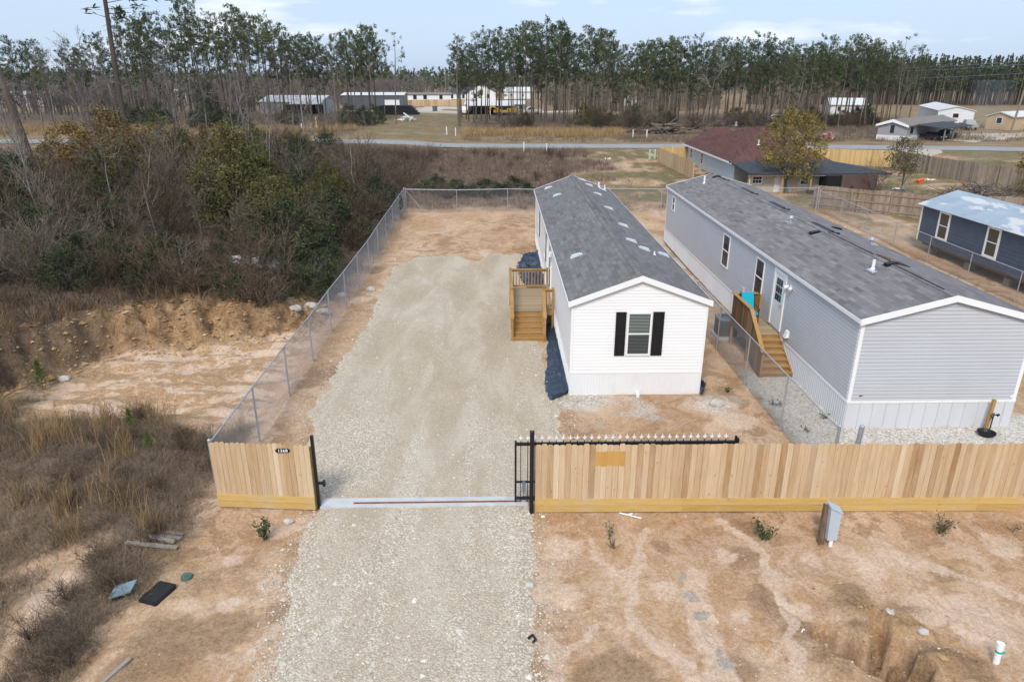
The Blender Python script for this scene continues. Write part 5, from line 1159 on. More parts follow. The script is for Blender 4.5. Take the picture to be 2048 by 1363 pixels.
mb = MB(); mb.poly([(22.30, 80.2, 2.34), (25.2, 82.0, 4.30), (26.2, 82, 4.35), (26.2, 78.5, 3.9), ]); mb.poly([(22.36, 86.62, 2.34), (25.2, 84.4, 4.30), (25.2, 82.0, 4.30), (22.30, 80.2, 2.34)]); mb.poly([(22.36, 86.62, 2.34), (29.0, 86.62, 2.34), (26.2, 84.4, 4.35), (25.2, 84.4, 4.30)]); mb.poly([(25.2, 82, 4.30), (25.2, 84.4, 4.3), (26.2, 84.4, 4.35), (26.2, 82, 4.35)])
mb.build('hip', M['red_roof'], rf)
mb = MB(); mb.beam((21.58, 65.68, 2.36), (22.33, 86.6, 2.24), .04, .17, .5); mb.build('gutter', M['trim_white'], t)
for x, y, z in ((23.6, 71.8, 3.45), (25.2, 69.3, 3.72)): vent_pipe(rf, x, y, z, .45, .07)
vent_pipe(rf, 26.6, 80.8, 4.75, .4, .1, M['galv'])
for y, w in ((69.9, .0), (78.4, 1.0), (83.5, .9)):
    if w: window(t, (22.03 + .7 * (y - 66) / 20.2, y, .85), (0, 1), (-1, 0), w, 1.25, fw=.09)
lap_wall((22.05, 62.3), (28.45, 62.3), (0, -1), zg, 2.0, None, .2, .02).build('porch_wall', M['cream'], t)
window(t, (22.9, 62.27, 1.0), (1, 0), (0, -1), .95, .72, fw=.09, mull=2); window(t, (27.1, 62.27, .9), (1, 0), (0, -1), .8, .8, fw=.09, mull=1)
mb = MB(); wbox(mb, (24.9, 62.27, .25), (1, 0), (0, -1), -.45, .45, 0, 1.72, 0, .05); mb.build('door', M['trim_white'], t)
# porch roof, posts, brown metal store and its dark doorway
P0, P1, P2, P3 = (21.55, 66.3, 2.52), (30.6, 66.3, 2.60), (34.3, 61.3, 2.02), (21.75, 61.2, 2.08)
mb = MB(); mb.poly([P3, P2, P1, P0]); mb.poly([P2, (34.0, 66.5, 2.05), P1]); V = [P3, P2, P1, P0]
mb.add([P3, P2, (34.3, 61.3, 1.88), (21.75, 61.2, 1.94), P0, (21.55, 66.3, 2.38)], [[3, 2, 1, 0], [0, 4, 5, 3]]); mb.poly([(x, y, z - .14) for x, y, z in V][::-1])
mb.build('porch_roof', M['dark_roof'], t)
for x in (22.0, 24.9, 27.4, 29.6): mb = MB(); post(mb, x, 61.6, 0, 1.95, .13, .6); mb.build('porch_post', M['picket_yellow'], t)
mb = MB(); mb.box(21.75, 30.0, 61.3, 61.38, 1.80, 1.94); mb.build('porch_beam', M['picket_old'], t)
mb = rib_wall((29.8, 60.9), (32.9, 60.9), (0, -1), .1, 1.9, 9, .01, .01); s_ = MB(); z = .1
while z < 1.9: s_.add([(29.8, 60.88, z), (32.9, 60.88, z), (32.9, 60.9, z + .13), (29.8, 60.9, z + .13)], [[0, 1, 2, 3]]); z += .13
s_.box(29.8, 32.9, 60.9, 64.5, .1, 1.9); s_.build('store_wall', M['brown_metal'], t)
mb = MB(); mb.box(28.5, 29.78, 61.0, 64.5, .1, 1.85); mb.build('doorway', M['opening_shade'], t)
mb = MB(); mb.add([(29.95, 60.7, .1), (30.75, 60.7, .1), (30.75, 60.72, 1.15), (29.95, 60.85, .1), (30.75, 60.85, .1)], [[0, 1, 2], [4, 3, 2], [1, 4, 2]]); tag(mb.build('leaning_panel', M['black_plastic']), 'dark triangular panel leaning on the brown store wall', 'panel')
mb = MB(); mb.box(26.9, 28.3, 60.5, 61.2, .55, .62); mb.tubes([(27, 60.55, .1), (28.2, 60.55, .1), (27, 61.1, .1), (28.2, 61.1, .1)], [(27, 60.55, .55), (28.2, 60.55, .55), (27, 61.1, .55), (28.2, 61.1, .55)], .03, .03, 6)
tag(mb.build('patio_table', M['black_plastic']), 'dark low table in front of the porch of the red-roofed house', 'table')
t = thing('barbecue', 'black barbecue standing at the dark doorway of the red-roofed house', 'barbecue', (28.6, 60.3, .1))
mb = MB(); mb.cyl((28.2, 60.3, .78), (29.0, 60.3, .78), .26, .26, 14); mb.build('drum', M['black_plastic'], t)
for x in (28.3, 28.9):
    for y in (60.1, 60.5): mb = MB(); mb.cyl((x, y, 0.05), (x, y, .7), .025, .025, 6); mb.build('leg', M['black_metal'], t)
t = thing('stair_rail', 'small wooden stair rail at the porch of the red-roofed house', 'rail', (25.6, 61.0, .2)); mb = MB()
for k in range(3): mb.beam((25.5 + .02 * k, 60.9, .3 + .3 * k), (25.9, 60.9, .6 + .3 * k), .04, .09, .4)
mb.build('rail', M['wood_deck'], t); mb = MB(); post(mb, 25.92, 60.9, .1, 1.3, .09, .4); mb.build('post', M['wood_deck'], t)
t = thing('covered_bin', 'dark domed cover over a bin beside the left wall of the red-roofed house', 'bin', (21.2, 70.6, .3)); mb = MB(); mb.cyl((21.1, 70.6, .1), (21.1, 70.6, .62), .5, .55, 16); mb.build('bin', M['white_paint'], t); mb = MB(); mb.cyl((21.1, 70.6, .62), (21.1, 70.6, .85), .6, .35, 16); mb.build('lid', M['black_plastic'], t)

# ------------------------------------------------------------------ far buildings
def gable_house(name, label, cat, cx, cy, w, d, ze, zp, rz, wall, roofm, ridge='x', over=.35, base=None, wins=(), zb=None, group=None, frame=None):
    """w along local x, d along local y; wins: (side, offset, z, w, h) with side f/b/l/r; f faces the viewer at rz = 0"""
    z0 = hz1(cx, cy) if zb is None else zb
    t = thing(name, label, cat, (cx, cy, z0), group, rz)
    x0, x1, y0, y1 = -w / 2, w / 2, -d / 2, d / 2
    mb = MB()
    if ridge == 'x':
        sides = [[(x0, y0, -.3), (x1, y0, -.3), (x1, y0, ze), (x0, y0, ze)], [(x1, y1, -.3), (x0, y1, -.3), (x0, y1, ze), (x1, y1, ze)],
                 [(x1, y0, -.3), (x1, y1, -.3), (x1, y1, ze), (x1, 0, zp), (x1, y0, ze)], [(x0, y1, -.3), (x0, y0, -.3), (x0, y0, ze), (x0, 0, zp), (x0, y1, ze)]]
    else:
        sides = [[(x0, y0, -.3), (x1, y0, -.3), (x1, y0, ze), (0, y0, zp), (x0, y0, ze)], [(x1, y1, -.3), (x0, y1, -.3), (x0, y1, ze), (0, y1, zp), (x1, y1, ze)],
                 [(x1, y0, -.3), (x1, y1, -.3), (x1, y1, ze), (x1, y0, ze)], [(x0, y1, -.3), (x0, y0, -.3), (x0, y0, ze), (x0, y1, ze)]]
    for P in sides: MB().poly(P).build('wall', wall, t, local=True)
    mb = MB(); o = over; th = .14
    if ridge == 'x':
        s = (zp - ze) / (d / 2); ed = d / 2 + o; zl = zp - s * ed
        for sg in (-1, 1): mb.add([(x0 - o, sg * ed, zl + .05), (x1 + o, sg * ed, zl + .05), (x1 + o, 0, zp + .05), (x0 - o, 0, zp + .05), (x0 - o, sg * ed, zl + .05 - th), (x1 + o, sg * ed, zl + .05 - th), (x1 + o, 0, zp + .05 - th), (x0 - o, 0, zp + .05 - th)], [[0, 1, 2, 3], [4, 5, 1, 0], [7, 6, 5, 4], [0, 3, 7, 4], [1, 5, 6, 2]])
    else:
        s = (zp - ze) / (w / 2); ed = w / 2 + o; zl = zp - s * ed
        for sg in (-1, 1): mb.add([(sg * ed, y0 - o, zl + .05), (sg * ed, y1 + o, zl + .05), (0, y1 + o, zp + .05), (0, y0 - o, zp + .05), (sg * ed, y0 - o, zl + .05 - th), (sg * ed, y1 + o, zl + .05 - th), (0, y1 + o, zp + .05 - th), (0, y0 - o, zp + .05 - th)], [[0, 1, 2, 3], [4, 5, 1, 0], [7, 6, 5, 4], [0, 3, 7, 4], [1, 5, 6, 2]])
    mb.build('roof', roofm, t, local=True)
    if base: 
        mb = MB(); mb.box(x0 - .05, x1 + .05, y0 - .05, y1 + .05, -.3, base[0]); mb.build('skirting', base[1], t, local=True)
    for sd, off, z, ww, hh in wins:
        o, u, n = {'f': ((off, y0 - .01, z), (1, 0), (0, -1)), 'b': ((off, y1 + .01, z), (1, 0), (0, 1)), 'l': ((x0 - .01, off, z), (0, 1), (-1, 0)), 'r': ((x1 + .01, off, z), (0, 1), (1, 0))}[sd]
        fb = MB(); a = ww / 2; f = .09
        wbox(fb, o, u, n, -a, -a + f, 0, hh, 0, .06); wbox(fb, o, u, n, a - f, a, 0, hh, 0, .06); wbox(fb, o, u, n, -a + f, a - f, 0, f, 0, .058); wbox(fb, o, u, n, -a + f, a - f, hh - f, hh, 0, .058)
        fo = fb.build('window', frame or M['trim_white'], t, local=True); pb = MB(); wbox(pb, o, u, n, -a + f * .8, a - f * .8, f * .8, hh - f * .8, 0, .03); pb.build('pane', M['dark_glass'], fo, local=True)
    return t
W = M['white_paint']
# trailer with the carport, right
t = gable_house('mobile_home', 'grey and white mobile home with a dark carport, across the road at right', 'mobile home', 69.8, 119.8, 20, 4.4, 2.4, 3.15, R(40), M['grey_siding_far'], M['grey_roof_far'], 'x', .3, (.75, W), [('l', 0, 1.15, .55, 1.15), ('f', -8.2, 1.1, 1.0, 1.2), ('f', 6, 1.1, .9, 1.2)], frame=M['black_metal'])
mb = MB(); mb.add([(-7, -2.2, 2.42), (-7, -6.7, 2.0), (4.5, -6.7, 2.0), (4.5, -2.2, 2.42), (-7, -2.2, 2.30), (-7, -6.7, 1.88), (4.5, -6.7, 1.88), (4.5, -2.2, 2.30)], [[0, 1, 2, 3], [7, 6, 5, 4], [0, 4, 5, 1], [1, 5, 6, 2], [3, 2, 6, 7]]); mb.build('carport_roof', M['dark_roof'], t, local=True)
for x in (-6.8, -3.1, .6, 4.3): mb = MB(); mb.box(x - .07, x + .07, -6.6, -6.45, -.3, 1.95); mb.build('carport_post', M['pole_wood'], t, local=True)
mb = MB()
for x in (-10.34,): mb.add([(x, -2.5, 2.36), (x, 0, 3.22), (x, 2.5, 2.36), (x, 2.5, 2.02), (x, 0, 2.75), (x, -2.5, 2.02)], [[0, 5, 4, 1], [1, 4, 3, 2]])
mb.build('gable_trim', M['trim_white'], t, local=True)
gable_house('mobile_home', 'white mobile home behind the grey trailer with the carport', 'mobile home', 98.5, 160, 6.5, 26, 2.9, 3.7, R(-22), W, M['sky_cover'], 'y', .2, None, [('f', 0, 1.4, 1.2, 1.0), ('r', -4, 1.4, 1, 1)])
gable_house('mobile_home', 'tan mobile home with a white roof at the right edge, beside the utility pole', 'mobile home', 102.8, 140.2, 19, 4.6, 2.2, 2.95, R(28), M['tan_siding'], M['sky_cover'], 'x', .25, None, [('l', 0, .8, 1.1, 1.2), ('f', -5, .8, 1.0, 1.1), ('f', 3, .8, 1.0, 1.1)], zb=.6)
gable_house('farm_building', 'white low building with a bright roof glimpsed behind the right end of the pines', 'building', 91.5, 192, 8.5, 9, 2.6, 4.0, R(-14), W, M['sky_cover'], 'x', .4, None, [('f', -2.2, .9, 1.0, 1.2), ('f', 2.2, .9, 1.0, 1.2)])
# left of the gap
t = gable_house('metal_barn', 'pale metal barn with a white roof and an open lean-to, behind the left pines', 'barn', -50, 188, 15.5, 11, 3.0, 4.3, R(-8), M['cream'] if False else weathered('pale_metal_wall', (.42, .42, .40), .6, .1, .5), M['sky_cover'], 'x', .3)
mb = MB(); mb.box(-1, 8.4, -5.62, -5.54, .2, 2.3); mb.build('open_bay', M['opening_shade'], t, local=True)
mb = MB(); mb.add([(1, -8.5, 2.6), (8.6, -8.5, 2.6), (8.6, -5.6, 3.1), (1, -5.6, 3.1), (1, -8.5, 2.5), (8.6, -8.5, 2.5), (8.6, -5.6, 3.0), (1, -5.6, 3.0)], [[0, 1, 2, 3], [7, 6, 5, 4], [0, 4, 5, 1], [1, 5, 6, 2], [0, 3, 7, 4]]); mb.build('lean_to', M['sky_cover'], t, local=True)
t = gable_house('warehouse', 'dark grey metal warehouse with a white roll-up door, left of the grassy gap', 'warehouse', -34.5, 212, 17, 13, 4.0, 4.5, R(2), M['dark_siding'], M['sky_cover'], 'x', .25)
mb = MB(); wbox(mb, (5.2, -6.52, 0), (1, 0), (0, -1), -2.1, 2.1, .1, 2.7, 0, .06); mb.build('roll_up_door', W, t, local=True)
gable_house('mobile_home', 'long white mobile home behind the dark warehouse and a plank fence', 'mobile home', -25.8, 262, 19, 8, 2.5, 3.0, R(6), M['trim_white'], M['grey_roof_far'], 'x', .3, None, [('f', -3, .9, 1.2, 1.4), ('f', .5, .9, 1.2, 1.4), ('f', 6, .9, 1.1, 1.3)], frame=M['black_metal'])
picket_fence('plank fence in front of the long white mobile home beyond the gap', (-27.5, 229), (-6.0, 232), 0, 1.9, (0, -1), M['picket_new'], M['picket_new'], None, .45, seed=31, dog=0, pnum=4)
# white house with dark roof: a gabled wing and a lower side wing
t = gable_house('white_house', 'large white house with a black roof and tall gable seen through the gap', 'house', -6.0, 296, 11.5, 14, 3.2, 6.6, 0, M['trim_white'], M['dark_roof'], 'y', .4, None, [('f', 0, 2.2, 1.2, 1.7), ('f', -2.6, 1, .9, 1.5), ('f', 2.6, 1, .9, 1.5)], frame=M['black_metal'])
mb = MB(); mb.box(-12.5, -5.8, -6, 5, -.3, 2.9); sw = mb.build('side_wing', M['trim_white'], t, local=True)
mb = MB(); mb.add([(-13, -6.6, 2.9), (-5.7, -6.6, 2.9), (-4.5, 0, 5.2), (-11, 0, 5.2), (-13, 5.5, 2.9), (-5.7, 5.5, 2.9)], [[0, 1, 2, 3], [3, 2, 5, 4]]); mb.poly([(-13, -6.6, 2.9), (-11, 0, 5.2), (-13, 5.5, 2.9)]); mb.build('wing_roof', M['dark_roof'], t, local=True)
for x in (-11.4, -9.2, -7.0):
    fb = MB(); wbox(fb, (x, -6.02, .9), (1, 0), (0, -1), -.45, .45, 0, 1.5, 0, .04); fb.build('window', M['dark_glass'], t, local=True)
t = gable_house('shed_house', 'grey shed house with a broad white carport roof, just right of the gap', 'shed', -.3, 196.5, 15.5, 7, 2.6, 3.3, R(-3), M['grey_siding_far'], M['sky_cover'], 'x', .3, None, [('f', 6.7, 1, .9, 1.4), ('f', -6.6, 1, .8, .9)])
mb = MB(); mb.add([(-7, -7.5, 2.4), (5.2, -7.5, 2.4), (5.2, -3.6, 2.8), (-7, -3.6, 2.8), (-7, -7.5, 2.25), (5.2, -7.5, 2.25), (5.2, -3.6, 2.65), (-7, -3.6, 2.65)], [[0, 1, 2, 3], [7, 6, 5, 4], [0, 4, 5, 1], [1, 5, 6, 2], [0, 3, 7, 4]]); mb.build('carport_roof', M['sky_cover'], t, local=True)
mb = MB(); wbox(mb, (-1, -3.52, 0), (1, 0), (0, -1), -5.5, 5.5, .1, 2.3, 0, .03); mb.build('open_bay', M['opening_shade'], t, local=True)
for x in (-6.8, -1, 5): mb = MB(); mb.box(x - .1, x + .1, -7.4, -7.2, -.2, 2.3); mb.build('carport_post', W, t, local=True)
gable_house('white_house', 'small white house with a white roof, right of the black-roofed white house', 'house', 9.3, 325, 12, 8, 3.2, 4.8, 0, M['trim_white'], M['sky_cover'], 'x', .4, None, [('f', -3, 1, 1, 1.2), ('f', 2, 1, 1, 1.2)])
gable_house('white_house', 'tiny white outbuilding right of the small white house in the far field', 'outbuilding', 25, 330, 12, 7, 2.8, 3.8, 0, W, M['grey_roof_far'], 'x', .3)
gable_house('white_house', 'white trailer glimpsed between pine trunks in the middle of the right woods', 'trailer', 45.5, 300, 5, 5, 3.0, 3.6, 0, W, M['sky_cover'], 'x', .2)
gable_house('white_house', 'white trailer glimpsed low between pine trunks above the brush piles', 'trailer', 44.0, 240, 5, 4, 2.6, 3.2, R(15), W, M['sky_cover'], 'x', .2)
for i, (x, y, w, lb) in enumerate(((-150, 235, 22, 'long pale warehouse at the far left edge behind the pines'), (-128, 300, 30, 'white flat industrial shed behind the leftmost pines'), (-165, 330, 30, 'reddish-walled industrial shed behind the leftmost pines'), (-112, 262, 12, 'pale trailer half hidden behind the bare trees at left'))):
    gable_house('industrial_shed', lb, 'shed', x, y, w, 10, 3.4, 4.2, R(4 * i), W if i != 2 else M['red_wall'] if 'red_wall' in M else M.setdefault('red_wall', weathered('dull_red_wall', (.22, .10, .08), .7, .1, .5)), M['sky_cover'], 'x', .3, None, [('f', -w * .2, .8, 1.6, 1.6), ('f', w * .22, .8, 1.6, 1.6)])

# ------------------------------------------------------------------ vehicles and yard things far away
def car(label, x, y, rz, paint, cat='car', scale=1.0, kind='sedan', group=None):
    z = hz1(x, y) + .08; t = thing('parked_' + cat.replace(' ', '_'), label, cat, (x, y, z), group, rz); S = scale
    Ln, Wd = 4.6 * S, 1.8 * S
    if kind == 'sedan': pr = [(-2.3, .35), (-2.3, .8), (-1.5, .92), (-.9, 1.42), (.75, 1.45), (1.5, .98), (2.25, .9), (2.3, .35)]
    else: pr = [(-2.5, .45), (-2.5, 1.0), (-1.3, 1.08), (-.7, 1.7), (.6, 1.72), (.75, 1.1), (2.55, 1.08), (2.55, .45)]
    mb = MB(); n = len(pr); V = [(a * S, s * Wd / 2 * (.82 if b > 1.2 else 1), b * S) for s in (-1, 1) for a, b in pr]
    mb.add(V, [[i, i + 1, n + i + 1, n + i][::-1] for i in range(n - 1)]); mb.poly(V[:n][::-1][::-1]); mb.poly(V[n:][::-1]); b_ = mb.build('body', paint, t, local=True)
    mb = MB(); q = [(-1.38, .97), (-.88, 1.36), (.7, 1.38), (1.3, 1.0)] if kind == 'sedan' else [(-1.2, 1.12), (-.68, 1.6), (.55, 1.62), (.68, 1.14)]
    for s in (-1, 1): mb.poly([(a * S, s * (Wd / 2 * (.86 if b > 1.2 else 1.0) + .015), b * S) for a, b in (q if s > 0 else q[::-1])])
    mb.build('side_window', M['dark_glass'], t, local=True)
    for sx in (-1.45, 1.4):
        for sy in (-1, 1): mb = MB(); mb.cyl((sx * S, sy * (Wd / 2 - .2), .33 * S), (sx * S, sy * (Wd / 2 + .02), .33 * S), .34 * S, .34 * S, 12); mb.build('wheel', M['rubber'], t, local=True)
    for sy in (-.6, .6): mb = MB(); mb.box(-2.33 * S, -2.28 * S, (sy - .14) * S, (sy + .14) * S, .62 * S, .76 * S); mb.build('headlight', M['trim_white'], t, local=True)
    return t
PB = lambda n, c: mat(n, c, .3, .0, .5)
car('dark blue car parked under the carport of the grey trailer', 71.9, 115.0, R(40), PB('dark_blue_car_paint', (.02, .025, .05)))
car('dark motor vehicle beside the trailer wall under the carport', 69.0, 113.6, R(110), PB('black_car_paint', (.015, .015, .018)), scale=.8)
car('pale grey van parked between the grey trailer and the tan home', 88.9, 136, R(75), PB('grey_van_paint', (.30, .30, .29)), 'van', 1.0, 'pickup')
for i, (x, y, lb) in enumerate(((61.5, 160, 'white car half hidden by the right end of the pines'), (66.0, 158, 'silver car behind the right end of the pines, nearer the grey trailer'))): car(lb, x, y, R(170 + 30 * i), PB('far_car_%d' % i if False else 'pale_car_paint', (.45, .46, .48)))
car('white pickup at the left end of the shed house', -8.2, 190.5, R(80), PB('white_truck_paint', (.7, .7, .7)), 'pickup', 1.1, 'pickup')
car('white pickup at the right end of the shed house', 9.0, 191, R(10), PB('white_truck_paint', (.7, .7, .7)), 'pickup', 1.1, 'pickup')
t = thing('digger', 'yellow tracked digger parked in front of the shed house', 'digger', (2.4, 187.5, hz1(2.4, 187.5)))
mb = MB(); mb.box(-3.2, 3.2, -1.0, 1.0, .75, 1.35); mb.box(.2, 2.6, -.9, .9, 1.35, 1.75); mb.build('body', M['yellow_paint'], t, local=True)
mb = MB(); mb.box(-1.1, .2, -.8, .2, 1.35, 2.3); mb.build('cab', M['dark_glass'], t, local=True)
mb = MB(); mb.beam((-1.2, .4, 1.2), (-3.6, .4, 2.3), .3, .35); mb.beam((-3.6, .4, 2.3), (-4.4, .4, .9), .25, .3); mb.build('boom', M['yellow_paint'], t, local=True)
for s in (-1, 1): mb = MB(); mb.box(-2.2, 2.2, s * .95 - .3, s * .95 + .3, .05, .75); mb.build('track', M['rubber'], t, local=True)
def heap(name, label, cat, x, y, w, d, h, m, n=40, seed=1, r=.12, Lr=(1.5, 3.5), flat=.15, leaf=None):
    """pile of logs or cut branches"""
    rr = np.random.default_rng(seed); mb = MB()
    P = np.stack([rr.normal(0, w / 4, n), rr.normal(0, d / 4, n), np.zeros(n)], 1); hh = h * np.exp(-(P[:, 0] / (w / 2.6)) ** 2 - (P[:, 1] / (d / 2.6)) ** 2); P[:, 2] = rr.uniform(.03, 1, n) * hh + r
    D = np.stack([rr.normal(0, 1, n), rr.normal(0, .45, n), rr.normal(0, flat, n)], 1); D /= np.linalg.norm(D, axis=1, keepdims=True); Lh = rr.uniform(*Lr, n)[:, None] / 2
    W_ = P + np.array((x, y, 0)); A = W_ - D * Lh; B = W_ + D * Lh
    A[:, 2] = np.maximum(A[:, 2], .05); B[:, 2] = np.maximum(B[:, 2], .05); g0 = hz1(x, y); A[:, 2] += g0; B[:, 2] += g0
    mb.tubes(A, B, rr.uniform(.5, 1.2, n) * r, rr.uniform(.3, .9, n) * r, 5, rr.random(n))
    return tag(mb.build(name, m), label, cat)
heap('log_pile', 'heap of cut dark logs on bare ground across the road, before the right woods', 'log pile', 30.5, 127.5, 10, 3, 1.5, M['bark_pine'], 46, 3, .22, (2, 5.5))
heap('brush_pile', 'round pile of cut brush at the edge of the right woods, behind the logs', 'brush pile', 45.5, 143, 6, 4, 1.8, M['bark_purple'], 160, 4, .06, (1, 3), .5)
heap('brush_pile', 'brush pile on the bare clearing, left of the round pile at the woods edge', 'brush pile', 38, 139, 4, 3, 1.5, M['bark_purple'], 110, 5, .06, (1, 3), .5)
heap('brush_pile', 'heap of green and brown cut branches behind the tin roof of the blue cabin', 'brush pile', 40.0, 58.5, 7, 4, 1.1, M['bark_grey'], 220, 6, .035, (.8, 2.4), .4)
t = thing('lumber_stack', 'black-covered lumber stack at the left of the gap beside the dark warehouse', 'lumber stack', (-24.5, 181, hz1(-24.5, 181)))
for i in range(4): mb = MB(); mb.box(-5.5 + .2 * i, 5.5 - .5 * i, -1.4, 1.4, .1 + .5 * i, .54 + .5 * i); mb.build('bundle', M['black_plastic'], t, local=True)
mb = MB(); mb.box(-4, 3.4, -1.5, 1.5, 2.1, 2.16); mb.build('cover', M['dark_roof'], t, local=True)
heap('rubbish_heap', 'white and grey rubbish heap at the left edge of the gap', 'rubbish heap', -18.9, 156, 3.5, 2, 1.1, M['white_paint'], 30, 8, .16, (.6, 1.6), .6)
t = thing('wheelie_bin', 'dark blue bin on the gravel yard beyond the gap', 'bin', (-16.5, 197, hz1(-16.5, 197)))
mb = MB(); mb.box(-.6, .6, -.5, .5, .1, 1.2); mb.build('bin', M['blue_paint'], t, local=True); mb = MB(); mb.box(-.65, .65, -.55, .55, 1.2, 1.3); mb.build('lid', M['black_plastic'], t, local=True)
# marker posts along the road, meter posts, taps
def marker(x, y, label, h=1.1, m=None, group=None, r=.07):
    z = hz1(x, y); mb = MB(); mb.box(x - r, x + r, y - r, y + r, z - .1, z + h); mb.add([(x - r, y - r, z + h), (x + r, y - r, z + h), (x + r, y + r, z + h), (x - r, y + r, z + h), (x, y, z + h + .1)], [[0, 1, 4], [1, 2, 4], [2, 3, 4], [3, 0, 4]])
    return tag(mb.build('marker_post', m or M['trim_white']), label, 'post', group)
for x, y, lb in ((-31.6, 96.5, 'left one of two white marker posts on the near roadside behind the thicket'), (-29.6, 96.3, 'right one of two white marker posts on the near roadside behind the thicket'),
        (3.6, 97.2, 'left one of two white marker posts on the roadside beyond the white home'), (6.5, 94.6, 'right one of two white marker posts on the roadside beyond the white home'),
        (22.4, 119.4, 'white marker post on the far roadside, left end of the log pile'), (24.6, 119.0, 'white marker post on the far roadside, against the log pile')):
    marker(x, y, lb, 1.2, M['white_paint'], 'roadside marker posts', .075)
for x, y, lb in ((-8.5, 123.5, 'white marker post at the right side of the gap, left of its twin'), (-7.0, 123.5, 'white marker post at the right side of the gap, right of its twin'), (-33.5, 126, 'white marker post in the golden grass before the metal barn, left one'), (-31.9, 126, 'white marker post in the golden grass before the metal barn, right one'), (-32.3, 131.5, 'taller buff post at the pine edge before the metal barn')):
    marker(x, y, lb, 1.25 if 'taller' not in lb else 2.0, M['picket_yellow'] if 'taller' in lb else M['white_paint'], 'posts across the road', .075)
for i, (x, y) in enumerate(((18.6, 87.5), (19.3, 87.8), (20.2, 86.9))):
    marker(x, y, ('green utility post with a white top, first of three left of the yellow fence', 'green utility post with a white top, middle of three left of the yellow fence', 'green utility post with a white top, nearest the yellow fence')[i], 1.1, M['sign_green'] if 'sign_green' in M else M.setdefault('sign_green', mat('pale_green_post', (.36, .52, .40), .6)), 'green utility posts by the yellow fence', .09)
t = thing('transformer_box', 'grey-green transformer box at the right edge, beyond the old grey fence', 'utility box', (70.0, 88.5, hz1(70, 88.5)))
mb = MB(); mb.box(-.9, .9, -.8, .8, -.1, 1.3); mb.add([(-.9, -.8, 1.3), (.9, -.8, 1.3), (.9, .8, 1.5), (-.9, .8, 1.5)], [[0, 1, 2, 3]]); mb.build('cabinet', M['ped_metal'], t, local=True); mb = MB(); mb.box(-1.5, -.92, -.7, .5, -.1, 1.0); mb.build('bin', M['rubber'], t, local=True)
mb = MB(); n = 60; P = rng.normal(0, 1, (n, 3)) * (.42, .25, .18) + (51.6, 112.5, hz1(51.6, 112.5) + .6); mb.cards(P, rng.normal(0, .3, (n, 3)), rng.normal(0, .22, (n, 3)))
tag(mb.build('pink_cloth', M['pink']), 'bright pink crumpled cloth caught in the weeds across the road', 'cloth')
mb = MB(); mb.cyl((40.3, 67.2, .3), (40.3, 67.2, .55), .36, .33, 14); mb.cyl((40.0, 66.9, .55), (40.6, 67.0, .75), .14, .14, 8); tag(mb.build('orange_tub', M['orange_plastic']), 'orange plastic toy tub on the grass before the old grey fence', 'tub')
for x, y, lb in ((36.0, 63.0, 'white scrap on the grass left of the small bare tree'), (42.4, 69.0, 'white scrap by the foot of the old grey fence'), (23.0, 47.0, 'flat white sheet on the ground behind the grey home roof'), (13.7, 88.0, 'white plastic bag lying in the green lot left of the yellow fence')):
    n = 14; mb = MB(); P = rng.normal(0, .16, (n, 3)) * (1.6, 1, .25) + (x, y, hz1(x, y) + .07); mb.cards(P, rng.normal(0, .16, (n, 3)) * (1, 1, .3), rng.normal(0, .13, (n, 3)) * (1, 1, .5)); tag(mb.build('litter_scrap', M['trim_white']), lb, 'scrap')
n = 40; mb = MB(); tt = rng.uniform(-1, 1, n); P = np.stack([-11.6 + tt * 1.35, 33.2 - tt * .35 + rng.normal(0, .12, n), hz1(-11.6, 33.2) + .55 - .1 * tt + rng.normal(0, .06, n)], 1); mb.cards(P, np.stack([rng.normal(.3, .1, n), rng.normal(0, .05, n), rng.normal(0, .06, n)], 1), np.stack([rng.normal(0, .05, n), rng.normal(0, .16, n), rng.normal(.12, .05, n)], 1))
tag(mb.build('metal_sheet', M['sky_cover']), 'torn pale metal sheet lying in the brush above the clay bank', 'metal sheet')
# utility poles and wires
def pole(x, y, label, h, lean=(0, 0), arms=1, r=.15):
    z = hz1(x, y); t = thing('utility_pole', label, 'utility pole', (x, y, z)); top = (x + lean[0], y + lean[1], z + h)
    mb = MB(); mb.cyl((x, y, z - .3), top, r, r * .65, 10); mb.build('pole', M['pole_wood'], t)
    if arms: mb = MB(); mb.beam((top[0] - 1.2, top[1], top[2] - .5), (top[0] + 1.2, top[1], top[2] - .5), .12, .14); mb.build('cross_arm', M['pole_wood'], t); mb = MB(); mb.cyl((x + .3, y - .2, top[2] - 2.2), (x + .3, y - .2, top[2] - 1.2), .28, .28, 12); mb.build('transformer', M['galv'], t)
    return top
tp1 = pole(91.2, 127.5, 'grey wooden utility pole leaning beside the tan mobile home', 12.0, (1.0, 0), 1, .2)
tp2 = pole(72, 215, 'pale utility pole with a cross arm seen among the right pines', 12.0)
tp3 = pole(8.0, 262, 'utility pole with a transformer behind the shed house, right of the gap', 11.0)
tp4 = pole(-20.5, 300, 'bare pole beside the black-roofed white house', 9.0, (0, 0), 0, .2)
def wire(a, b, sag, label):
    k = 24; tt = np.linspace(0, 1, k)[:, None]; P = np.array(a) * (1 - tt) + np.array(b) * tt; P[:, 2] -= (4 * sag * tt * (1 - tt))[:, 0]
    mb = MB(); mb.tubes(P[:-1], P[1:], .028, .028, 4); tag(mb.build('power_line', M['wire']), label, 'power line', 'power lines')
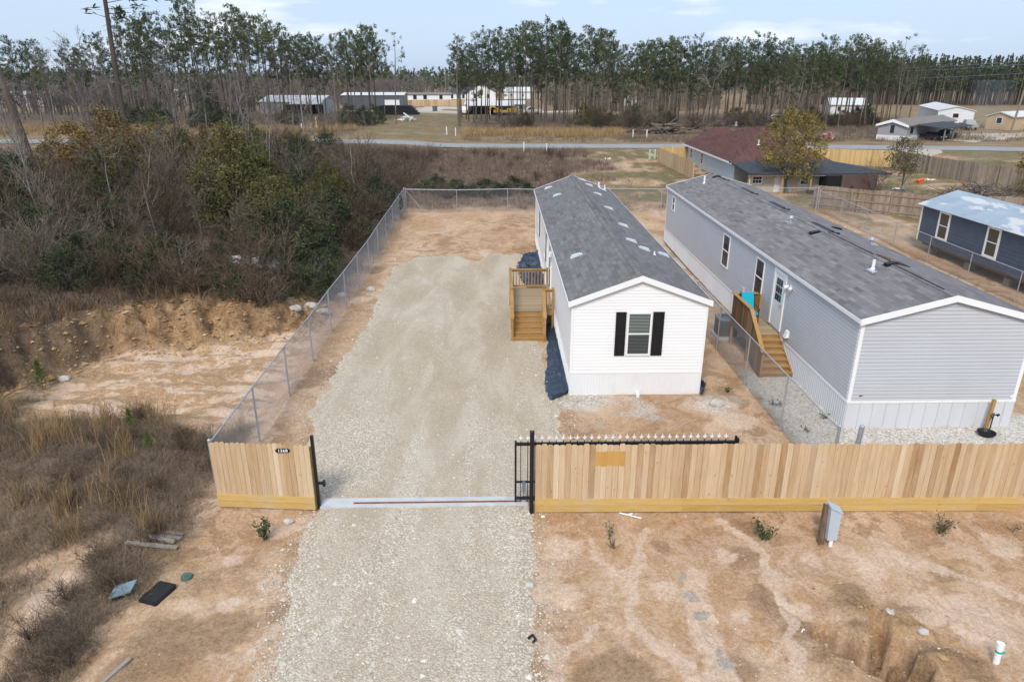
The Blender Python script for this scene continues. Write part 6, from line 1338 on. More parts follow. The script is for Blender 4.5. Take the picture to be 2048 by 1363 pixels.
for i, dz in enumerate((0, -.55, -2.0)):
    nm = ('upper', 'middle', 'lower')[i]
    wire((tp1[0], tp1[1], tp1[2] + dz), (tp2[0], tp2[1], tp2[2] + dz), 1.2, nm + ' power line from the leaning pole into the right woods')
    wire((tp2[0], tp2[1], tp2[2] + dz), (tp3[0], tp3[1], tp3[2] + dz), 1.5, nm + ' power line behind the right woods')
    wire((tp1[0], tp1[1], tp1[2] + dz), (175, 95, 14 + dz), 1.2, nm + ' power line right of the leaning pole')

# ------------------------------------------------------------------ vegetation
def unit(a): return a / np.maximum(np.linalg.norm(a, axis=-1, keepdims=True), 1e-9)
def rdir(r, n): return unit(r.normal(0, 1, (n, 3)))
def leaf_cards(mb, C, sz, r, asp=.5, tone=None, flat=0.0):
    n = len(C); A = rdir(r, n); Q = rdir(r, n); 
    if flat: A[:, 2] *= (1 - flat); Q[:, 2] *= (1 - flat)
    B = unit(np.cross(A, Q)); sz = np.broadcast_to(sz, (n,)) * r.uniform(.6, 1.4, n)
    mb.cards(C, A * sz[:, None], B * (sz * asp)[:, None], r.random(n) if tone is None else tone)
def crown_clumps(r, centers, rad, per, sz, asp=.5):
    mb = MB(); n = len(centers); C = np.repeat(centers, per, 0); rr = np.repeat(np.broadcast_to(rad, (n,)), per)
    P = C + rdir(r, n * per) * (rr * r.uniform(.2, 1, n * per) ** .6)[:, None]
    ct = np.repeat(np.clip(r.normal(.5, .2, n), 0, 1), per); tone = np.clip(ct + r.normal(0, .17, n * per), 0, 1)
    leaf_cards(mb, P, sz, r, asp, tone); return mb
def limbs(r, p, d, L0, r0, depth, segs, nch=(2, 4), spread=.6, curl=.25, shrink=.62, up=.08, rmin=.006):
    """recursive limbs; appends (p, q, r0, r1)"""
    k = 3; cur = np.array(p, float); dd = np.array(d, float); rad = r0
    for i in range(k):
        dd = dd + r.normal(0, curl, 3) * .5; dd[2] += up; dd /= np.linalg.norm(dd)
        nx = cur + dd * L0 / k; r2 = max(rmin, rad * (.86 if depth else .7)); segs.append((cur, nx, rad, r2)); cur = nx; rad = r2
        if depth > 0 and (i > 0 or depth > 1):
            for _ in range(r.integers(*nch)):
                q = dd + r.normal(0, spread, 3); q /= np.linalg.norm(q)
                limbs(r, cur, q, L0 * shrink * r.uniform(.7, 1.15), max(rmin, rad * .6), depth - 1, segs, nch, spread, curl, shrink, up, rmin)
def seg_mesh(segs, n=3, r=None, mb=None):
    mb = mb or MB(); P = np.array([s[0] for s in segs]); Q = np.array([s[1] for s in segs]); a = np.array([s[2] for s in segs]); b = np.array([s[3] for s in segs])
    mb.tubes(P, Q, a, b, n, np.clip((r or rng).normal(.5, .22, len(segs)), 0, 1)); return mb
HID = []
def proto(name, parts):
    """one of a kind: an Empty with its parts (name, MB, material); copies are placed afterwards"""
    o = bpy.data.objects.new(name, None); o.empty_display_size = .2; col.objects.link(o)
    for pn, mb, m in parts: mb.build(pn, m, o, local=True)
    o['unused'] = 1; HID.append(o); return o
def place(o, x, y, label, cat, group=None, sc_=1.0, rz=None, zs=None, lean=(0, 0), dz=0.0):
    if o.get('unused'): c = o; del o['unused']
    else: c = copy_tree(o); 
    c.location = (x, y, hz1(x, y) - .05 + dz); c.rotation_euler = (lean[0], lean[1], random.uniform(0, 6.28) if rz is None else rz); c.scale = (sc_, sc_, zs or sc_)
    c['label'] = label; c['category'] = cat
    if group: c['group'] = group
    elif 'group' in c: del c['group']
    return c
def make_pine(seed, h=17.0, bare=.56, wid=1.0, dens=1.0):
    r = np.random.default_rng(seed); ph = r.uniform(0, 6, 2); bend = r.uniform(.05, .28)
    cx = lambda z: np.stack([bend * np.sin(z / 5.2 + ph[0]) - bend * np.sin(ph[0]), bend * np.cos(z / 6.1 + ph[1]) - bend * np.cos(ph[1]), z], -1)
    zz = np.linspace(0, h * .985, 14); C = cx(zz); rad = np.interp(zz, [0, h * .06, h * .6, h], [.19, .15, .10, .02])
    tb = MB(); tb.tubes(C[:-1], C[1:], rad[:-1], rad[1:], 7, np.clip(r.normal(.45, .1, 13), 0, 1))
    segs = []; cl = []
    z = h * (bare - .22)
    while z < h * .99:
        f = (z - h * bare) / (h * (1 - bare)); p = cx(np.array(z)); a = r.uniform(0, 6.28)
        if f < 0:
            if r.random() < .5: L0 = r.uniform(.3, .9); q = p + np.array((math.cos(a) * L0, math.sin(a) * L0, r.uniform(-.2, .15))); segs.append((p, q, .022, .010))
            z += r.uniform(.35, .8); continue
        L0 = wid * (1.3 + 1.4 * math.sin(min(1, f * 1.05 + .18) * math.pi) ** .7) * r.uniform(.45, 1.15) * (.45 if f > .93 else 1)
        up = .1 + .75 * f + r.normal(0, .15); q = p + np.array((math.cos(a) * L0, math.sin(a) * L0, L0 * up)); segs.append((p, q, .035 * (1.2 - f), .012))
        m = max(1, int(L0 * 1.9 * dens + r.uniform(-.5, .8)))
        for j in range(m):
            t = 1 - .6 * j / max(1, m) ; c = p + (q - p) * t + r.normal(0, .22, 3) * (1, 1, .7); cl.append(c)
            if r.random() < .45: segs.append((p + (q - p) * max(.2, t - .25), c, .014, .008))
        z += r.uniform(.12, .32) / dens
    seg_mesh(segs, 3, r, tb)
    cl.append(cx(np.array(h)))
    cb = crown_clumps(r, np.array(cl), r.uniform(.24, .50, len(cl)), 14, .27, .20)
    return [('trunk', tb, M['bark_pine']), ('crown', cb, M['needles'])]
pines = [proto('pine_tree', make_pine(100 + i, 17, (.40, .56, .48, .60, .38, .52, .58, .45)[i], (.95, .8, 1.1, .75, 1.0, .85, .9, 1.2)[i])) for i in range(8)]
# crown tops as read along the skyline: x at the front row -> height
PX = [-125, -107, -96, -84, -76, -72, -68, -58, -50, -44, -38, -30, -24, -20, -9, -4, 3, 9, 16, 21, 28, 34, 40, 48, 55, 61, 68, 72, 78]
PT = [16, 17.2, 15.8, 15.2, 16.5, 19.5, 21.5, 22, 21, 18.5, 17, 17, 17.4, 16.5, 15.6, 17.2, 18.2, 19.2, 18.4, 17.6, 15.6, 16.6, 16.4, 16.2, 16.6, 15.8, 16.2, 17.4, 15]
def pine_zone(x, row):
    if x < -22.5:
        for lim, s in ((-88, 'at the far left, above the pale industrial sheds'), (-66, 'behind the white-barked bare trees at left'), (-52, 'behind the golden-brown thicket, left of the metal barn'), (-40, 'in front of the pale metal barn'), (-30, 'in front of the dark warehouse'), (0, 'at the left edge of the grassy gap')):
            if x < lim: z = s; break
    else:
        for lim, s in ((2, 'at the right edge of the gap, before the shed house'), (12, 'right of the shed house, behind golden grass'), (24, 'above the right end of the golden grass strip'), (36, 'behind the log pile'), (48, 'behind the brush piles'), (60, 'behind the red-roofed house'), (72, 'above the golden tree, beyond the red-roofed house'), (200, 'at the right end of the woods, left of the grey trailer')):
            if x < lim: z = s; break
    return z
cnt = 0
def pine_at(x, y, row, hmul=1.0):
    global cnt
    top = np.interp(x * 150 / y, PX, PT); hh = (10 + (top - 10) * y / 150) * hmul * random.choice((random.uniform(.88, 1.03), random.uniform(.88, 1.03), random.uniform(.66, .9))); k = random.choice(pines)
    z = pine_zone(x, row); rw = 'front-row' if row == 0 else ('inner' if row < 3 else 'rear-row')
    place(k, x, y, '%s slender pine %s' % (rw, z), 'pine tree', '%s pines %s' % (rw, z), hh / 17 * random.uniform(.85, 1.0), None, hh / 17, (random.gauss(0, .018), random.gauss(0, .018))); cnt += 1
for row, y0 in enumerate((148, 156, 164, 173)):
    x = -7.5 * y0 / 150
    while x < 80 * y0 / 150:
        pine_at(x + random.gauss(0, .5), y0 + random.gauss(0, 1.6) - (4 if x > 60 else 0), row); x += random.uniform(1.9, 3.1) * (.92 if x > 28 else 1.06)
for row, y0 in enumerate((152, 161, 172)):
    x = -118 * y0 / 150
    while x < -22.5 * y0 / 150:
        pine_at(x + random.gauss(0, .7), y0 + random.gauss(0, 2.2), row); x += random.uniform(2.0, 3.6) * (1.25 if x < -75 else .95)
# two big pines nearer the viewer at left, leaning
big = proto('pine_tree', make_pine(300, 24, .50, 1.3, .7)); place(big, -37.6, 75, 'very tall thick pine rising out of the picture above the golden-brown bush', 'pine tree', None, 1.9, .4, 1.12, (0, -.01))
bigb = proto('pine_tree', make_pine(301, 24, .62, 1.4, .8)); place(bigb, -38.2, 60, 'thick leaning pine trunk at the far left edge of the picture', 'pine tree', None, 1.9, 2.0, 1.2, (0, 0)); bigb.rotation_euler = (0, -.07, 0)
pine_open = proto('pine_tree', make_pine(302, 17, .50, .95, .55)); place(pine_open, -20.0, 146, 'thin open-crowned pine standing alone at the left edge of the gap', 'pine tree', None, .95, 0, .97)
place(pine_open, -7.6, 146, 'thin open-crowned pine standing first at the right edge of the gap', 'pine tree', None, 1.0, 1.0, .96); place(pine_open, 77.0, 140, 'thin open-crowned pine standing apart at the right end of the woods', 'pine tree', None, .95, 2.0, .95)
# far woods: a low-detail mass of trees on the horizon, and the plantation wall on the right
def woods(name, pts, hgt, seed, per=70, wood=M['bark_purple'], leaf=M['needles'], evergreen=.6, bare=.5, cw=1.7, sz=.55):
    r = np.random.default_rng(seed); n = len(pts); tb = MB(); x, y = pts[:, 0], pts[:, 1]; z = H(x, y); hh = hgt * r.uniform(.78, 1.12, n)
    B = np.stack([x, y, z - .2], 1); T = np.stack([x + r.normal(0, .2, n), y, z + hh * .93], 1); tb.tubes(B, T, .17, .05, 4, np.clip(r.normal(.5, .25, n), 0, 1)); 
    ev = r.random(n) < evergreen; i = np.where(ev)[0]; m = len(i) * per; k = np.repeat(i, per); f = r.random(m); rad = cw * np.sin(np.clip(f * 1.0 + .15, 0, 1) * math.pi) ** .6 * r.uniform(.1, 1, m) ** .5; a = r.uniform(0, 6.28, m)
    P = np.stack([x[k] + np.cos(a) * rad, y[k] + np.sin(a) * rad, z[k] + hh[k] * (bare + (1 - bare) * f)], 1); lb = MB()
    leaf_cards(lb, P, sz, r, .5, np.clip(np.repeat(r.normal(.45, .2, len(i)), per) + r.normal(0, .15, m), 0, 1))
    j = np.where(~ev)[0]
    if len(j):
        q = 26; k = np.repeat(j, q); f = r.uniform(.3, .95, len(k)); A = np.stack([x[k], y[k], z[k] + hh[k] * f * .8], 1); D = rdir(r, len(k)); D[:, 2] = np.abs(D[:, 2]) + .5
        tb.tubes(A, A + unit(D) * (hh[k] * .22)[:, None], .05, .015, 3, np.clip(r.normal(.6, .2, len(k)), 0, 1))
    t = tag(bpy.data.objects.new(name, None), kind='stuff'); col.objects.link(t); tb.build('trunks', wood, t, local=True); 
    if len(i): lb.build('foliage', leaf, t, local=True)
    return t
r_ = np.random.default_rng(5)
n = 2400; y = 256 + np.abs(r_.normal(0, 26, n)); x = r_.uniform(88, 330, n) * y / 258
woods('plantation_wall', np.stack([x, y + (x - 92) * -.12], 1), 14.8, 6, 62, M['twig_grey'], M['needles'], .95, .34, 1.8, .46)
n = 2600; y = r_.uniform(385, 520, n); x = r_.uniform(-470, 330, n)
woods('far_woods', np.stack([x, y], 1), 12.0, 8, 34, M['bark_grey'], M['needles'], .5, .25, 2.8, .85)
n = 1500; x = r_.uniform(-170, -30, n); y = np.where(x < -62, r_.uniform(215, 330, n), r_.uniform(228, 380, n)); ok = ~((x > -45) & (y < 300))
woods('bare_woods', np.stack([x, y], 1)[ok], 8.0, 18, 40, M['wood_far'], M['needles'], .10, .3, 1.6, .45)
n = 1700; x = r_.uniform(16, 104, n); y = r_.uniform(205, 340, n); ok = (fbm(x, y, .03, 2, 4) > .38) & (np.abs(x / y - .335) > .03)
woods('bare_woods', np.stack([x, y], 1)[ok], 9.5, 19, 40, M['twig_grey'], M['needles'], .2, .3, 1.6, .45)
n = 420; x = r_.uniform(-130, -26, n); y = r_.uniform(178, 205, n); ok = ~((x > -62) & (np.abs(x + 50) < 9)) & ~((x > -45))
woods('bare_woods', np.stack([x, y], 1)[ok], 6.0, 20, 40, M['wood_far'], M['needles'], .08, .3, 1.4, .4)
n = 260; y = r_.uniform(560, 900, n); x = r_.uniform(-900, 1000, n)
woods('horizon_woods', np.stack([x, y], 1), 13, 9, 60, M['bark_purple'], M['needles'], .9, .1, 7.0, 2.2)

# shrubs, saplings and bare trees
def make_bush(seed, h=3.0, w=1.6, n=46, per=60, leaf=.085, mt='leaf_olive', asp=.5):
    r = np.random.default_rng(seed); segs = []
    for k in range(6): d = np.array((*r.normal(0, .45, 2), 1.)); limbs(r, (0, 0, 0), d / np.linalg.norm(d), h * .5, .03, 2, segs, (1, 3), .5, .2, .6, .03)
    a = r.uniform(0, 6.28, n); f = r.uniform(.06, 1, n); ww = w * (np.sin(np.clip(f * .9 + .12, 0, 1) * math.pi) ** .55) * r.uniform(.25, 1.08, n) ** .55
    C = np.stack([np.cos(a) * ww, np.sin(a) * ww, f * h * (1 - .28 * (ww / w) ** 2) * r.uniform(.85, 1.1, n)], 1)
    return [('stem', seg_mesh(segs, 3, r), M['bark_grey']), ('foliage', crown_clumps(r, C, r.uniform(.2, .5, n) * w / 1.6, per, leaf, asp), M[mt])]
def make_bare_shrub(seed, h=2.2, stems=9, m='bark_grey', spread=.55, depth=2, nch=(2, 4), rmin=.007, r0=.022):
    r = np.random.default_rng(seed); segs = []
    for k in range(stems):
        d = np.array((*r.normal(0, spread, 2), 1.)); d /= np.linalg.norm(d); o = np.array((*r.normal(0, .12, 2), 0)); limbs(r, o, d, h * r.uniform(.4, .75), r0, depth, segs, nch, .55, .28, .62, .04, rmin)
    return [('branches', seg_mesh(segs, 3, r), M[m])]
def make_bare_tree(seed, h=8.0, r0=.09, m='bark_grey', depth=3, lean=.1, nch=(1, 3), first=.3):
    r = np.random.default_rng(seed); segs = []; tb = []; p = np.zeros(3); d = np.array((r.normal(0, lean), r.normal(0, lean), 1.)); d /= np.linalg.norm(d); k = 9; rad = r0
    for i in range(k):
        q = p + d * h / k; r2 = max(.012, r0 * (1 - (i + 1) / (k + .5))); tb.append((p, q, rad, r2)); p = q; rad = r2; d = d + r.normal(0, .07, 3); d[2] += .05; d /= np.linalg.norm(d)
        if i / k > first:
            for _ in range(r.integers(1, 3)):
                b = d + r.normal(0, .75, 3); b[2] = abs(b[2]) * .7 + .15; b /= np.linalg.norm(b); limbs(r, p, b, h * (.34 - .22 * i / k), rad * .6, depth - 1, segs, nch, .5, .3, .6, .07, .008)
    return [('trunk', seg_mesh(tb, 6, r), M[m]), ('crown', seg_mesh(segs, 3, r), M[m])]
b_olive = [proto('evergreen_shrub', make_bush(400 + i, 4.6, 2.3, 110, 105, .066, 'leaf_olive')) for i in range(3)]
b_dark = [proto('evergreen_shrub', make_bush(410 + i, 2.6, 1.7, 70, 85, .060, 'leaf_dark')) for i in range(3)]
b_rust = [proto('autumn_shrub', make_bush(420 + i, 5.0, 2.3, 110, 85, .062, 'leaf_rust')) for i in range(2)]
s_grey = [proto('bare_shrub', make_bare_shrub(430 + i, 2.4, 10, 'twig_grey')) for i in range(4)]
s_purp = [proto('bare_shrub', make_bare_shrub(440 + i, 2.0, 12, 'twig_purple', .65)) for i in range(4)]
t_bare = [proto('bare_tree', make_bare_tree(450 + i, 8, .085)) for i in range(5)]
# the landmark plants of the thicket
place(b_rust[0], -28.8, 54, 'large rust and olive leafy tree in the thicket below the tallest pine', 'shrub', None, 1.7, 0, 1.10); place(b_rust[1], -33.0, 57, 'rust-leaved tree at the left of the largest rust and olive tree', 'shrub', None, 1.3, 1, .9)
place(b_olive[2], -26.0, 57, 'tall olive green tree touching the rust and olive tree on its right', 'shrub', None, 1.1, 2, 1.15)
place(b_olive[0], -14.4, 41.5, 'largest yellow-green leafy bush in the middle of the thicket', 'shrub', None, 1.28, 0, 1.06); place(b_olive[1], -16.6, 45.0, 'tall olive green bush just behind the largest yellow-green bush', 'shrub', None, 1.15, 1, 1.12)
place(b_olive[2], -12.4, 38.6, 'yellow-green bush low at the front right of the largest yellow-green bush', 'shrub', None, .85, 2, .85)
place(b_dark[0], -22.6, 35.2, 'glossy dark green bush at left above the clay bank', 'shrub', None, 1.0, 0, .95); place(b_dark[1], -21.2, 36.2, 'lower dark green bush touching the glossy one above the clay bank', 'shrub', None, .8, 1, .7)
place(b_dark[2], -10.8, 36.2, 'dark green bush against the left chain-link fence, right of the yellow-green bush', 'shrub', None, 1.25, 1, 1.2); place(b_dark[1], -9.6, 41.0, 'dark green bush behind the left chain-link fence, midway along', 'shrub', None, 1.2, 2, 1.1)
place(t_bare[0], -10.0, 51.5, 'round-crowned grey bare tree behind the far left corner of the chain-link fence', 'bare tree', None, .72, 0, .62); place(s_grey[0], -11.3, 50.0, 'wide grey bare shrub beside the round-crowned bare tree', 'bare shrub', None, 1.6, 0, 1.4)
def small_pine(seed, h=1.3):
    r = np.random.default_rng(seed); tb = MB(); tb.tubes([(0, 0, 0)], [(0, 0, h)], .02, .008, 5); n = 200; f = r.uniform(.08, 1, n); a = r.uniform(0, 6.28, n); L0 = h * .34 * (1.15 - f)
    P = np.stack([np.zeros(n), np.zeros(n), f * h], 1); D = unit(np.stack([np.cos(a), np.sin(a), .5 + f * .9], 1)); mb = MB(); n2 = n * 7; k = np.repeat(np.arange(n), 7); T = P[k] + D[k] * (L0[k] * r.uniform(.3, 1, n2))[:, None]
    mb.cards(T, unit(D[k] + r.normal(0, .5, (n2, 3))) * .075, unit(r.normal(0, 1, (n2, 3))) * .008, np.clip(r.normal(.5, .25, n2), 0, 1)); return [('stem', tb, M['bark_pine']), ('foliage', mb, M['leaf_bright'])]
sp = [proto('pine_sapling', small_pine(500 + i)) for i in range(2)]
place(sp[0], -15.7, 22.3, 'small bright green pine sapling on the pit floor beside the lone white rock', 'sapling', None, .85); place(sp[1], -21.4, 31.6, 'bright green pine sapling above the left end of the clay bank', 'sapling', None, 1.25)
place(sp[0], -9.6, 17.1, 'small green sapling in the dry weeds left of the short picket panel', 'sapling', None, .5); place(sp[1], -10.6, 18.2, 'green sapling among golden stalks on the weedy mound', 'sapling', None, .55); place(sp[1], -11.2, 12.6, 'small green sapling at the lower left edge of the picture', 'sapling', None, .5)
# a felled green-tipped branch on the bank
r_ = np.random.default_rng(77); segs = []; limbs(r_, (0, 0, 0), np.array((-.8, .15, .55)), 2.6, .05, 3, segs, (2, 4), .4, .15, .62, 0.0); tips = np.array([s[1] for s in segs if s[2] < .02 and s[1][0] < -1.6])
mb = MB(); k = np.repeat(np.arange(len(tips)), 9); C = tips[k] + r_.normal(0, .14, (len(k), 3)); leaf_cards(mb, C, .09, r_, .18)
place(proto('felled_branch', [('branches', seg_mesh(segs, 4, r_), M['bark_grey']), ('foliage', mb, M['leaf_olive'])]), -13.2, 29.6, 'felled leafy branch lying on top of the clay bank with green tips to the left', 'branch', None, .62, 0, .62, (0, 0), .1)
# bare trees scattered through the thicket (pixel landmarks turned to ground places)
for i, (x, y, h, lb) in enumerate(((-23.5, 37.0, 6.2, 'slim bare tree at the far left, standing above the dark green bush'), (-22.0, 40.5, 5.6, 'bare tree with a forked trunk left of centre in the thicket'), (-21.0, 42.5, 5.2, 'bare sapling right of the forked bare tree in the thicket'), (-17.5, 36.0, 4.4, 'pale leaning bare tree above the middle of the clay bank'),
        (-14.5, 34.0, 3.2, 'bent pale sapling above the felled leafy branch'), (-16.3, 50.5, 6.0, 'white-barked bare sapling between the rust tree and the yellow-green bush'), (-17.6, 52.0, 6.2, 'second white-barked bare sapling beside the first, in the centre of the thicket'), (-36.5, 66, 9.5, 'white-barked forked bare tree below the leftmost pines'), (-31.0, 70, 10.5, 'tall white-barked bare tree left of the tallest pine'),
        (-24.5, 74, 9.0, 'pale bare tree right of the tallest pine'), (-28.5, 66, 8.5, 'crooked pale bare tree in front of the tallest pine'), (-44, 72, 9.5, 'bare tree at the left edge behind the leaning pine'), (-20.5, 78, 8.5, 'bare tree above the middle of the thicket'), (-17.5, 72, 6.5, 'bare tree behind the yellow-green bush'), (-26, 48, 5.5, 'bare tree in front of the rust and olive tree'), (-30, 47, 6.0, 'bare tree left of the rust and olive tree'),
        (-22.5, 62, 7.5, 'brown bare tree right of the rust and olive tree'), (-36, 130, 13, 'tall spreading bare tree across the road before the metal barn'), (-30, 136, 12, 'bare grey tree across the road before the dark warehouse'), (-52, 132, 11, 'bare tree across the road, left of the metal barn'), (-66, 130, 11, 'bare tree across the road behind the white-barked trees'), (-80, 134, 12, 'bare tree across the road at far left'), (-33.5, 52, 8.0, 'thin bare tree at the left edge, in front of the leaning pine'), (-35.5, 62, 10.0, 'tall thin bare tree right of the leaning pine'), (-25.0, 58, 8.5, 'slender brown bare tree behind the rust and olive tree'), (-19.5, 60, 8.0, 'slender bare tree rising behind the yellow-green bush'), (-12.5, 46, 5.0, 'small bare tree between the yellow-green bush and the chain-link fence'), (-31.5, 43.5, 7.0, 'bare tree at the left edge level with the dark green bush'))):
    place(t_bare[i % 5], x, y, lb, 'bare tree', None, h / 8 * .95, None, h / 8)
t = proto('bare_tree', make_bare_tree(470, 13.5, .16, 'bark_grey', 3, .03, (2, 4), .35)); place(t, 40.5, 143, 'tall pale bare tree standing among the right pines behind the round brush pile', 'bare tree')
place(proto('bare_tree', make_bare_tree(471, 11, .17, 'bark_grey', 3, .05, (1, 3), .3)), 75.5, 136, 'pale forked bare tree at the right end of the woods, left of the grey trailer', 'bare tree', None, 1.0)
place(t_bare[3], 57.5, 142, 'slim bare tree before the pines behind the golden tree', 'bare tree', None, 1.3, 0, 1.4)
# thicket fill
pts = []
rr = random.Random(12)
def thicket_zone(x, y):
    if y < 33.5: return 'along the top of the clay bank'
    if x > -12.5: return 'against the left chain-link fence'
    if y < 44: return 'in the near thicket behind the clay bank' if x < -18 else 'around the largest yellow-green bush'
    if y < 60: return 'around the rust and olive tree' if x < -22 else 'in the middle of the thicket behind the yellow-green bush'
    return 'at the back of the thicket, towards the road at left' if x < -25 else 'at the back of the thicket beside the brown field'
def ok_sp(x, y, d): return all((x - a) ** 2 + (y - b) ** 2 > d * d for a, b in pts)
NB = 0
while NB < 285:
    y = 28.5 + 65 * rr.random() ** 1.55; xr = -8.3 - max(0, (y - 53)) * .22; xl_ = -.74 * y - 2; x = xr + (xl_ - xr) * rr.random() ** 1.1
    if y > 72 and x > -20: continue
    if y > 64 and x < -.55 * y: continue
    if bank_d(np.array(x), np.array(y)) < 1.6 or not ok_sp(x, y, .62 + .012 * y): continue
    pts.append((x, y)); NB += 1; v = rr.random(); z = thicket_zone(x, y); sh = (1.0 if y > 36 else .75) * (1.1 if y > 50 else 1)
    dk = .20 + .22 * (fbm(x, y, .09, 2, 3) > .5)
    if v < dk: k, lb, ct, s_ = rr.choice(b_dark), 'dark green evergreen shrub', 'shrub', rr.uniform(.55, 1.05)
    elif v < dk + .09 and y > 40: k, lb, ct, s_ = rr.choice(b_olive), 'olive green leafy shrub', 'shrub', rr.uniform(.4, .8)
    elif v < dk + .14 and y > 44: k, lb, ct, s_ = rr.choice(b_rust), 'rust-coloured leafy shrub', 'shrub', rr.uniform(.35, .75)
    elif v < .66: k, lb, ct, s_ = rr.choice(s_grey), 'grey leafless shrub', 'bare shrub', rr.uniform(.8, 1.5)
    else: k, lb, ct, s_ = rr.choice(s_purp), 'purple-brown leafless shrub', 'bare shrub', rr.uniform(.8, 1.45)
    place(k, x, y, '%s %s' % (lb, z), ct, '%ss %s' % (lb, z), s_ * sh)
# shrubs at the feet of the pines and along the field
for i in range(30):
    x = rr.uniform(3, 78); y = rr.uniform(143, 152)
    if rr.random() < .25 and x < 20: continue
    z = pine_zone(x, 0); k = rr.choice(b_dark + b_olive); lb = 'dark shrub under the pines' if k in b_dark else 'olive shrub under the pines'
    place(k, x, y, '%s %s' % (lb, z.replace('at the right', 'by the right').replace(', left of the grey trailer', '')), 'shrub', '%s %s' % (lb, z), rr.uniform(.8, 1.6) if k in b_dark else rr.uniform(.55, .95))
for i in range(26):
    x = rr.uniform(-78, -24); y = rr.uniform(133, 148); z = pine_zone(x, 0)
    k = rr.choice(b_dark + s_grey); lb = 'dark shrub under the left pines' if k in b_dark else 'bare shrub under the left pines'
    place(k, x, y, '%s %s' % (lb, z), 'shrub', '%s %s' % (lb, z), rr.uniform(1.0, 1.7))
place(b_dark[0], -54, 140, 'tall dark cedar-like evergreen behind the crooked white-barked tree', 'shrub', None, 1.2, 0, 3.2)
for x, y, lb in ((-3.5, 60.5, 'dark green bramble patch behind the back fence, left of the white home'), (-1.0, 60.8, 'dark green bramble patch directly behind the white home roof'), (-5.5, 63, 'low dark bramble at the left of the brown field'), (1.5, 61.5, 'dark bramble at the right end of the bramble row behind the back fence')): place(b_dark[rr.randrange(3)], x, y, lb, 'shrub', None, 1.1, None, .55)
for i in range(44):
    x = rr.uniform(1, 80); z = pine_zone(x, 0).replace('at the right', 'by the right').replace(', left of the grey trailer', '')
    place(rr.choice(s_grey + s_purp), x, rr.uniform(139, 150), 'bare shrub under the pines %s' % z, 'bare shrub', 'bare brown shrubs %s' % z, rr.uniform(1.0, 1.9))
for i in range(34):
    x = rr.uniform(-24, 8); y = rr.uniform(57, 92); side = 'left' if x < -8 else 'middle'
    place(rr.choice(s_purp), x, y, 'small purple-brown shrub in the %s of the dry field' % side, 'bare shrub', 'purple-brown shrubs in the %s of the dry field' % side, rr.uniform(.5, .9))
# golden tree by the red-roofed house, small bare-ish tree, golden bush
def make_leafy_tree(seed, h, w, n, per, leaf, mt, th=.3, stems=4, r0=.09):
    r = np.random.default_rng(seed); segs = []
    for k in range(stems): d = np.array((*r.normal(0, .22, 2), 1.)); d /= np.linalg.norm(d); limbs(r, (*r.normal(0, .12, 2), 0), d, h * .55, r0, 3, segs, (1, 3), .42, .15, .6, .10)
    a = r.uniform(0, 6.28, n); f = r.uniform(0, 1, n); ww = w * np.sin(np.clip(f * .78 + .16, 0, 1) * math.pi) ** .6 * r.uniform(.1, 1.1, n) ** .55; C = np.stack([np.cos(a) * ww, np.sin(a) * ww, h * (th + (1 - th) * f)], 1)
    return [('trunk', seg_mesh(segs, 5, r), M['bark_grey']), ('crown', crown_clumps(r, C, r.uniform(.25, .6, n), per, leaf, .5), M[mt])]
place(proto('golden_tree', make_leafy_tree(600, 6.9, 2.9, 190, 46, .085, 'leaf_gold', .22)), 25.4, 61.6, 'golden-leaved tree in front of the red-roofed house', 'tree', None, 1.0, 0)
M['leaf_brown'] = toned('dull_brown_leaves', [(0, (.05, .04, .02)), (.5, (.11, .09, .045)), (1, (.18, .15, .075))], .75)
place(proto('small_tree', make_leafy_tree(601, 4.7, 1.45, 90, 26, .075, 'leaf_brown', .42, 1, .07)), 34.4, 60.0, 'small thin-leaved tree standing on the grass left of the old grey fence', 'tree', None, 1.0, 0)
place(proto('golden_bush', make_leafy_tree(602, 4.2, 2.3, 130, 40, .085, 'leaf_rust', .06, 6, .04)), 46.0, 58.0, 'golden brown bush at the right edge before the old grey fence', 'bush', None, 1.15, 0)
place(proto('bare_shrub', make_bare_shrub(603, 2.9, 9, 'bark_grey', .3)), 32.6, 60.2, 'grey bare shrub at the right end of the brown store', 'bare shrub', None, 1.0)
place(s_grey[2], 53.5, 70, 'grey bare shrub behind the old grey fence near the transformer box', 'bare shrub', None, 1.2); place(b_rust[1], 52.5, 60.5, 'rusty shrub behind the golden brown bush', 'shrub', None, .6)
# planted shrubs along the front fence
def make_planting(seed, h, w, n, leaf, mt, stems=5):
    r = np.random.default_rng(seed); segs = []; C = []
    for k in range(stems):
        a = r.uniform(0, 6.28); tip = np.array((math.cos(a) * w * r.uniform(.2, 1), math.sin(a) * w * r.uniform(.2, 1), h * r.uniform(.55, 1))); segs.append((np.zeros(3), tip, .012, .005))
        m = n // stems; t_ = r.uniform(.25, 1, m)[:, None]; C.append(tip * t_ + r.normal(0, w * .16, (m, 3)))
    mb = MB(); leaf_cards(mb, np.concatenate(C), leaf, r, .55); return [('stem', seg_mesh(segs, 4, r), M['bark_grey']), ('foliage', mb, M[mt])]
M['leaf_holly'] = toned('holly_leaves', [(0, (.018, .030, .012)), (.5, (.045, .070, .022)), (1, (.11, .13, .045))], .5)
M['leaf_sapling'] = toned('sapling_leaves', [(0, (.06, .085, .025)), (.5, (.13, .15, .05)), (1, (.26, .27, .12))], .6)
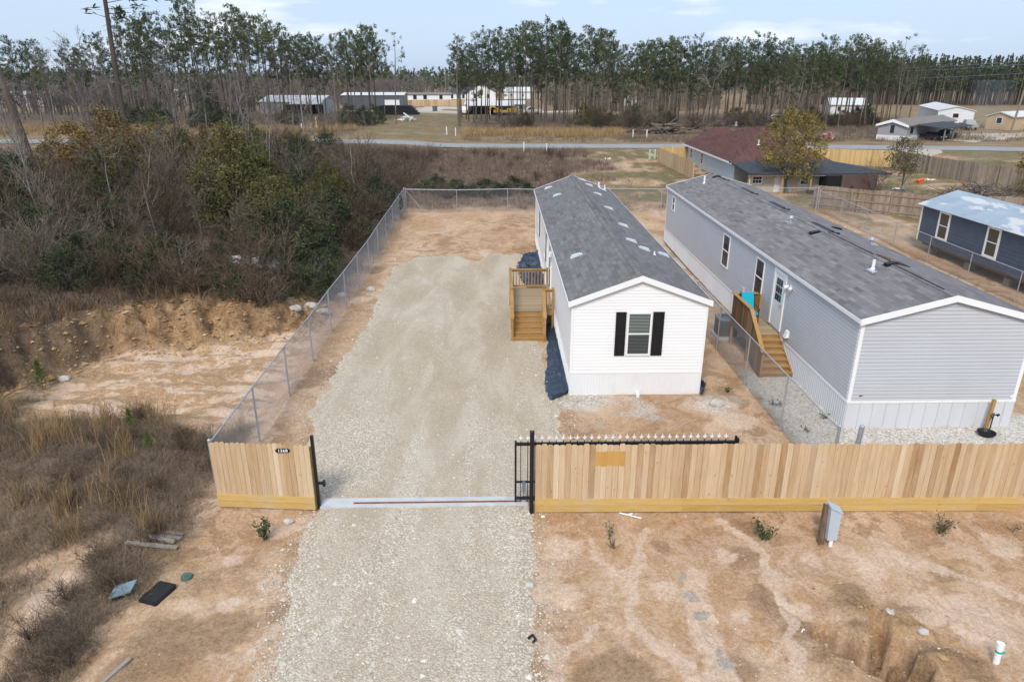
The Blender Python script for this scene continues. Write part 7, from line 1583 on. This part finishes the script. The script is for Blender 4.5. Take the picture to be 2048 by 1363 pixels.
for nm, arg, x, y, lb in (('holly_shrub', (700, .68, .22, 330, .03, 'leaf_holly', 7), -5.43, 13.6, 'small dark green holly shrub in front of the short picket panel'), ('holly_shrub', (701, .55, .30, 300, .032, 'leaf_holly', 7), 6.12, 13.4, 'dark green holly shrub by the long picket fence, left of the grey utility box'),
        ('bronze_shrub', (702, .50, .32, 300, .026, 'leaf_olive', 12), 10.28, 13.5, 'olive bronze shrub by the long picket fence, right of the grey utility box'), ('young_sapling', (703, .50, .30, 46, .035, 'leaf_sapling', 4), 2.53, 13.5, 'sparse pale-leaved sapling in front of the long picket fence near the gate'),
        ('young_sapling', (704, .35, .25, 30, .025, 'leaf_olive', 5), 12.0, 13.5, 'wispy sapling at the right edge in front of the long picket fence'), ('young_sapling', (705, .3, .22, 90, .035, 'leaf_holly', 4), 14.4, 15.8, 'dark green weed peeping over the long picket fence before the grey home'), ('grass_tuft', (706, .28, .26, 70, .03, 'leaf_dark', 6), 8.95, 20.3, 'green tuft on pale gravel left of the grey home'),
        ('grass_tuft', (707, .14, .22, 90, .03, 'leaf_dark', 6), 7.75, 21.4, 'low green tuft on brown soil right of the white home'), ('grass_tuft', (708, .12, .22, 60, .03, 'leaf_dark', 5), 9.2, 18.6, 'dark weed on pale gravel near the grey home corner'), ('grass_tuft', (709, .16, .25, 70, .03, 'leaf_dark', 5), 10.15, 19.4, 'dark weed against the skirting near the front corner of the grey home'), ('dead_twig_plant', (710, .3, .22, 24, .012, 'leaf_brown', 12), 2.56, 13.15, 'grey dead twigs at the foot of the sparse sapling')):
    place(proto(nm, make_planting(*arg)), x, y, lb, 'plant')

npl = 0
while npl < 60:
    x = rr.uniform(-17.5, -7.7); y = rr.uniform(9.3, 20.5)
    A, B = zones(np.array(x), np.array(y))
    if A[0] < .45 or x < -.75 * y - 3: continue
    npl += 1; zn = 'on the weedy mound left of the short picket panel' if y > 14.5 else ('in the ditch at lower left' if y < 12.3 else 'around the loose boards')
    place(rr.choice(s_purp + s_grey), x, y, 'small dry grey-brown shrub %s' % zn, 'bare shrub', 'dry shrubs %s' % zn, rr.uniform(.2, .42), None, rr.uniform(.18, .36))
# ground cover nobody could count
def weeds(name, X, Y, m, Ln, W, tilt=.35, droop=.3, cl=None, tone=(.5, .22)):
    n = len(X); P = np.stack([X, Y, H(X, Y) - .02], 1); D = np.stack([rng.normal(0, tilt, n), rng.normal(0, tilt, n), np.ones(n)], 1)
    mb = MB(); mb.blades(P, D, Ln, W, np.clip(rng.normal(*tone, n), 0, 1), droop); return tag(mb.build(name, m), kind='stuff')
def clump(n, per, fx, fy, rad, keep=None):
    x = fx(n); y = fy(n, x)
    if keep is not None: k = keep(x, y); x, y = x[k], y[k]
    X = np.repeat(x, per) + rng.normal(0, rad, len(x) * per); Y = np.repeat(y, per) + rng.normal(0, rad, len(x) * per); return X, Y, len(x)
U = lambda a, b: (lambda n, *_: rng.uniform(a, b, n))
# thicket understorey
X, Y, n = clump(9500, 10, U(-45, -7.4), lambda n, x: 22 + 69 * rng.random(n) ** 1.7, .28, lambda x, y: (bank_d(x, y) > 1.7) & (x > -.75 * y - 3) & ~((y > 68) & (x < -.5 * y)))
weeds('thicket_underbrush', X, Y, M['twig_purple'], rng.uniform(.5, 1.5, len(X)), rng.uniform(.012, .024, len(X)) * np.clip(Y / 40, .8, 2), .7, .5)
# weedy mound and ditch in the left foreground
def scrub_keep(x, y):
    A, B = zones(x, y); return (A[..., 0] > .35) & (bank_d(x, y) < 1.8)
X, Y, n = clump(7000, 12, U(-18, -7.3), U(9, 21.5), .11, scrub_keep); k = rng.random(len(X))
weeds('dry_weeds', X, Y, M['weed_grey'], rng.gamma(6, .06, len(X)), rng.uniform(.005, .011, len(X)), .75, .7)
X, Y, n = clump(620, 22, U(-18, -7.8), U(13.5, 21), .10, lambda x, y: scrub_keep(x, y) & (fbm(x, y, .5, 3, 55) > .44))
weeds('golden_stalks', X, Y, M['weed_gold'], rng.uniform(.45, 1.15, len(X)), rng.uniform(.006, .013, len(X)), .16, .25, tone=(.4, .22))
X, Y, n = clump(380, 18, U(-24, -8.5), U(20, 33), .12, lambda x, y: (bank_d(x, y) > 1.2) & (bank_d(x, y) < 3.4))
weeds('bank_stalks', X, Y, M['weed_gold'], rng.uniform(.5, 1.2, len(X)), rng.uniform(.008, .015, len(X)), .35, .4, tone=(.3, .2))
X, Y, n = clump(2200, 14, U(-24, -7.5), U(19, 31), .2, lambda x, y: (bank_d(x, y) > .2) & (bank_d(x, y) < 2.6) & (fbm(x, y, .6, 3, 66) > .5))
weeds('hanging_roots', X, Y, M['twig_purple'], rng.uniform(.3, .9, len(X)), rng.uniform(.008, .016, len(X)), 1.0, .9)
# brown field between the back fence and the road
X, Y, n = clump(9000, 9, U(-34, 13), U(53.5, 99), .22, lambda x, y: zones(x, y)[0][..., 0] > .3)
weeds('field_weeds', X, Y, M['weed_purple'], rng.uniform(.35, 1.0, len(X)) * np.where(Y > 60, 1, .7), rng.uniform(.016, .035, len(X)), .4, .4, tone=(.55, .22))
X, Y, n = clump(1500, 9, U(-30, 60), U(54, 101), .2, lambda x, y: fbm(x, y, .12, 3, 33) > .5); weeds('field_grass', X, Y, M['weed_grey'], rng.uniform(.15, .5, len(X)), rng.uniform(.016, .03, len(X)), .6, .5, tone=(.7, .2))
# golden grass strip and roadside grass across the road
X, Y, n = clump(2600, 16, U(-95, 22), U(119, 129), .35, lambda x, y: ((x < -24) | (x > -5.5)) & (fbm(x, y, .16, 3, 35) > .50)); weeds('golden_grass_strip', X, Y, M['weed_gold'], rng.uniform(.6, 1.7, len(X)), rng.uniform(.03, .06, len(X)), .2, .3, tone=(.55, .22))
X, Y, n = clump(3600, 12, U(-100, 100), U(110.5, 150), .4, lambda x, y: ((x < -24) | (x > -5.5)) & (fbm(x, y, .1, 3, 36) > .42)); weeds('roadside_weeds', X, Y, M['weed_grey'], rng.uniform(.3, 1.0, len(X)), rng.uniform(.03, .06, len(X)), .4, .4, tone=(.45, .25))
X, Y, n = clump(1800, 14, U(20, 78), U(111, 142), .4, lambda x, y: (y < 122) | (x > 50)); weeds('roadside_scrub', X, Y, M['weed_purple'], rng.uniform(.3, 1.0, len(X)), rng.uniform(.03, .05, len(X)), .4, .4, tone=(.6, .25))
# short grass in the right-hand lots
X, Y, n = clump(5200, 8, U(8, 60), U(54, 98), .18, lambda x, y: zones(x, y)[0][..., 1] > .3); weeds('lot_grass', X, Y, M['leaf_sapling'] if False else M['weed_green'] if 'weed_green' in M else M.setdefault('weed_green', toned('dull_winter_grass', [(0, (.06, .06, .028)), (.5, (.125, .115, .055)), (1, (.24, .205, .115))], .9)), rng.uniform(.06, .2, len(X)), rng.uniform(.02, .04, len(X)), .8, .5)

# faint smoke drifting up from the brush heap behind the blue cabin
mb = MB(); ring = []
for i, (q, rd) in enumerate(((0, .5), (.2, .75), (.45, 1.0), (.7, 1.3), (1, 1.6))):
    ring.append([(40.2 + .8 * q + rd * math.cos(a), 58.6 + 2 * q + rd * math.sin(a), 1.0 + 8.6 * q) for a in np.linspace(0, 2 * math.pi, 13)[:-1]])
mb.add([p for r0 in ring for p in r0], [[i * 12 + j, i * 12 + (j + 1) % 12, (i + 1) * 12 + (j + 1) % 12, (i + 1) * 12 + j] for i in range(4) for j in range(12)]); mb.poly(ring[0][::-1]); mb.poly(ring[-1])
sm = mb.build('smoke', None); sm.data.materials.clear(); m_ = bpy.data.materials.new('thin_smoke'); m_.use_nodes = True; t_ = m_.node_tree; t_.nodes.clear(); a_ = t_.nodes.new('ShaderNodeOutputMaterial'); b_ = t_.nodes.new('ShaderNodeVolumePrincipled')
b_.inputs['Color'].default_value = (.80, .87, 1, 1); b_.inputs['Density'].default_value = .028; t_.links.new(b_.outputs[0], a_.inputs['Volume']); sm.data.materials.append(m_); tag(sm, kind='stuff')
# thin winter haze: one even box of air round the camera and the whole scene
HAZE = .0001
mb = MB(); mb.box(-2900, 2900, -500, 2950, -8, 34); hz_o = mb.build('haze', None); hz_o.data.materials.clear()
hm = bpy.data.materials.new('haze_air'); hm.use_nodes = True; hm.node_tree.nodes.clear(); ho = hm.node_tree.nodes.new('ShaderNodeOutputMaterial'); hv = hm.node_tree.nodes.new('ShaderNodeVolumePrincipled')
hv.inputs['Color'].default_value = (.86, .92, 1, 1); hv.inputs['Density'].default_value = HAZE; hm.node_tree.links.new(hv.outputs['Volume'], ho.inputs['Volume']); hz_o.data.materials.append(hm); tag(hz_o, kind='stuff')
for o in HID:                       # kinds that were never placed
    if o.get('unused'):
        for ch in list(o.children): bpy.data.objects.remove(ch)
        bpy.data.objects.remove(o)
